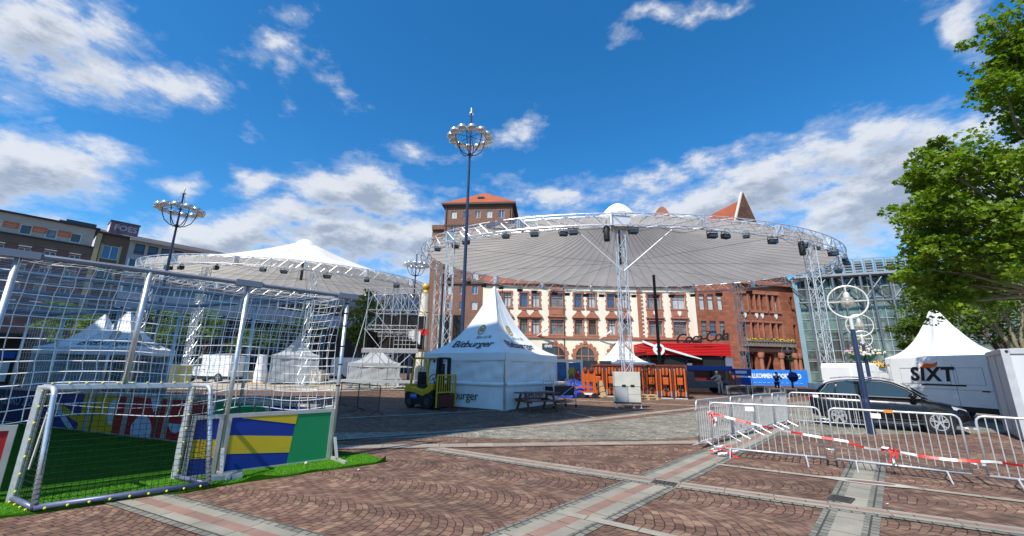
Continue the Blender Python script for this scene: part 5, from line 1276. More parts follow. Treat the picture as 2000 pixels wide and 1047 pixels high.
        for x in (-1.40, 1.32):
            ar = MB(); ar.path([(x+.40*cos(radians(a)), sgn*.925, .34+.40*sin(radians(a))) for a in range(0, 181, 15)], .045, 6); ar.build('wheel_arch', BLACK, t)
            wd = MB(); wd.T = Matrix.Translation((x, sgn*.84, .34)) @ Matrix.Rotation(radians(90), 4, 'X'); wd.lathe([(.41, -.115), (.41, .115)], 24); wd.build('wheel_well', BLACK, t)
            wheel(t, x, sgn*.86, .345, .22, -1 if sgn > 0 else 1, mat('alloy_rim', (.55, .56, .58), .25, .6, var=.05)) if False else wheel(t, x, sgn*.87, .345, .22, sgn*-1, mat('alloy_rim', (.55, .56, .58), .25, .6, var=.05))
    w = MB(); w.add([(.66, -.60, 1.435), (.66, .60, 1.435), (1.20, .70, 1.05), (1.20, -.70, 1.05)], [(0, 3, 2, 1)]); 
    for i in range(len(w.v)): x, y, z = w.v[i]; w.v[i] = (x+.02, y, z+.03)
    w.build('windscreen', CGL, t)
    w = MB(); w.add([(-2.09, -.6, 1.10), (-2.09, .6, 1.10), (-1.80, .56, 1.44), (-1.80, -.56, 1.44)], [(0, 1, 2, 3)]); 
    for i in range(len(w.v)): x, y, z = w.v[i]; w.v[i] = (x-.04, y, z+.02)
    w.build('rear_window', CGL, t)
    s_ = MB(); s_.box((-1.86, 0, 1.50), (.34, 1.16, .035)); s_.build('spoiler', PAINTK, t, bevel=.012)
    return t
car((11.62, 13.86, 0), atan2(-.97, .24)) if False else None
hd_ = Vector((.80, -.60, 0)).normalized(); lft = Vector((-hd_.y, hd_.x, 0))
cc_ = Vector((11.95, 13.68, 0)) + lft*.80
CARB = car((cc_.x, cc_.y, 0), atan2(hd_.y, hd_.x))
CARB.scale = (.87, .9, .97)
VANW = mat('white_van_paint', (.72, .73, .74), .28, var=.04, scale=1, coat=.6)
def van(name, label, loc, rz, L=5.9, H=2.62, W=1.0, lettering=None, stripe=None):
    t = thing(name, label, 'van', loc, rz)
    x0, x1 = -L/2, L/2
    side_ = [(x0, .45), (x0+.02, H-.25), (x0+.12, H), (x1-2.0, H), (x1-1.55, H-.12), (x1-.98, 1.62), (x1-.25, 1.30), (x1-.02, 1.02), (x1, .42)]
    b = MB(); b.xprism(side_, -W, W); o = b.build('body', VANW, t, bevel=.07)
    lo_ = MB(); lo_.bx(x0+.02, x1-.03, -W-.012, W+.012, .30, .52); lo_.build('sill', BLACK, t, bevel=.02)
    for sgn in (-1, 1):
        y = sgn*(W+.006)
        q = MB(); q.add([(x, y, z) for (x, z) in [(x1-2.0, 1.42), (x1-1.05, 1.42), (x1-1.5, 2.2), (x1-2.0, 2.22)]], [(0, 1, 2, 3)]); q.build('door_window', CGL, t)
        g = MB()
        for pl in ([(x1-2.1, .55), (x1-2.1, H-.35)], [(x1-3.3, .55), (x1-3.3, H-.35)], [(x0+.3, 1.15), (x1-2.1, 1.15)], [(x1-1.0, .6), (x1-1.0, 1.4)]): g.path([(x, y, z) for (x, z) in pl], .008, 3)
        rr_ = [(x0+.5, 1.35), (x0+.5, H-.5), (x1-3.45, H-.5), (x1-3.45, 1.35)]; g.path([(x, y, z) for (x, z) in rr_], .008, 3, closed=True); g.path([(x1-3.2, y, 1.35), (x1-3.2, y, H-.5), (x1-2.3, y, H-.5), (x1-2.3, y, 1.35)], .008, 3, closed=True)
        g.build('panel_gaps', mat('shadow_gap_grey', (.25, .26, .28), .6), t)
        h = MB(); h.box((x1-2.35, sgn*(W+.02), 1.12), (.22, .03, .04)); h.box((x1-1.85, sgn*(W+.02), 1.12), (.2, .03, .04)); h.build('door_handle', BLACK, t)
        m_ = MB(); m_.box((x1-1.05, sgn*(W+.16), 1.62), (.12, .22, .34)); m_.build('wing_mirror', BLACK, t, bevel=.03)
        for x in (x0+1.15, x1-.95):
            ar = MB(); ar.T = Matrix.Translation((x, sgn*(W-.1), .36)) @ Matrix.Rotation(radians(90), 4, 'X'); ar.lathe([(.43, -.12), (.43, .12)], 24); ar.build('wheel_well', BLACK, t); wheel(t, x, sgn*(W-.09), .36, .24, -sgn, mat('steel_rim', (.35, .35, .36), .4, .4))
    q = MB(); q.add([(x1-1.52, -.85, H-.16), (x1-1.52, .85, H-.16), (x1-.93, .9, 1.66), (x1-.93, -.9, 1.66)], [(0, 3, 2, 1)])
    q.v = [(x+.035, y, z+.02) for (x, y, z) in q.v]; q.build('windscreen', CGL, t)
    hl = MB()
    for sgn in (-1, 1): hl.box((x1-.06, sgn*.78, .98), (.12, .26, .22))
    hl.each('headlight', mat('headlight_glass', (.55, .58, .6), .1, .3), t, bevel=.02)
    if lettering:
        vs, fs = text_mesh(lettering, 1.0, .004, shear=.12, spacing=1.1, offset=.035)
        q = MB(Matrix.Translation((x0+1.75, -W-.012, 1.72)) @ Matrix.Rotation(radians(90), 4, 'X') @ Matrix.Scale(.78, 4)); q.add(vs, fs); q.build('lettering', mat('black_lettering', (.012, .012, .014), .35, var=0), t)
        q = MB(); q.bx(x0+1.3, x0+2.95, -W-.014, -W-.006, 1.28, 1.34); q.build('stripe', MATS['black_lettering'], t)
        q = MB(); q.xprism([(x0+1.38, 2.04), (x0+1.6, 2.20), (x0+1.9, 2.17), (x0+2.1, 2.25), (x0+2.02, 2.06), (x0+1.75, 2.0), (x0+1.55, 2.02)], -W-.02, -W-.008); q.build('swoosh', mat('orange_lettering', (.72, .12, .02), .4, var=0), t)
    if stripe:
        q = MB(); q.bx(x1-2.9, x1-2.2, -W-.012, -W-.004, 1.5, 1.85); q.build('logo', mat('green_logo', (.05, .35, .15), .5), t)
    return t
# the rental van stands parallel to the car
vh = Vector((.10, -.995, 0)).normalized()
van('rental_van', 'tall white rental van with dark lettering, dappled by tree shade behind the black car', (19.0, 16.85, 0), atan2(vh.y, vh.x), lettering='SIXT', H=2.5)
van('delivery_van', 'white delivery van with a small green logo seen through the cage net', (-29.8, 42.6, .15), radians(172), L=5.2, H=2.5, stripe=True)
van('delivery_van', 'white van partly hidden behind the ring lamps and the rental van', (22.6, 26.5, 0), radians(10), L=5.2, H=2.35)
van('delivery_van', 'white van far behind the scaffolding stage under the trees', (-16.9, 47, .2), radians(5), L=5.5, H=2.5)
# grey site container at the right edge
CONG = mat('grey_white_container', (.52, .53, .54), .5, var=.1, scale=1.4, streak=True)
sc_ = thing('site_container', 'pale grey site container beside the white rental van', 'container'); sc_.matrix_world = frame_M((13.75, 11.65, 0), 133)
b = MB(); b.bx(0, 4.5, 0, 3.0, .12, 2.36); b.build('body', CONG, sc_)
f = MB()
for (x0, x1, y0, y1) in ((-.03, .13, -.03, .13), (4.4, 4.53, -.03, .13), (-.03, .13, 2.9, 3.03)): f.bx(x0, x1, y0, y1, .02, 2.44)
f.bx(.13, 4.4, -.035, .1, 2.3, 2.45); f.bx(-.035, .1, .13, 2.9, 2.3, 2.45); f.bx(.13, 4.4, -.035, .1, .03, .17); f.bx(-.035, .1, .13, 2.9, .03, .17); f.build('frame', mat('container_frame_grey', (.42, .43, .45), .45, var=.12), sc_, bevel=.01)
f = MB()
f.bx(-.02, -.002, 1.45, 1.52, .2, 2.28)
for k in range(4): f.bx(.55+k*1.0, .57+k*1.0, -.012, -.002, .2, 2.28)
f.build('panel_joint', CONG, sc_)
f = MB(); f.sphere((.08, -.04, 2.38), .035, 8, 6); f.tube((.6, -.05, 2.1), (3.5, -.05, 2.08), .012, 5); f.build('fittings', DARK, sc_)

# ------------------------------------------------------------------ forklift
fk = thing('forklift', 'small yellow and black forklift parked against the white beer tent', 'forklift', (-3.55, 18.95, 0), radians(-36))
b = MB(); b.xprism([(-1.12, .62), (-1.16, .80), (-1.05, 1.0), (-.80, 1.02), (-.72, .9), (-.15, .82), (.02, .78), (.32, .92), (.36, 1.05), (.62, 1.05), (.64, .80), (.3, .58), (0, .52), (-.5, .64), (-.9, .68)], -.5, .5); b.build('body', YEL, fk, bevel=.035)
b = MB(); b.xprism([(-1.08, .16), (-1.13, .61), (-.9, .67), (-.5, .63), (0, .51), (.3, .57), (.64, .78), (.68, .18)], -.47, .47); b.build('chassis', BLACK, fk)
b = MB(); b.bx(-1.165, -1.10, -.3, .3, .5, .8) if False else b.bx(-.72, -.28, -.512, -.502, .42, .62); b.build('name_plate', mat('blue_plate', (.03, .12, .45), .4), fk)
vs, fs = text_mesh('HYSTER', .1, .001); q = MB(Matrix.Translation((-.5, -.514, .53)) @ Matrix.Rotation(radians(90), 4, 'X')); q.add(vs, fs); q.build('lettering', WHITE, fk)
g = MB()
for y in (-.46, .46): g.path([(-.78, y, .98), (-.70, y, 1.55), (-.64, y, 2.05), (-.56, y, 2.13), (.02, y, 2.13), (.12, y, 2.06), (.24, y, 1.5), (.36, y, .95)], .048, 8)
for k in range(7): x = -.5+k*.085; g.beam((x, -.46, 2.13), (x, .46, 2.13), .02, .05)
g.build('roof_guard', YEL, fk)
s = MB(); s.bx(-.62, -.1, -.26, .26, .82, 1.0); s.box((-.58, 0, 1.26), (.14, .46, .58)); s.build('seat', BLACK, fk, bevel=.05)
s = MB(); s.path([(.30, 0, .95), (.2, 0, 1.18), (.12, 0, 1.28)], .03, 6); s.T = Matrix.Translation((.1, 0, 1.3)) @ Matrix.Rotation(radians(-50), 4, 'Y'); s.path([(cos(2*pi*k/20)*.17, sin(2*pi*k/20)*.17, 0) for k in range(20)], .018, 6, closed=True); s.build('steering_wheel', BLACK, fk)
m = MB()
for y in (-.33, .33): m.bx(.70, .82, y-.06, y+.06, .06, 2.14); m.bx(.83, .92, y*.74-.05, y*.74+.05, .1, 2.10)
for z in (.3, 1.2, 2.08): m.bx(.705, .915, -.27, .27, z, z+.09)
m.tube((.78, 0, .2), (.78, 0, 1.9), .045, 8); m.tube((.86, .14, .3), (.86, .14, 2.0), .03, 6); m.build('mast', BLACK, fk)
m = MB()
for k in range(9): y = -.52+k*.13; m.bx(.97, 1.0, y-.014, y+.014, .72, 1.42)
m.bx(.965, 1.005, -.56, .56, 1.4, 1.45); m.bx(.965, 1.005, -.56, .56, .68, .74); m.bx(.96, 1.01, -.58, -.53, .1, 1.45); m.bx(.96, 1.01, .53, .58, .1, 1.45); m.build('load_guard', YEL, fk)
m = MB(); m.bx(.955, 1.0, -.5, .5, .12, .62); m.build('carriage', RUST, fk)
for y in (-.34, .34): m = MB(); m.bx(1.0, 2.0, y-.06, y+.06, .05, .10); m.build('fork', RUST, fk)
for x, r_, y in ((-.78, .27, .40), (-.78, .27, -.40), (.42, .33, .47), (.42, .33, -.47)):
    o = MB(); o.T = Matrix.Translation((x, y, r_)) @ Matrix.Rotation(radians(90), 4, 'X'); o.lathe([(r_*.9, -.1), (r_, -.07), (r_, .07), (r_*.9, .1)], 20); w = o.build('wheel', RUBBER, fk)
    o = MB(); o.T = Matrix.Translation((x, y, r_)) @ Matrix.Rotation(radians(90), 4, 'X'); o.lathe([(r_*.5, -.11), (r_*.5, .11)], 14); o.build('hub', DARK, w)
m = MB(); m.tube((.26, -.42, 2.08), (.62, -.42, 2.1), .015, 5); m.sphere((.6, -.42, 2.0), .06, 8, 6); m.build('work_lamp', BLACK, fk)
# picnic table
pt = thing('picnic_table', 'dark brown wooden picnic table with benches in front of the beer tent', 'picnic table', (1.15, 18.55, 0), radians(24))
m = MB()
for k in range(5): m.bx(-.95, .95, -.37+k*.15, -.24+k*.15, .71, .755)
m.build('table_top', BROWNWOOD, pt)
for y in (-.75, .75):
    m = MB(); m.bx(-.95, .95, y-.14, y-.005, .42, .465); m.bx(-.95, .95, y+.005, y+.14, .42, .465); m.build('seat', BROWNWOOD, pt)
m = MB()
for x in (-.65, .65): m.beam((x, -.8, .40), (x, .8, .40), .05, .1); m.beam((x, -.6, .02), (x, -.22, .72), .09, .06); m.beam((x, .6, .02), (x, .22, .72), .09, .06)
m.build('legs', BROWNWOOD, pt)
# small rolling scaffold
rs = thing('rolling_scaffold', 'low aluminium rolling scaffold with a ladder frame beside the picnic table', 'scaffold', (2.35, 20.25, 0), radians(40))
m = MB()
for x in (-.75, .75):
    for y in (-.33, .33): m.tube((x, y, .12), (x, y, 1.28), .025, 6)
    for k in range(5): m.tube((x, -.33, .3+k*.22), (x, .33, .3+k*.22), .018, 6)
for z in (.3, 1.05): m.tube((-.75, -.33, z), (.75, -.33, z), .02, 6); m.tube((-.75, .33, z), (.75, .33, z), .02, 6)
m.tube((-.75, -.33, .3), (.75, -.33, 1.05), .018, 6); m.tube((.75, .33, .3), (-.75, .33, 1.05), .018, 6); m.tube((-1.0, -.33, 1.5), (-.75, -.33, .8), .02, 6); m.build('frame', GALV, rs)
m = MB(); m.bx(-.7, .7, -.3, .3, .55, .98); m.build('load', mat('dark_case', (.02, .02, .025), .5), rs, bevel=.02)
m = MB()
for x in (-.75, .75):
    for y in (-.33, .33): m.sphere((x, y, .065), .065, 8, 6)
m.each('castor', RUBBER, rs)
def crumpled(name, label, cat, loc, r, m_, seed, n=20, sz=.45):
    q = MB(); R2 = random.Random(seed); k1, k2, k3 = [R2.uniform(2, 5) for _ in range(3)]
    q.grid(lambda i, j: (lambda a, b: (cos(a)*sin(b)*r*(1+.2*sin(a*k1)+.1*sin(a*9+b*7)), sin(a)*sin(b)*r*.7*(1+.2*sin(a*k2+b*3)), max(0.01, cos(b)*r*sz*2*(1+.25*sin(a*3+b*k3)+.1*sin(a*11)))))(2*pi*i, .05+1.52*j), n*2, n, cu=True)
    return tag(q.build(name, m_, None, loc=loc), label, cat)
crumpled('tarpaulin', 'crumpled blue tarpaulin heap behind the rolling scaffold', 'tarpaulin', (4.05, 27.5, 0), .95, BLUE, 3)
crumpled('tarpaulin', 'lower end of blue tarpaulin spread toward the person in red', 'tarpaulin', (5.6, 31.5, 0), .95, BLUE, 8, sz=.3)
# ballast block stand in front of the canopy column
ba = thing('ballast_stack', 'pale concrete blocks stacked on a low steel stand at the front canopy column', 'ballast', (5.6, 20.5, 0), radians(-3))
CONC = mat('pale_concrete', (.52, .50, .43), .85, var=.14, scale=2.5, bump=.2, bscale=30)
m = MB(); m.bx(-.60, .60, -.28, .28, .98, 1.66); m.build('block', CONC, ba, bevel=.015)
m = MB(); m.bx(-.585, -.01, -.27, .27, .265, .97); m.build('block', mat('grey_concrete', (.36, .36, .36), .8, var=.3, scale=.9), ba, bevel=.012)
m = MB(); m.bx(.005, .585, -.27, .27, .265, .60); m.build('block', CONC, ba, bevel=.012); m = MB(); m.bx(.005, .585, -.27, .27, .61, .97); m.build('block', CONC, ba, bevel=.012)
m = MB(); m.bx(-.28, -.10, -.30, -.272, .985, 1.07); m.bx(.12, .30, -.30, -.272, .985, 1.07); m.each('lifting_slot', BLACK, ba)
m = MB(); m.bx(-.60, .60, -.27, .27, .20, .25); m.build('base_plate', DARK, ba)
for (x, y) in ((-.55, -.24), (-.2, .24), (.25, -.2), (.58, -.26)):
    m = MB(); m.tube((x, y, .02), (x, y, .20), .022, 6); m.lathe([(.10, 0), (.10, .02), (.03, .05)], 12, (x, y, 0)); m.build('leg', GALV, ba)

# ------------------------------------------------------------------ orange pallet trucks, container, pallets
ct = thing('shipping_container', 'dark red corrugated shipping container behind the row of orange pallet trucks', 'container'); ct.matrix_world = frame_M((5.75, 29.6, 0), 110)
m = MB(); m.bx(0, 6.05, 0, 2.0, .1, 2.05)
for k in range(30): m.bx(.1+k*.2, .2+k*.2, -.035, -.001, .2, 1.95)
for k in range(10): m.bx(6.051, 6.085, .1+k*.19, .2+k*.19, .2, 1.95); m.bx(-.035, -.001, .1+k*.19, .2+k*.19, .2, 1.95)
m.build('body', RUST, ct)
m = MB()
for (x, y) in ((0, 0), (6.05, 0), (0, 2), (6.05, 2)): m.box((x, y, 1.08), (.14, .14, 2.14))
m.bx(0, 6.05, -.05, .05, 2.02, 2.14); m.bx(0, 6.05, -.06, .06, .04, .16); m.build('frame', RUST, ct)
m = MB(); m.bx(0, 6.05, 0.05, 2.0, 2.05, 2.1); m.build('roof', RUST, ct)
def pallet_truck():
    t = thing('pallet_truck', 'orange pallet truck stood on end against the dark red container', 'pallet truck', group='orange pallet trucks stood on end in a row')
    for x in (-.30, .30):
        m = MB(); m.xprism([(x-.055, .10), (x+.055, .10), (x+.055, 1.62), (x+.04, 1.74), (x-.04, 1.74), (x-.055, 1.62)], -.13, -.03); f = m.build('fork', ORANGE, t, bevel=.01)
        m = MB(); m.xprism([(x-.05, .14), (x+.05, .14), (x+.05, .46), (x-.05, .46)], -.15, -.131); m.lathe([(.045, 0), (.045, .12)], 8, (x, -.09, 1.74)); m.build('roller', mat('grey_rollers', (.25, .25, .26), .5), f)
    m = MB(); m.xprism([(-.17, .86), (.17, .86), (.18, 1.32), (-.18, 1.32)], -.17, -.02); m.build('body', ORANGE, t, bevel=.03)
    for sg in (-1, 1):
        m = MB(); m.xprism([(sg*.05, 1.46), (sg*.17, 1.46), (sg*.19, 1.80), (sg*.15, 1.92), (sg*.08, 1.95), (sg*.04, 1.82)][::sg], -.15, -.02); m.build('wheel_cover', ORANGE, t, bevel=.03)
        m = MB(); m.xprism([(sg*.06, .16), (sg*.2, .16), (sg*.22, .5), (sg*.1, .62), (sg*.06, .5)][::sg], -.13, -.02); m.build('lower_cover', ORANGE, t, bevel=.02)
    m = MB(); m.tube((0, -.2, .86), (0, -.24, .22), .022, 6); m.path([(-.16, -.24, .66), (-.1, -.24, .60), (.1, -.24, .60), (.16, -.24, .66)], .028, 6); m.tube((0, -.15, 1.38), (0, -.15, 1.9), .028, 6); m.build('handle', DARK, t)
    m = MB(); m.bx(-.45, -.385, -.2, .02, 0, 1.98); m.bx(.385, .41, -.2, .02, 0, 1.98); m.build('divider', RUST, t)
    m = MB(); m.bx(-.41, .41, -.16, .02, .0, .055); m.build('stand', mat('pale_grey_stand', (.5, .5, .5), .6), t)
    return t
PTK = pallet_truck(); fM = frame_M((5.75, 29.6, 0), 110)
for i in range(7):
    p = fM @ Vector((.42+i*.87, -.22, 0))
    if i == 0: PTK.location = p; PTK.rotation_euler = (0, 0, radians(-20))
    else: dup(PTK, p, radians(-20))
tl = thing('orange_trolley', 'orange transport trolley with upright posts at the end of the red container', 'trolley', (4.95, 27.3, 0), radians(-6))
m = MB(); m.bx(-1.0, .6, -.4, .4, .34, .44); m.bx(-.9, .5, -.45, -.35, .62, .70); m.build('deck', ORANGE, tl)
m = MB()
for x in (-.25, .02, .42): m.bx(x-.09, x+.09, -.12, .1, .44, 1.75)
m.bx(-.2, .4, -.1, .05, 1.0, 1.5); m.each('upright', ORANGE, tl)
m = MB()
for x in (-.12, .28): m.sphere((x, -.05, 1.7), .16, 10, 8, 1.3)
m.each('drum', RUST, tl)
m = MB()
for x in (-.6, -.35, .35, .5): m.T = Matrix.Translation((x, -.38, .16)) @ Matrix.Rotation(radians(90), 4, 'X'); m.lathe([(.16, -.05), (.16, .05)], 14)
m.each('wheel', RUBBER, tl)
m = MB(); m.bx(-.3, .3, -.42, -.2, .22, .33); m.build('tray', WHITE, tl)
def pallet(loc, rz, label, tilt=0):
    t = thing('wooden_pallet', label, 'pallet', loc, rz); t.rotation_euler = (radians(tilt), 0, rz)
    m = MB()
    for k in range(6): m.bx(-.6, .6, -.4+k*.145, -.29+k*.145, .122, .144)
    m.build('deck_boards', WOOD, t)
    m = MB()
    for y in (-.35, 0, .35):
        for x in (-.53, 0, .53): m.bx(x-.07, x+.07, y-.05, y+.05, .022, .10)
        m.bx(-.6, .6, y-.05, y+.05, 0, .021); m.bx(-.6, .6, y-.05, y+.05, .101, .121)
    m.build('blocks', WOOD, t)
pallet((8.45, 26.6, .15), radians(-6), 'upper wooden pallet of the two stacked before the pallet trucks'); pallet((8.5, 26.6, 0), radians(-6), 'lower wooden pallet of the two stacked before the pallet trucks')
pb = MB(); pb.T = Matrix.Rotation(radians(-14), 4, 'Y'); pb.bx(-.16, .16, -.03, .03, 0, 1.05)
for z in (.05, .38, .72): pb.bx(-.2, .16, -.06, -.031, z, z+.24)
tag(pb.build('timber_board', WOOD, None, loc=(6.05, 27.6, 0.03)), 'short pale timber board leaning beside the orange trolley', 'board')
# ------------------------------------------------------------------ red ribbed drinks pavilion
REDP = mat('bright_red_panels', (.62, .018, .018), .4, var=.08, scale=2)
cp = thing('drinks_pavilion', 'bright red ribbed drinks pavilion with black script lettering and a white swirl on the roof', 'pavilion', (18.24, 57, -.45), radians(0), scale=(1.267, 1.267, 1.267))
m = MB()
for k in range(8):
    z = 3.42+k*.165; m.bx(0 if k > 1 else .3, 9.4, 0, 4.0, z, z+.12); m.bx(9.43, 9.55, .3, 4, z, z+.1)
m.build('ribbed_roof', REDP, cp, bevel=.03)
m = MB(); m.bx(.1, 9.3, .06, 3.9, 3.45, 4.7); m.build('roof_core', mat('deep_red_core', (.25, .008, .01), .5), cp)
for (txt, x, z, sz) in (('Coca-Cola', 6.55, 5.35, 1.45),):
    vs, fs = text_mesh(txt, sz*1.12, .03, shear=.38, spacing=.84, offset=.022); q = MB(Matrix.Translation((x, .6, z)) @ Matrix.Rotation(radians(-6), 4, 'Y') @ Matrix.Rotation(radians(90), 4, 'X')); q.add(vs, fs); q.build('lettering', BLACK, cp)
q = MB(); q.path([(4.9, .6, 4.85), (5.3, .6, 5.0), (5.9, .6, 4.9), (6.6, .6, 4.75)], [.02, .05, .05, .02], 6); q.path([(6.3, .6, 5.9), (6.9, .6, 6.15), (7.6, .6, 6.05), (8.0, .6, 5.85)], [.02, .05, .05, .02], 6)
for x in (5.2, 6.0, 6.8, 7.6, 8.2): q.tube((x, .65, 4.68), (x, .65, 5.1), .02, 4)
q.build('swash', BLACK, cp)
q = MB()
for k, (x, z, w) in enumerate(((4.6, 3.95, 1.4), (6.4, 3.9, 2.2), (5.6, 4.32, 2.6))): pass
vs, fs = text_mesh('TASTE THE FEELING', .24, .004); q.T = Matrix.Translation((6.4, -.035, 4.38)) @ Matrix.Rotation(radians(90), 4, 'X'); q.add(vs, fs); q.build('small_lettering', mat('dark_red_lettering', (.12, .005, .008), .5), cp)
# white swirl
m = MB(); 
ring = [(1.55+.62*cos(2*pi*k/32), -.16, 4.0+.62*sin(2*pi*k/32)) for k in range(32)]; ri = [(1.55+.38*cos(2*pi*k/32), -.16, 4.0+.38*sin(2*pi*k/32)) for k in range(32)]
for k in range(32):
    j = (k+1) % 32; a, b_, c, d = ring[k], ring[j], ri[j], ri[k]; off = (0, .14, 0)
    m.add([a, b_, c, d] + [(p[0], p[1]+.14, p[2]) for p in (a, b_, c, d)], [(3, 2, 1, 0), (4, 5, 6, 7), (0, 1, 5, 4), (2, 3, 7, 6)])
m.xprism([(-.15, 4.72), (-.15, 4.95), (1.1, 4.5), (.98, 4.25)], -.14, 0.0); m.xprism([(2.0, 4.25), (2.12, 4.0), (4.4, 3.35), (6.0, 3.0), (6.0, 3.08), (4.2, 3.62)], -.30, -.16); m.sphere((1.35, -.1, 3.95), .22, 12, 8); m.build('swirl', WHITE, cp)
m = MB()
for (x, y) in ((.6, .5), (4.6, .5), (8.8, .5), (.6, 3.6), (8.8, 3.6)): m.bx(x-.12, x+.12, y-.12, y+.12, 0, 3.4)
m.bx(.3, 9.0, .4, 3.8, 2.9, 3.1); m.bx(2.2, 4.4, .3, .55, 2.2, 3.3); m.bx(6.4, 8.6, .3, .55, 2.3, 3.3); m.build('frame', BLACK, cp)
m = MB(); m.bx(.3, 9.0, 1.6, 1.8, 0, 1.15); m.build('counter', mat('dark_red_counter', (.12, .01, .012), .5), cp)
m = MB(); m.bx(8.75, 9.5, .1, .3, 2.2, 3.2); m.bx(4.6, 5.1, .15, .3, 2.15, 2.6); m.each('screen', mat('blue_grey_panel', (.16, .18, .26), .4), cp)
dm_ = thing('lamp_post', 'black pole in front of the red pavilion and town hall', 'post', (13.5, 38, 0)); m = MB(); m.lathe([(.2, 0), (.2, .8), (.15, 1), (.13, 10.6)], 12); m.build('pole', BLACK, dm_)
# kiosk, easel, sign
ki = thing('white_kiosk', 'small white framed kiosk with posters beside the town hall arches', 'kiosk', (4.6, 46, 0), 0)
m = MB(); m.bx(0, 3.3, 0, .15, 2.55, 2.85); m.bx(0, .25, 0, .15, 0, 2.55); m.bx(1.5, 1.75, 0, .15, 0, 2.55); m.bx(3.05, 3.3, 0, .15, 0, 2.55); m.bx(0, 3.3, 0.2, 2.4, 2.6, 2.8); m.build('frame', WHITE, ki)
m = MB(); m.bx(.25, 1.5, .05, .1, .5, 2.5); m.bx(1.75, 3.05, .05, .1, .5, 2.5); m.each('poster', mat('blue_poster', (.04, .14, .38), .4, var=.5, scale=1.4), ki)
m = MB(); m.sphere((2.1, .0, 1.5), .42, 12, 8, 1.3); m.build('poster_print', mat('ochre_print', (.28, .25, .03), .6, var=.2), ki)
m = MB(); m.bx(3.4, 6.5, .3, 2.6, 0, 2.75); m.build('annex', mat('mid_grey_panel', (.20, .21, .23), .6, var=.1), ki)
ea = thing('easel', 'pale wooden A frame easel in front of the kiosk', 'easel', (6.05, 42.2, 0)); m = MB(); m.beam((-.55, 0, 0), (-.08, 0, 1.75), .09, .06); m.beam((.55, 0, 0), (.08, 0, 1.75), .09, .06); m.beam((0, .5, 0), (0, .05, 1.72), .07, .05); m.beam((-.3, -.02, .8), (.3, -.02, .8), .06, .05); m.build('frame', WOOD, ea)
bs_ = thing('hanging_sign', 'dark hanging sign with white letters on the cream town hall beside an arch', 'sign', (5.35, 60.6, 4.1)); m = MB(); m.bx(-.8, .8, 0, .12, 0, 1.35); m.build('board', mat('slate_sign', (.04, .06, .08), .5), bs_); m = MB(Matrix.Translation((0.1, -.01, .95)) @ Matrix.Rotation(radians(90), 4, 'X')); vs, fs = text_mesh('OVO', .5, .004, offset=.02); m.add(vs, fs); m.build('lettering', WHITE, bs_); m = MB(); m.bx(-.05, .05, .12, 1.4, .6, .7); m.build('bracket', DARK, bs_)
for (x, z) in ((3.9, 6.6), (13.2, 6.3)):
    fg = thing('flag_pole', 'short slanted white flag pole on the town hall, %s arched windows' % ('left of the' if x < 5 else 'between the second and third'), 'flag pole', (x, 61.8, z)); m = MB(); m.tube((0, 0, 0), (1.5, -1.2, 1.0), .07, 6); m.tube((.9, -.75, .62), (1.55, -1.25, 1.03), .13, 6); m.build('pole', WHITE, fg)
# blue banner fence
bf = thing('banner_fence', 'blue printed banner fence with white lettering in front of the red sandstone arcade', 'banner'); bf.matrix_world = frame_M((30.6, 55.9, 0), 117)
BAN = mat('bright_blue_banner', (.015, .17, .60), .5, var=.12, scale=.6, bump=.2, bscale=4)
for (x0, x1) in ((0, 3.9), (4.0, 7.2)):
    m = MB(); m.grid(lambda i, j: (x0+(x1-x0)*i, .02*sin(i*14)*sin(j*5), .15+1.95*j), 16, 5); m.build('banner', BAN, bf)
m = MB()
for x in (-.05, 3.95, 7.2): m.tube((x, .06, 0), (x, .06, 2.15), .03, 6); m.box((x, .06, .05), (.5, .3, .1))
m.each('post', GALV, bf)
vs, fs = text_mesh('WILLKOMMEN IN DORTMUND', .80, .003, offset=.02); q = MB(Matrix.Translation((3.6, -.05, 1.3)) @ Matrix.Rotation(radians(90), 4, 'X') @ Matrix.Scale(.52, 4, (1, 0, 0))); q.add(vs, fs); q.build('lettering', WHITE, bf)
m = MB(); 
for k in range(14): m.bx(-.2+k*.5, .1+k*.5, -.05, -.04, .45, .52)
m.build('small_print', mat('pale_blue_small_print', (.25, .45, .75), .5), bf)
rl2 = ring_lamp((28.3, 42.6, 0), 'ring lamp with a blue globe sticker in front of the blue banner fence', radians(-34)); rl2['group'] = 'lamps with a pale ring in a row'
basket((28.3, 42.3, 3.05), 'small dark flower basket on the lamp in front of the blue banner', (2, 4), .8)
m = MB(); m.T = Matrix.Translation((28.2, 42.2, 1.35)); m.lathe([(.001, -.5), (.3, -.4), (.5, 0), (.3, .4), (.001, .5)], 14); tag(m.build('blue_sign', mat('navy_sign', (.01, .025, .16), .4), None), 'round navy blue drum sign on the lamp before the blue banner', 'sign')
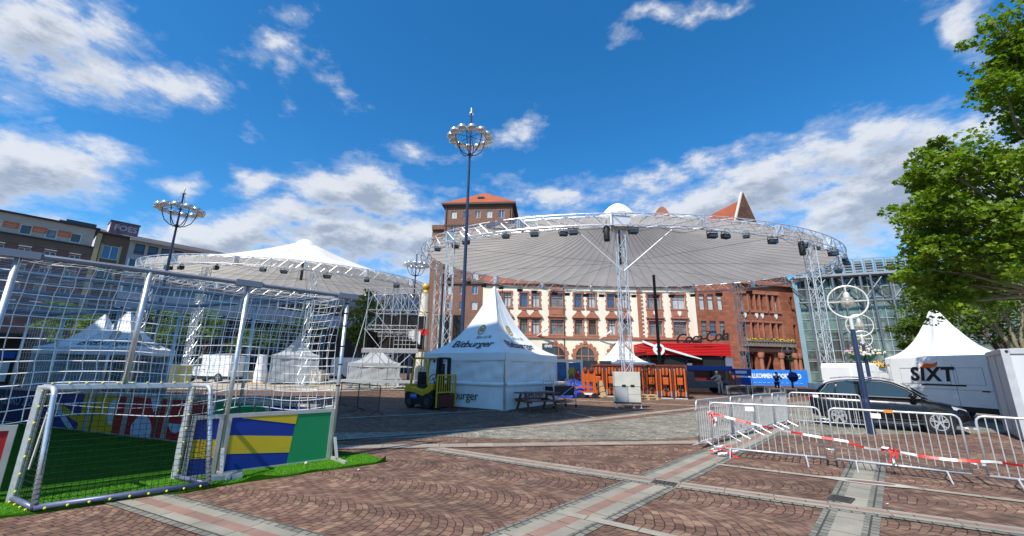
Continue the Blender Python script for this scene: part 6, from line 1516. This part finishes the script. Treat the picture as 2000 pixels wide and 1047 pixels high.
# cases and machine in the canopy shade
CASE = mat('grey_flight_case', (.10, .10, .10), .5, var=.2, scale=2)
def case(loc, d, label):
    t = thing('flight_case', label, 'flight case', loc, radians(-5)); m = MB(); m.box((0, 0, d[2]/2+.1), d); m.build('box', CASE, t, bevel=.02); m = MB()
    for sx in (-1, 1):
        for sy in (-1, 1): m.beam((sx*d[0]/2, sy*d[1]/2, .1), (sx*d[0]/2, sy*d[1]/2, d[2]+.1), .04, .04); m.sphere((sx*d[0]*.4, sy*d[1]*.4, .05), .05, 6, 5)
    m.build('corners', GALV, t); m = MB(); m.box((0, -d[1]/2-.004, d[2]*.55+.1), (d[0]*.75, .008, d[2]*.5)); m.build('lid_panel', BLACK, t)
case((17.2, 32.6, 0), (1.5, .8, .62), 'long dark flight case on the ground in the canopy shade'); case((18.7, 32.4, 0), (.9, .7, .62), 'shorter flight case next to the long one in the canopy shade'); case((19.9, 32.3, 0), (.85, .65, .5), 'small dark red looking flight case at the end of the row'); case((21.0, 32.2, 0), (.85, .65, .5), 'small flight case at the banner end of the row of cases')
lf = thing('boom_lift', 'dark blue and grey boom lift parked in the canopy shade beside the red container', 'boom lift', (16.6, 36.0, 0), radians(-4))
m = MB(); m.bx(-3.2, 1.6, -.9, .9, .45, 1.0); m.xprism([(-3.4, 1.0), (-1.2, 1.0), (-1.2, 1.7), (-3.2, 1.9)], -.8, .8); m.build('chassis', mat('lift_grey', (.09, .10, .11), .5, var=.2), lf, bevel=.04)
m = MB(); m.beam((-3.6, 0, 2.05), (2.2, 0, 2.0), .5, .42); m.beam((2.2, -.1, 1.75), (3.6, -.1, 1.7), .7, .55); m.build('boom', mat('lift_blue', (.012, .05, .28), .4, var=.15), lf, bevel=.04)
m = MB(); m.bx(2.3, 3.2, -.47, -.456, 1.62, 1.85); m.build('decal', mat('pale_blue_decal', (.45, .6, .85), .5), lf)
m = MB(); m.bx(2.6, 3.4, -.6, .4, .7, 1.3); m.build('turret', mat('lift_blue', (.012, .05, .28)), lf)
m = MB()
for x in (-2.4, 1.0):
    for y in (-.95, .95): m.T = Matrix.Translation((x, y, .42)) @ Matrix.Rotation(radians(90), 4, 'X'); m.lathe([(.42, -.14), (.42, .14)], 18)
m.each('wheel', RUBBER, lf)
for (loc, c, lab) in (((23.4, 30.0, .0), (.02, .13, .45), 'blue box standing behind the black car roof beside the lattice column'), ((24.6, 30.0, .0), (.72, .50, .02), 'yellow box standing behind the black car roof')):
    t = thing('plastic_box', lab, 'box', loc); m = MB(); m.bx(-.3 if c[0] < .1 else -.45, .3 if c[0] < .1 else .45, -.3, .3, .15, 1.62); m.build('body', mat('box_colour_%d' % int(c[0]*100), c, .5), t, bevel=.03); m = MB(); m.bx(-.35, .35, -.32, .32, 1.62, 1.68); m.build('lid', DARK, t)
ub_ = thing('timber_crate', 'low white crate lying on the paving behind the tail of the black car', 'crate', (34, 46.5, 0)); m = MB(); m.bx(-1.1, .9, -.6, .6, .02, .7); m.build('body', WHITE, ub_, bevel=.04); m = MB(); m.bx(.95, 1.9, -.5, .6, .02, 1.2); m.build('side_box', mat('pale_beige', (.55, .48, .38), .7), ub_)
# ------------------------------------------------------------------ scaffolding stage
DULL = mat('dull_scaffold_steel', (.30, .31, .33), .55, .3, var=.15)
sg_ = thing('scaffold_stage', 'grey scaffolding stage with timber decks and black backdrop between the cage and the lamp mast', 'stage', (0, 34, 0))
m = MB(); LV = [0.55, 1.75, 3.2, 4.75, 6.35, 8.2]; XS = [-12.0, -10.6, -9.2, -7.7]
for x in XS:
    for y in (0, 2.4): m.tube((x, y, 0), (x, y, 8.3), .034, 6)
for z in LV[1:]:
    for y in (0, 2.4): m.tube((-12.1, y, z), (-7.6, y, z), .03, 6)
    for x in XS: m.tube((x, 0, z), (x, 2.4, z), .028, 6)
for i in range(3):
    for k in range(1, 5):
        a, b_ = (XS[i], XS[i+1]) if (i+k) % 2 else (XS[i+1], XS[i])
        if k in (2, 3) and i > 0: continue
        m.tube((a, -.04, LV[k]), (b_, -.04, LV[k+1]), .026, 5); m.tube((b_, 2.4, LV[k]), (a, 2.4, LV[k+1]), .026, 5)
for i in range(6): m.tube((-12.0+i*.72, -.05, 6.35), (-12.0+i*.72+.55, -.05, 8.2), .03, 5); m.tube((-12+i*.72, 2.4, 8.2), (-12+i*.72+.7, 2.4, 6.35), .024, 5)
for (a, b_) in (((-12.6, -.4, 0), (-11.6, 0, 3.2)), ((-12.9, -.6, .5), (-12.0, 0, 6.35)), ((-10.3, -.1, 3.2), (-9.0, -.1, .6)), ((-9.4, -.1, 1.8), (-8.6, -.1, 0.55))): m.tube(a, b_, .035, 6)
m.build('scaffold_tubes', GALV, sg_)
m = MB(); truss(m, [(-11.7+i*.36, -.1, 4.9) for i in range(12)], .3, .34, .36, .018, .012); truss(m, [(-11.4+i*.36, 1.6, 4.45) for i in range(11)], .3, .3, .36, .018, .012); m.build('lattice_beams', DULL, sg_)
m = MB(); m.bx(-12.1, -7.5, -.1, 2.6, 3.08, 3.17); m.build('deck', WOOD, sg_); m = MB(); m.bx(-12.1, -7.5, -.14, -.101, 2.86, 3.16); m.build('deck_edge', DULL, sg_)
m = MB(); m.bx(-14.0, -7.4, -1.2, 2.4, .55, .72); m.bx(-10.9, -8.3, -.2, .6, 1.72, 1.85); m.build('lower_deck', mat('pale_green_grey_deck', (.30, .33, .32), .6, var=.1), sg_)
m = MB()
for x in (-13.9, -12.4, -10.9, -9.4, -7.6): m.tube((x, -1.1, 0), (x, -1.1, .55), .03, 6); m.tube((x, -1.1, .05), (x+1.4, -1.1, .5), .022, 5)
m.tube((-13.9, -1.1, .08), (-7.6, -1.1, .08), .025, 5); m.build('deck_legs', DULL, sg_)
m = MB(); m.quad((-11.9, 2.5, 3.2), (-7.6, 2.5, 3.2), (-7.6, 2.5, 6.2), (-11.9, 2.5, 6.2)); m.quad((-11.95, .6, 3.2), (-11.95, 2.5, 3.2), (-11.95, 2.5, 4.7), (-11.95, .6, 4.7)); m.build('backdrop', mat('black_stage_cloth', (.012, .011, .012), .9), sg_)
m = MB()
for z in (3.55, 3.9, 4.2): m.tube((-9.6, .1, z), (-7.7, .1, z), .022, 6)
for x in (-9.6, -8.9, -8.3, -7.7): m.tube((x, .1, 3.17), (x, .1, 4.2), .022, 6)
m.path([(-9.4, .2, 4.25), (-9.4, .2, 4.4), (-8.9, .2, 4.42), (-8.8, .2, 4.2)], .02, 5); m.build('railing', GALV, sg_)
m = MB(); m.grid(lambda i, j: (-8.75+1.1*i, .9+.15*sin(i*9), 4.78-(.35+.75*(i**.6)+.12*sin(i*15))*j), 16, 8); m.build('white_sheet', mat('off_white_sheet', (.5, .5, .5), .7), sg_, smooth=True)
# big black screens
for (x, w) in ((-6.1, 1.15), (-4.75, 1.0)):
    t = thing('black_screen', 'tall black panel behind the white beer tent, %s the lattice column' % ('left of' if x < -5 else 'right of'), 'screen', (x, 37, 0)); m = MB(); m.bx(-w/2, w/2, 0, .3, 2.6, 6.4); m.build('panel', BLACK, t); m = MB(); m.tube((-w*.4, .2, 0), (-w*.4, .2, 2.6), .05, 6); m.tube((w*.4, .2, 0), (w*.4, .2, 2.6), .05, 6); m.build('legs', DARK, t)
rd = thing('red_lamp', 'small round red sign above the edge of the beer tent roof', 'sign', (-7.7, 36.2, 0)); m = MB(); m.box((0, 0, 4.75), (.8, .1, .55)); m.build('disc', mat('red_sign', (.65, .04, .03), .4), rd, bevel=.1); m = MB(); m.tube((0, .06, 0), (0, .06, 4.6), .04, 6); m.build('pole', DARK, rd)
ob_ = thing('peace_column', 'pale stone column with two gilded balls behind the scaffolding stage', 'monument', (-8.5, 40, 0))
m = MB(); m.lathe([(1.1, 0), (1.1, .6), (.62, .8), (.52, 6.7), (.46, 7.2), (.40, 8.9)], 20); m.build('shaft', mat('pale_limestone', (.60, .55, .46), .8, var=.15, scale=1.2), ob_, smooth=False)
GOLDM = mat('gilded_metal', (.55, .36, .08), .5, .3, var=.1); m = MB(); m.sphere((0, 0, 9.55), .40, 20, 14); m.lathe([(.42, 8.9), (.3, 9.0), (.26, 9.2)], 16); m.build('gilded_ball', GOLDM, ob_, smooth=True)
m = MB(); m.sphere((0, 0, 7.0), .53, 20, 8, .35); m.build('gilded_ring', GOLDM, ob_, smooth=True)
# dark mesh fence panels beside the cage
for i, (x, y) in enumerate(((-7.4, 18.7), (-6.05, 17.1))):
    t = thing('mesh_fence', 'dark steel mesh fence panel beside the football cage, %s' % ('farther one of two' if i == 0 else 'nearer one with visible foot'), 'fence', (x, y, 0), atan2(-1.6, 1.35))
    m = MB(); L = 2.08
    m.path([(0, 0, .16), (0, 0, 1.05), (L, 0, 1.05), (L, 0, .16)], .02, 6, closed=True); m.build('frame', DARK, t)
    m = MB()
    for k in range(1, 26): m.tube((L*k/26, 0, .16), (L*k/26, 0, 1.05), .0045, 4)
    for k in range(1, 10): m.tube((0, 0, .16+k*.089), (L, 0, .16+k*.089), .004, 4)
    m.build('mesh', DARK, t); m = MB()
    for xx in (.2, L-.2): m.path([(xx, -.3, .02), (xx, 0, .16), (xx, .3, .02)], .018, 5)
    m.build('feet', DARK, t)
# odds and ends behind the cage
def bits(name, label, cat, loc, d, m_, rz=0):
    t = thing(name, label, cat, loc, rz); m = MB(); m.box((0, 0, d[2]/2), d); m.build('body', m_, t, bevel=.04); m = MB(); m.box((0, 0, d[2]+.03), (d[0]*1.03, d[1]*1.03, .06)); m.build('lid', m_, t)
bits('storage_box', 'pale cream storage box beside the delivery van behind the cage net', 'box', (-26.6, 44, .1), (1.3, 1, .95), mat('cream_box', (.62, .57, .45), .6))
bits('storage_box', 'dark red box beside the cream storage box behind the cage net', 'box', (-28.0, 43.6, .1), (1.1, .9, .6), mat('maroon_box', (.16, .01, .03), .5))
bits('storage_box', 'tall pale beige box in front of the grey white tent', 'box', (-18.4, 40.5, .1), (1.0, .8, 1.25), mat('beige_box', (.55, .50, .42), .6))
t = thing('covered_pallet', 'stack of goods wrapped in white foil beside the grey white tent', 'wrapped goods', (-24.7, 41.8, .1)); m = MB(); m.grid(lambda i, j: (cos(2*pi*i)*(.55-.2*j*j)*(1+.1*sin(i*31)), sin(2*pi*i)*.5*(1+.08*sin(i*23+j*4)), 2.7*j), 30, 10, cu=True); m.build('foil', WHITE, t, smooth=True); m = MB(); m.box((0, 0, -.02), (1.5, 1.1, .14)); m.build('pallet', WOOD, t)
t = thing('market_stall', 'brown wooden stall with a white panel at the edge of the picture behind the net', 'stall', (-27.2, 20.5, 0), radians(40)); m = MB(); m.bx(-2.2, 2.2, 0, 2, 0, 3.0); m.build('body', mat('dark_brown_boards', (.075, .045, .025), .8, var=.35, scale=3, streak=True), t); m = MB(); m.bx(-2.4, 2.4, -.7, 2.2, 3.0, 3.15); m.build('roof', DARK, t); m = MB(); m.bx(.7, 1.9, -.05, -.01, .75, 1.75); m.build('white_panel', WHITE, t); m = MB(); m.bx(.4, 2.0, -.06, -.02, .1, .6); m.bx(.4, 2.0, -.06, -.02, 1.9, 2.25); m.each('blue_panel', mat('blue_plate', (.03, .12, .45)), t)
t = thing('olive_screen', 'long olive coloured fence screen under the trees behind the net', 'fence', (-31.8, 37.0, 0), radians(12)); m = MB(); m.grid(lambda i, j: (-3+6.5*i, .05*sin(i*30), .1+1.65*j), 30, 3); m.build('sheet', mat('olive_sheet', (.13, .13, .05), .8, var=.25, scale=1.5), t); m = MB()
for k in range(5): m.tube((-3+k*1.6, .08, 0), (-3+k*1.6, .08, 1.8), .03, 5)
m.each('post', DARK, t)

# ------------------------------------------------------------------ trees
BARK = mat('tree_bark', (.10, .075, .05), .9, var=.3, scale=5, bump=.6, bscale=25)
BARKL = mat('pale_plane_bark', (.20, .17, .10), .85, var=.4, scale=4, bump=.5, bscale=20)  # paler bark for the maple and one street tree
def leaf_mat(name, c1, c2, scale):
    m = bpy.data.materials.new(name); m.use_nodes = True; nt = m.node_tree; N = NT(nt); bs = nt.nodes['Principled BSDF']; bs.inputs['Roughness'].default_value = .5; bs.inputs['Specular IOR Level'].default_value = .35
    pos = N.n('ShaderNodeNewGeometry'); a = N.noise(pos.outputs['Position'], scale, 4, .65).outputs[0]; r_ = pos.outputs['Random Per Island']
    f = N.math('ADD', N.math('MULTIPLY', N.rng(a, .32, .68, 0, 1), .55), N.math('MULTIPLY', r_, .45)); c = N.mix(f, c1 + (1,), c2 + (1,)); N.put(bs.inputs['Base Color'], c)
    tr = N.n('ShaderNodeBsdfTranslucent', {0: N.mix(1.0, c, (1.3, 1.35, .45, 1), 'MULTIPLY')}); ms = N.n('ShaderNodeMixShader', {0: .42, 1: bs, 2: tr}); N.put(nt.nodes['Material Output'].inputs[0], ms); return m
LEAFN = leaf_mat('maple_leaves', (.06, .125, .010), (.25, .36, .026), 1.1)
LEAFM = leaf_mat('light_green_leaves', (.06, .12, .015), (.16, .24, .03), .6)
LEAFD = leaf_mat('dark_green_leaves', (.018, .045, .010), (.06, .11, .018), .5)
LOBE = [(0, -.5), (.16, -.22), (.5, -.28), (.34, .02), (.52, .22), (.22, .24), (0, .6), (-.22, .24), (-.52, .22), (-.34, .02), (-.5, -.28), (-.16, -.22)]
SIMPLE = [(0, -.5), (.34, -.05), (0, .55), (-.34, -.05)]
def leaves(mb, c, rad, n, size, rnd, lobed, sx=1.0, sz=.8):
    shape = LOBE if lobed else SIMPLE
    for _ in range(n):
        while True:
            p = Vector((rnd.uniform(-1, 1), rnd.uniform(-1, 1), rnd.uniform(-1, 1)))
            if p.length < 1: break
        p = p * (p.length**-.35 if p.length > .05 else 1); p = Vector((p.x*rad*sx, p.y*rad*sx, p.z*rad*sz)) + Vector(c)
        nrm = Vector((rnd.uniform(-1, 1), rnd.uniform(-1, 1), rnd.uniform(.1, 1.5))).normalized(); x = nrm.orthogonal().normalized(); x = (Matrix.Rotation(rnd.uniform(0, 6.28), 3, nrm) @ x); y = nrm.cross(x); s = size*rnd.uniform(.5, 1.3); cup = rnd.uniform(-.12, .2)
        mb.add([p + x*(a*s) + y*(b*s) + nrm*(cup*s*abs(a)*1.6) for (a, b) in shape], [tuple(range(len(shape)))])
def limb(mb, a, b, r0, r1, rnd, n=5, wob=.12):
    a = Vector(a); b = Vector(b); L = (b-a).length; pts = []
    for k in range(n+1):
        q = k/n; p = a+(b-a)*q
        if 0 < k < n: p += Vector((rnd.uniform(-1, 1), rnd.uniform(-1, 1), rnd.uniform(-1, 1)+.5))*wob*L*.3
        pts.append(p)
    mb.path(pts, [r0+(r1-r0)*k/n for k in range(n+1)], 7); return pts
def tree(name, label, base, trunk_h, clumps, lm, size, per, seed, lobed=False, r0=.18, bark=BARK, sub=7, group=None):
    rnd = random.Random(seed); base = Vector(base); t = thing(name, label, 'tree', tuple(base), 0, group)
    tr = MB(); top = Vector((0, 0, trunk_h)); limb(tr, (0, 0, -.1), top, r0*1.25, r0*.85, rnd, 4, .05)
    cr = MB()
    for (x, y, z, r) in clumps:
        c = Vector((x, y, z))-base; st = top*rnd.uniform(.75, 1.0)
        pts = limb(tr, st, c, r0*.45, .025, rnd, 5, .14)
        for k in range(3): limb(tr, pts[rnd.randint(2, 4)], c+Vector((rnd.uniform(-1, 1), rnd.uniform(-1, 1), rnd.uniform(-.6, .9)))*r*.8, .03, .008, rnd, 3, .15)
        leaves(cr, c, r*.72, int(per*.34), size, rnd, lobed)
        for k in range(sub):
            o = Vector((rnd.uniform(-1, 1), rnd.uniform(-1, 1), rnd.uniform(-.9, 1))); o = o.normalized()*r*rnd.uniform(.55, 1.08)
            leaves(cr, c+o, r*rnd.uniform(.26, .42), int(per*.66/sub), size, rnd, lobed, 1.15, .62)
    tr.build('trunk', bark, t, smooth=True); cr.build('crown', lm, t); return t
NEAR = [(15.1, 10.3, 10.9, .8), (15.4, 10.2, 9.9, .85), (14.8, 10.2, 11.0, .6), (15.6, 10.4, 11.8, .9), (14.9, 10.6, 9.0, .6), (15.2, 13.5, 7.0, 1.0), (15.6, 14.0, 6.2, .9), (14.9, 13.2, 8.0, .9), (16.3, 14.3, 7.2, 1.1), (14.7, 14.2, 6.3, .7), (16.8, 14.8, 6.4, 1.0), (15.9, 13.2, 8.6, 1.0), (13.0, 12.6, 4.9, .6), (14.0, 13.0, 4.0, .7), (15.2, 13.2, 4.3, .8), (13.2, 12.4, 5.9, .6), (14.8, 12.2, 5.6, .8), (13.6, 11.8, 8.6, .6), (14.9, 11.0, 7.9, .9), (14.4, 11.9, 6.6, .8), (15.6, 13.0, 5.4, 1.0), (14.55, 10.2, 11.7, .85), (14.2, 10.2, 9.75, .72), (15.0, 10.1, 10.6, 1.2), (14.1, 11.2, 8.0, 1.0), (13.2, 11.5, 7.9, .75), (14.2, 10.7, 7.3, .95), (12.75, 12.0, 6.5, .62), (13.2, 11.6, 6.7, .8), (13.9, 11.2, 6.1, .9), (14.4, 10.6, 5.8, .9), (12.9, 12.0, 5.45, .58), (13.7, 12.0, 5.2, .75), (14.2, 11.2, 4.8, .75), (13.9, 12.8, 4.55, .6), (13.35, 12.1, 7.6, .6), (15.3, 10.0, 8.2, 1.2), (16.0, 11.0, 9.6, 1.5), (15.5, 12.0, 6.6, 1.2), (16.5, 10.5, 7.2, 1.4), (15.3, 11.6, 5.0, .8), (17.6, 11.6, 8.5, 1.6), (17.0, 12.8, 6.4, 1.2), (17.5, 12.0, 11.5, 1.3), (15.2, 12.9, 8.4, .9), (14.6, 13.6, 7.2, 1.0), (17.2, 9.2, 9.5, 1.5), (14.9, 9.2, 6.6, 1.0), (15.2, 9.0, 9.0, 1.1)]
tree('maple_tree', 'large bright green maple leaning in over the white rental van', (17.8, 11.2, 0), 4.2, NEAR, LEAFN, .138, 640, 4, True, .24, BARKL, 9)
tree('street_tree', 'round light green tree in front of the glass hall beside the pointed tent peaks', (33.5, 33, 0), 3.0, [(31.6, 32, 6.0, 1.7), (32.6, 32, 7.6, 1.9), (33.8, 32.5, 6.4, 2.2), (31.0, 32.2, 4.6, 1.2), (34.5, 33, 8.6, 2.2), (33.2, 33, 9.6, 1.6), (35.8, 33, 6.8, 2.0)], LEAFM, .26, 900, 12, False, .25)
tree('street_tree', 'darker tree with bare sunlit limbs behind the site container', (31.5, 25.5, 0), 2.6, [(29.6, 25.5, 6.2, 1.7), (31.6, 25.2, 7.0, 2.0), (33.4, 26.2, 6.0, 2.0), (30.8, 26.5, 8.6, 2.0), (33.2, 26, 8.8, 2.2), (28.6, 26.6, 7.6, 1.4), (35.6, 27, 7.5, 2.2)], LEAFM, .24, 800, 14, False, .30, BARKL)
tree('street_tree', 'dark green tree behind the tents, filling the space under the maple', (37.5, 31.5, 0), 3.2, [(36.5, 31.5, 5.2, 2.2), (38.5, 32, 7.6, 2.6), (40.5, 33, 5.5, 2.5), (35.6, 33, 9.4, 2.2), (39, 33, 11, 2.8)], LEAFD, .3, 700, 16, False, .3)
tree('street_tree', 'tall green street tree between the football cage and the scaffolding stage', (-17.5, 48, 0), 3.6, [(-17.4, 48, 9.2, 1.5), (-18.1, 48, 7.4, 1.6), (-16.9, 48, 6.4, 1.5), (-18.4, 47.8, 5.5, 1.3), (-17.2, 48, 4.7, 1.1), (-16.3, 48.3, 8.3, 1.4), (-15.4, 48.5, 6.9, 1.4), (-13.6, 49, 7.3, 1.5), (-12.2, 49, 6.4, 1.3)], LEAFM, .26, 700, 21, False, .24)
LTS = [('green street tree just behind the peak of the plain white tent beyond the net', (-43.5, 40, 0), [(-44.2, 40, 5.4, 1.7), (-42.6, 40, 5.0, 1.6), (-41.2, 40, 5.6, 1.3), (-43.4, 40.2, 6.6, 1.3)]), ('green street tree behind the lattice columns of the far canopy', (-43.5, 52, 0), [(-43.6, 52, 7.2, 2.0), (-42.4, 52, 5.4, 1.6), (-44.6, 52, 5.2, 1.6), (-41.4, 52.5, 6.6, 1.5)]), ('green street tree above the white delivery van beyond the cage net', (-38.2, 52, 0), [(-38.2, 52, 7.4, 1.7), (-37.2, 52, 5.8, 1.5), (-39.2, 52.2, 5.6, 1.4)]), ('wide street tree behind the small grey white tent', (-32, 62, 0), [(-31.0, 62, 9.0, 2.2), (-33.2, 62, 7.2, 2.0), (-29.4, 62.3, 7.0, 1.8), (-35.4, 62.5, 6.4, 1.7)]), ('street tree under the office balconies above the cream storage box', (-41.5, 65, 0), [(-41.0, 65, 6.4, 2.0), (-42.6, 65, 5.2, 1.6), (-39.2, 65, 5.4, 1.6)])]
for i, (lb, bs__, cl) in enumerate(LTS): tree('street_tree', lb, bs__, 3.2, cl, LEAFM if i != 3 else LEAFD, .28, 520, 30+i, False, .22, group='street trees along the left office row')

LIT = mat('paper_scrap', (.7, .68, .62), .8)
for i, (x, y, lb) in enumerate(((5.05, 6.05, 'small white paper scrap on the setts beside the pale inlay'), (8.35, 9.3, 'small white scrap lying behind the second front barrier'), (3.0, 8.5, 'tiny scrap of paper on the setts near the barrier corner'))):
    q = MB(); q.add([(0, 0, .012), (.03, .006, .012), (.033, .02, .018), (.012, .03, .01), (-.006, .018, .015)], [(0, 1, 2), (0, 2, 3), (0, 3, 4)]); tag(q.build('paper_scrap', LIT, None, loc=(x, y, .012)), lb, 'litter')
# ------------------------------------------------------------------ people
def person(label, loc, rz, J, top, legs, hair, hat=None, s=1.0):
    # J: joints in metres; one continuous skinned body, clothing as slightly fuller skins
    t = thing('person', label, 'person', loc, rz)
    t.scale = (s, s, s)
    def skin(nm, chains, m_, root):
        vs = []; es = []; rs = []; idx = {}
        def vid(k, r):
            key = k
            if key not in idx: idx[key] = len(vs); vs.append(J[k]); rs.append(r)
            return idx[key]
        for ch in chains:
            for (a, ra), (b_, rb_) in zip(ch[:-1], ch[1:]): es.append((vid(a, ra), vid(b_, rb_)))
        me = bpy.data.meshes.new(nm); me.from_pydata(vs, es, []); me.materials.append(m_); o = bpy.data.objects.new(nm, me); COL.objects.link(o); o.parent = t
        md = o.modifiers.new('skin', 'SKIN'); sd = me.skin_vertices[0].data
        for i, r in enumerate(rs): sd[i].radius = (r, r) if not isinstance(r, tuple) else r
        sd[idx[root]].use_root = True; md.use_smooth_shade = True; ss = o.modifiers.new('sub', 'SUBSURF'); ss.levels = 1; ss.render_levels = 1; return o
    skin('body', [[('pel', .12), ('chest', .13), ('neck', .06), ('head', .095), ('crown', .085)], [('chest', .13), ('shL', .06), ('elL', .042), ('wrL', .034), ('haL', .04)], [('chest', .13), ('shR', .06), ('elR', .042), ('wrR', .034), ('haR', .04)], [('pel', .12), ('hipL', .085), ('knL', .06), ('anL', .045), ('toL', .04)], [('pel', .12), ('hipR', .085), ('knR', .06), ('anR', .045), ('toR', .04)]], SKIN, 'pel')
    skin('jacket', [[('pel', .15), ('chest', .165), ('neck', .075)], [('chest', .165), ('shL', .08), ('elL', .06), ('wrL', .05)], [('chest', .165), ('shR', .08), ('elR', .06), ('wrR', .05)]], top, 'pel')
    skin('trousers', [[('pel', .155), ('hipL', .105), ('knL', .08), ('anL', .07)], [('pel', .155), ('hipR', .105), ('knR', .08), ('anR', .07)]], legs, 'pel')
    m = MB(); c = J['crown']; m.sphere((c[0], c[1]+.01, c[2]+.0), .105, 12, 8, .8); m.build('hat' if hat else 'hair', hat or hair, t, smooth=True)
    m = MB()
    for k in ('toL', 'toR'): p = J[k]; m.box((p[0], p[1]+.05, .045), (.10, .27, .09))
    if J['toL'][2] < .3: m.build('shoes', BLACK, t, bevel=.03)
def stand(lean=0.0, arms='down'):
    J = dict(pel=(0, 0, .95), chest=(0, -lean*.5, 1.32), neck=(0, -lean*.8, 1.50), head=(0, -lean-.02, 1.62), crown=(0, -lean, 1.72), shL=(-.2, -lean*.6, 1.42), shR=(.2, -lean*.6, 1.42), hipL=(-.1, 0, .88), hipR=(.1, 0, .88), knL=(-.11, -.03, .5), knR=(.12, .02, .5), anL=(-.12, 0, .1), anR=(.13, .08, .1), toL=(-.13, -.12, .05), toR=(.14, -.03, .05))
    if arms == 'down': J.update(elL=(-.27, .02, 1.15), wrL=(-.25, -.08, .92), haL=(-.25, -.1, .83), elR=(.28, .0, 1.15), wrR=(.24, -.15, .95), haR=(.23, -.2, .88))
    else: J.update(elL=(-.26, -.22-lean, 1.24), wrL=(-.15, -.45-lean, 1.2), haL=(-.12, -.53-lean, 1.2), elR=(.27, -.2-lean, 1.2), wrR=(.16, -.44-lean, 1.12), haR=(.12, -.52-lean, 1.12))
    return J
HAIR = mat('dark_hair', (.03, .02, .015), .7)
person('person in red work clothes walking in front of the white kiosk', (6.75, 42.5, 0), radians(50), stand(.03), mat('red_workwear', (.55, .02, .03), .7), MATS['red_workwear'], HAIR)
person('person in grey clothes with a yellow cap climbing up behind the orange trolley', (6.35, 30.6, .62), radians(20), stand(.12, 'fwd'), mat('grey_blue_workwear', (.20, .24, .32), .7), MATS['grey_blue_workwear'], HAIR, mat('yellow_helmet', (.75, .55, .03), .4))
person('person in pale grey clothes and lime cap bending beside the flight cases', (16.3, 33.0, 0), radians(-60), stand(.34, 'fwd'), mat('pale_grey_workwear', (.32, .34, .36), .7), MATS['pale_grey_workwear'], HAIR, mat('lime_cap', (.55, .75, .05), .5))
person('person in dark blue overalls standing by the blue banner in the canopy shade', (22.6, 36.0, 0), radians(120), stand(.1, 'fwd'), mat('dark_blue_workwear', (.012, .02, .09), .7), MATS['dark_blue_workwear'], HAIR)
st_ = thing('step_platform', 'low step platform the climbing person stands on behind the orange trolley', 'step', (6.35, 30.6, 0)); m = MB(); m.bx(-.4, .4, -.3, .3, .52, .6); m.build('deck', ALUW, st_); m = MB()
for x in (-.36, .36):
    for y in (-.26, .26): m.tube((x, y, 0), (x, y, .52), .02, 5)
m.build('legs', GALV, st_)

# ------------------------------------------------------------------ unseen house added behind the viewer to shade the middle of the square
hb = thing('unseen_shade_house', 'tall unseen house added behind the viewer, shaped so its shadow crosses the beer tent', 'building'); SD = Vector((sin(SUN_AZ), cos(SUN_AZ), 0))
# local x points left across the sun's direction, the front stands across the light
fx = Vector((-.804, .595, 0)); K0 = -13.0; org = Vector((.595, .804, 0))*K0
M = Matrix.Identity(4); yv = Vector((.595, .804, 0))*-1
for i in range(3): M[i][0] = -fx[i]; M[i][1] = yv[i]; M[i][2] = Z[i]; M[i][3] = org[i]
hb.matrix_world = M
# outline shaped to the wanted shadow edge, in (lateral, height): lateral measured to the right
TN = 1.192
def hz_(l): return (l-K0)*TN
OUTL = [(-38, 0), (-8.9, 0), (-9.0, hz_(1.2)), (-8.78, hz_(2.4)), (-8.2, hz_(8.1)), (-7.7, hz_(12.15)), (-6.4, hz_(19.9)), (-10, hz_(19.7)), (-14, hz_(19.2)), (-18, hz_(17.4)), (-23, hz_(15.2)), (-27, hz_(11)), (-31.0, hz_(8.2)), (-38, hz_(7.6))]
DP = 6.0; n_ = len(OUTL)
m = MB(); m.add([(x, 0.0, z) for x, z in OUTL] + [(x, -DP, max(0.0, z-TN*DP)) for x, z in OUTL], [tuple(range(n_)), tuple(reversed(range(n_, 2*n_)))] + [((i+1) % n_, i, n_+i, n_+(i+1) % n_) for i in range(n_)]); m.build('wall', mat('light_render', (.72, .70, .66), .8), hb)  # added shade caster, pale so the shaded tent stays brighter
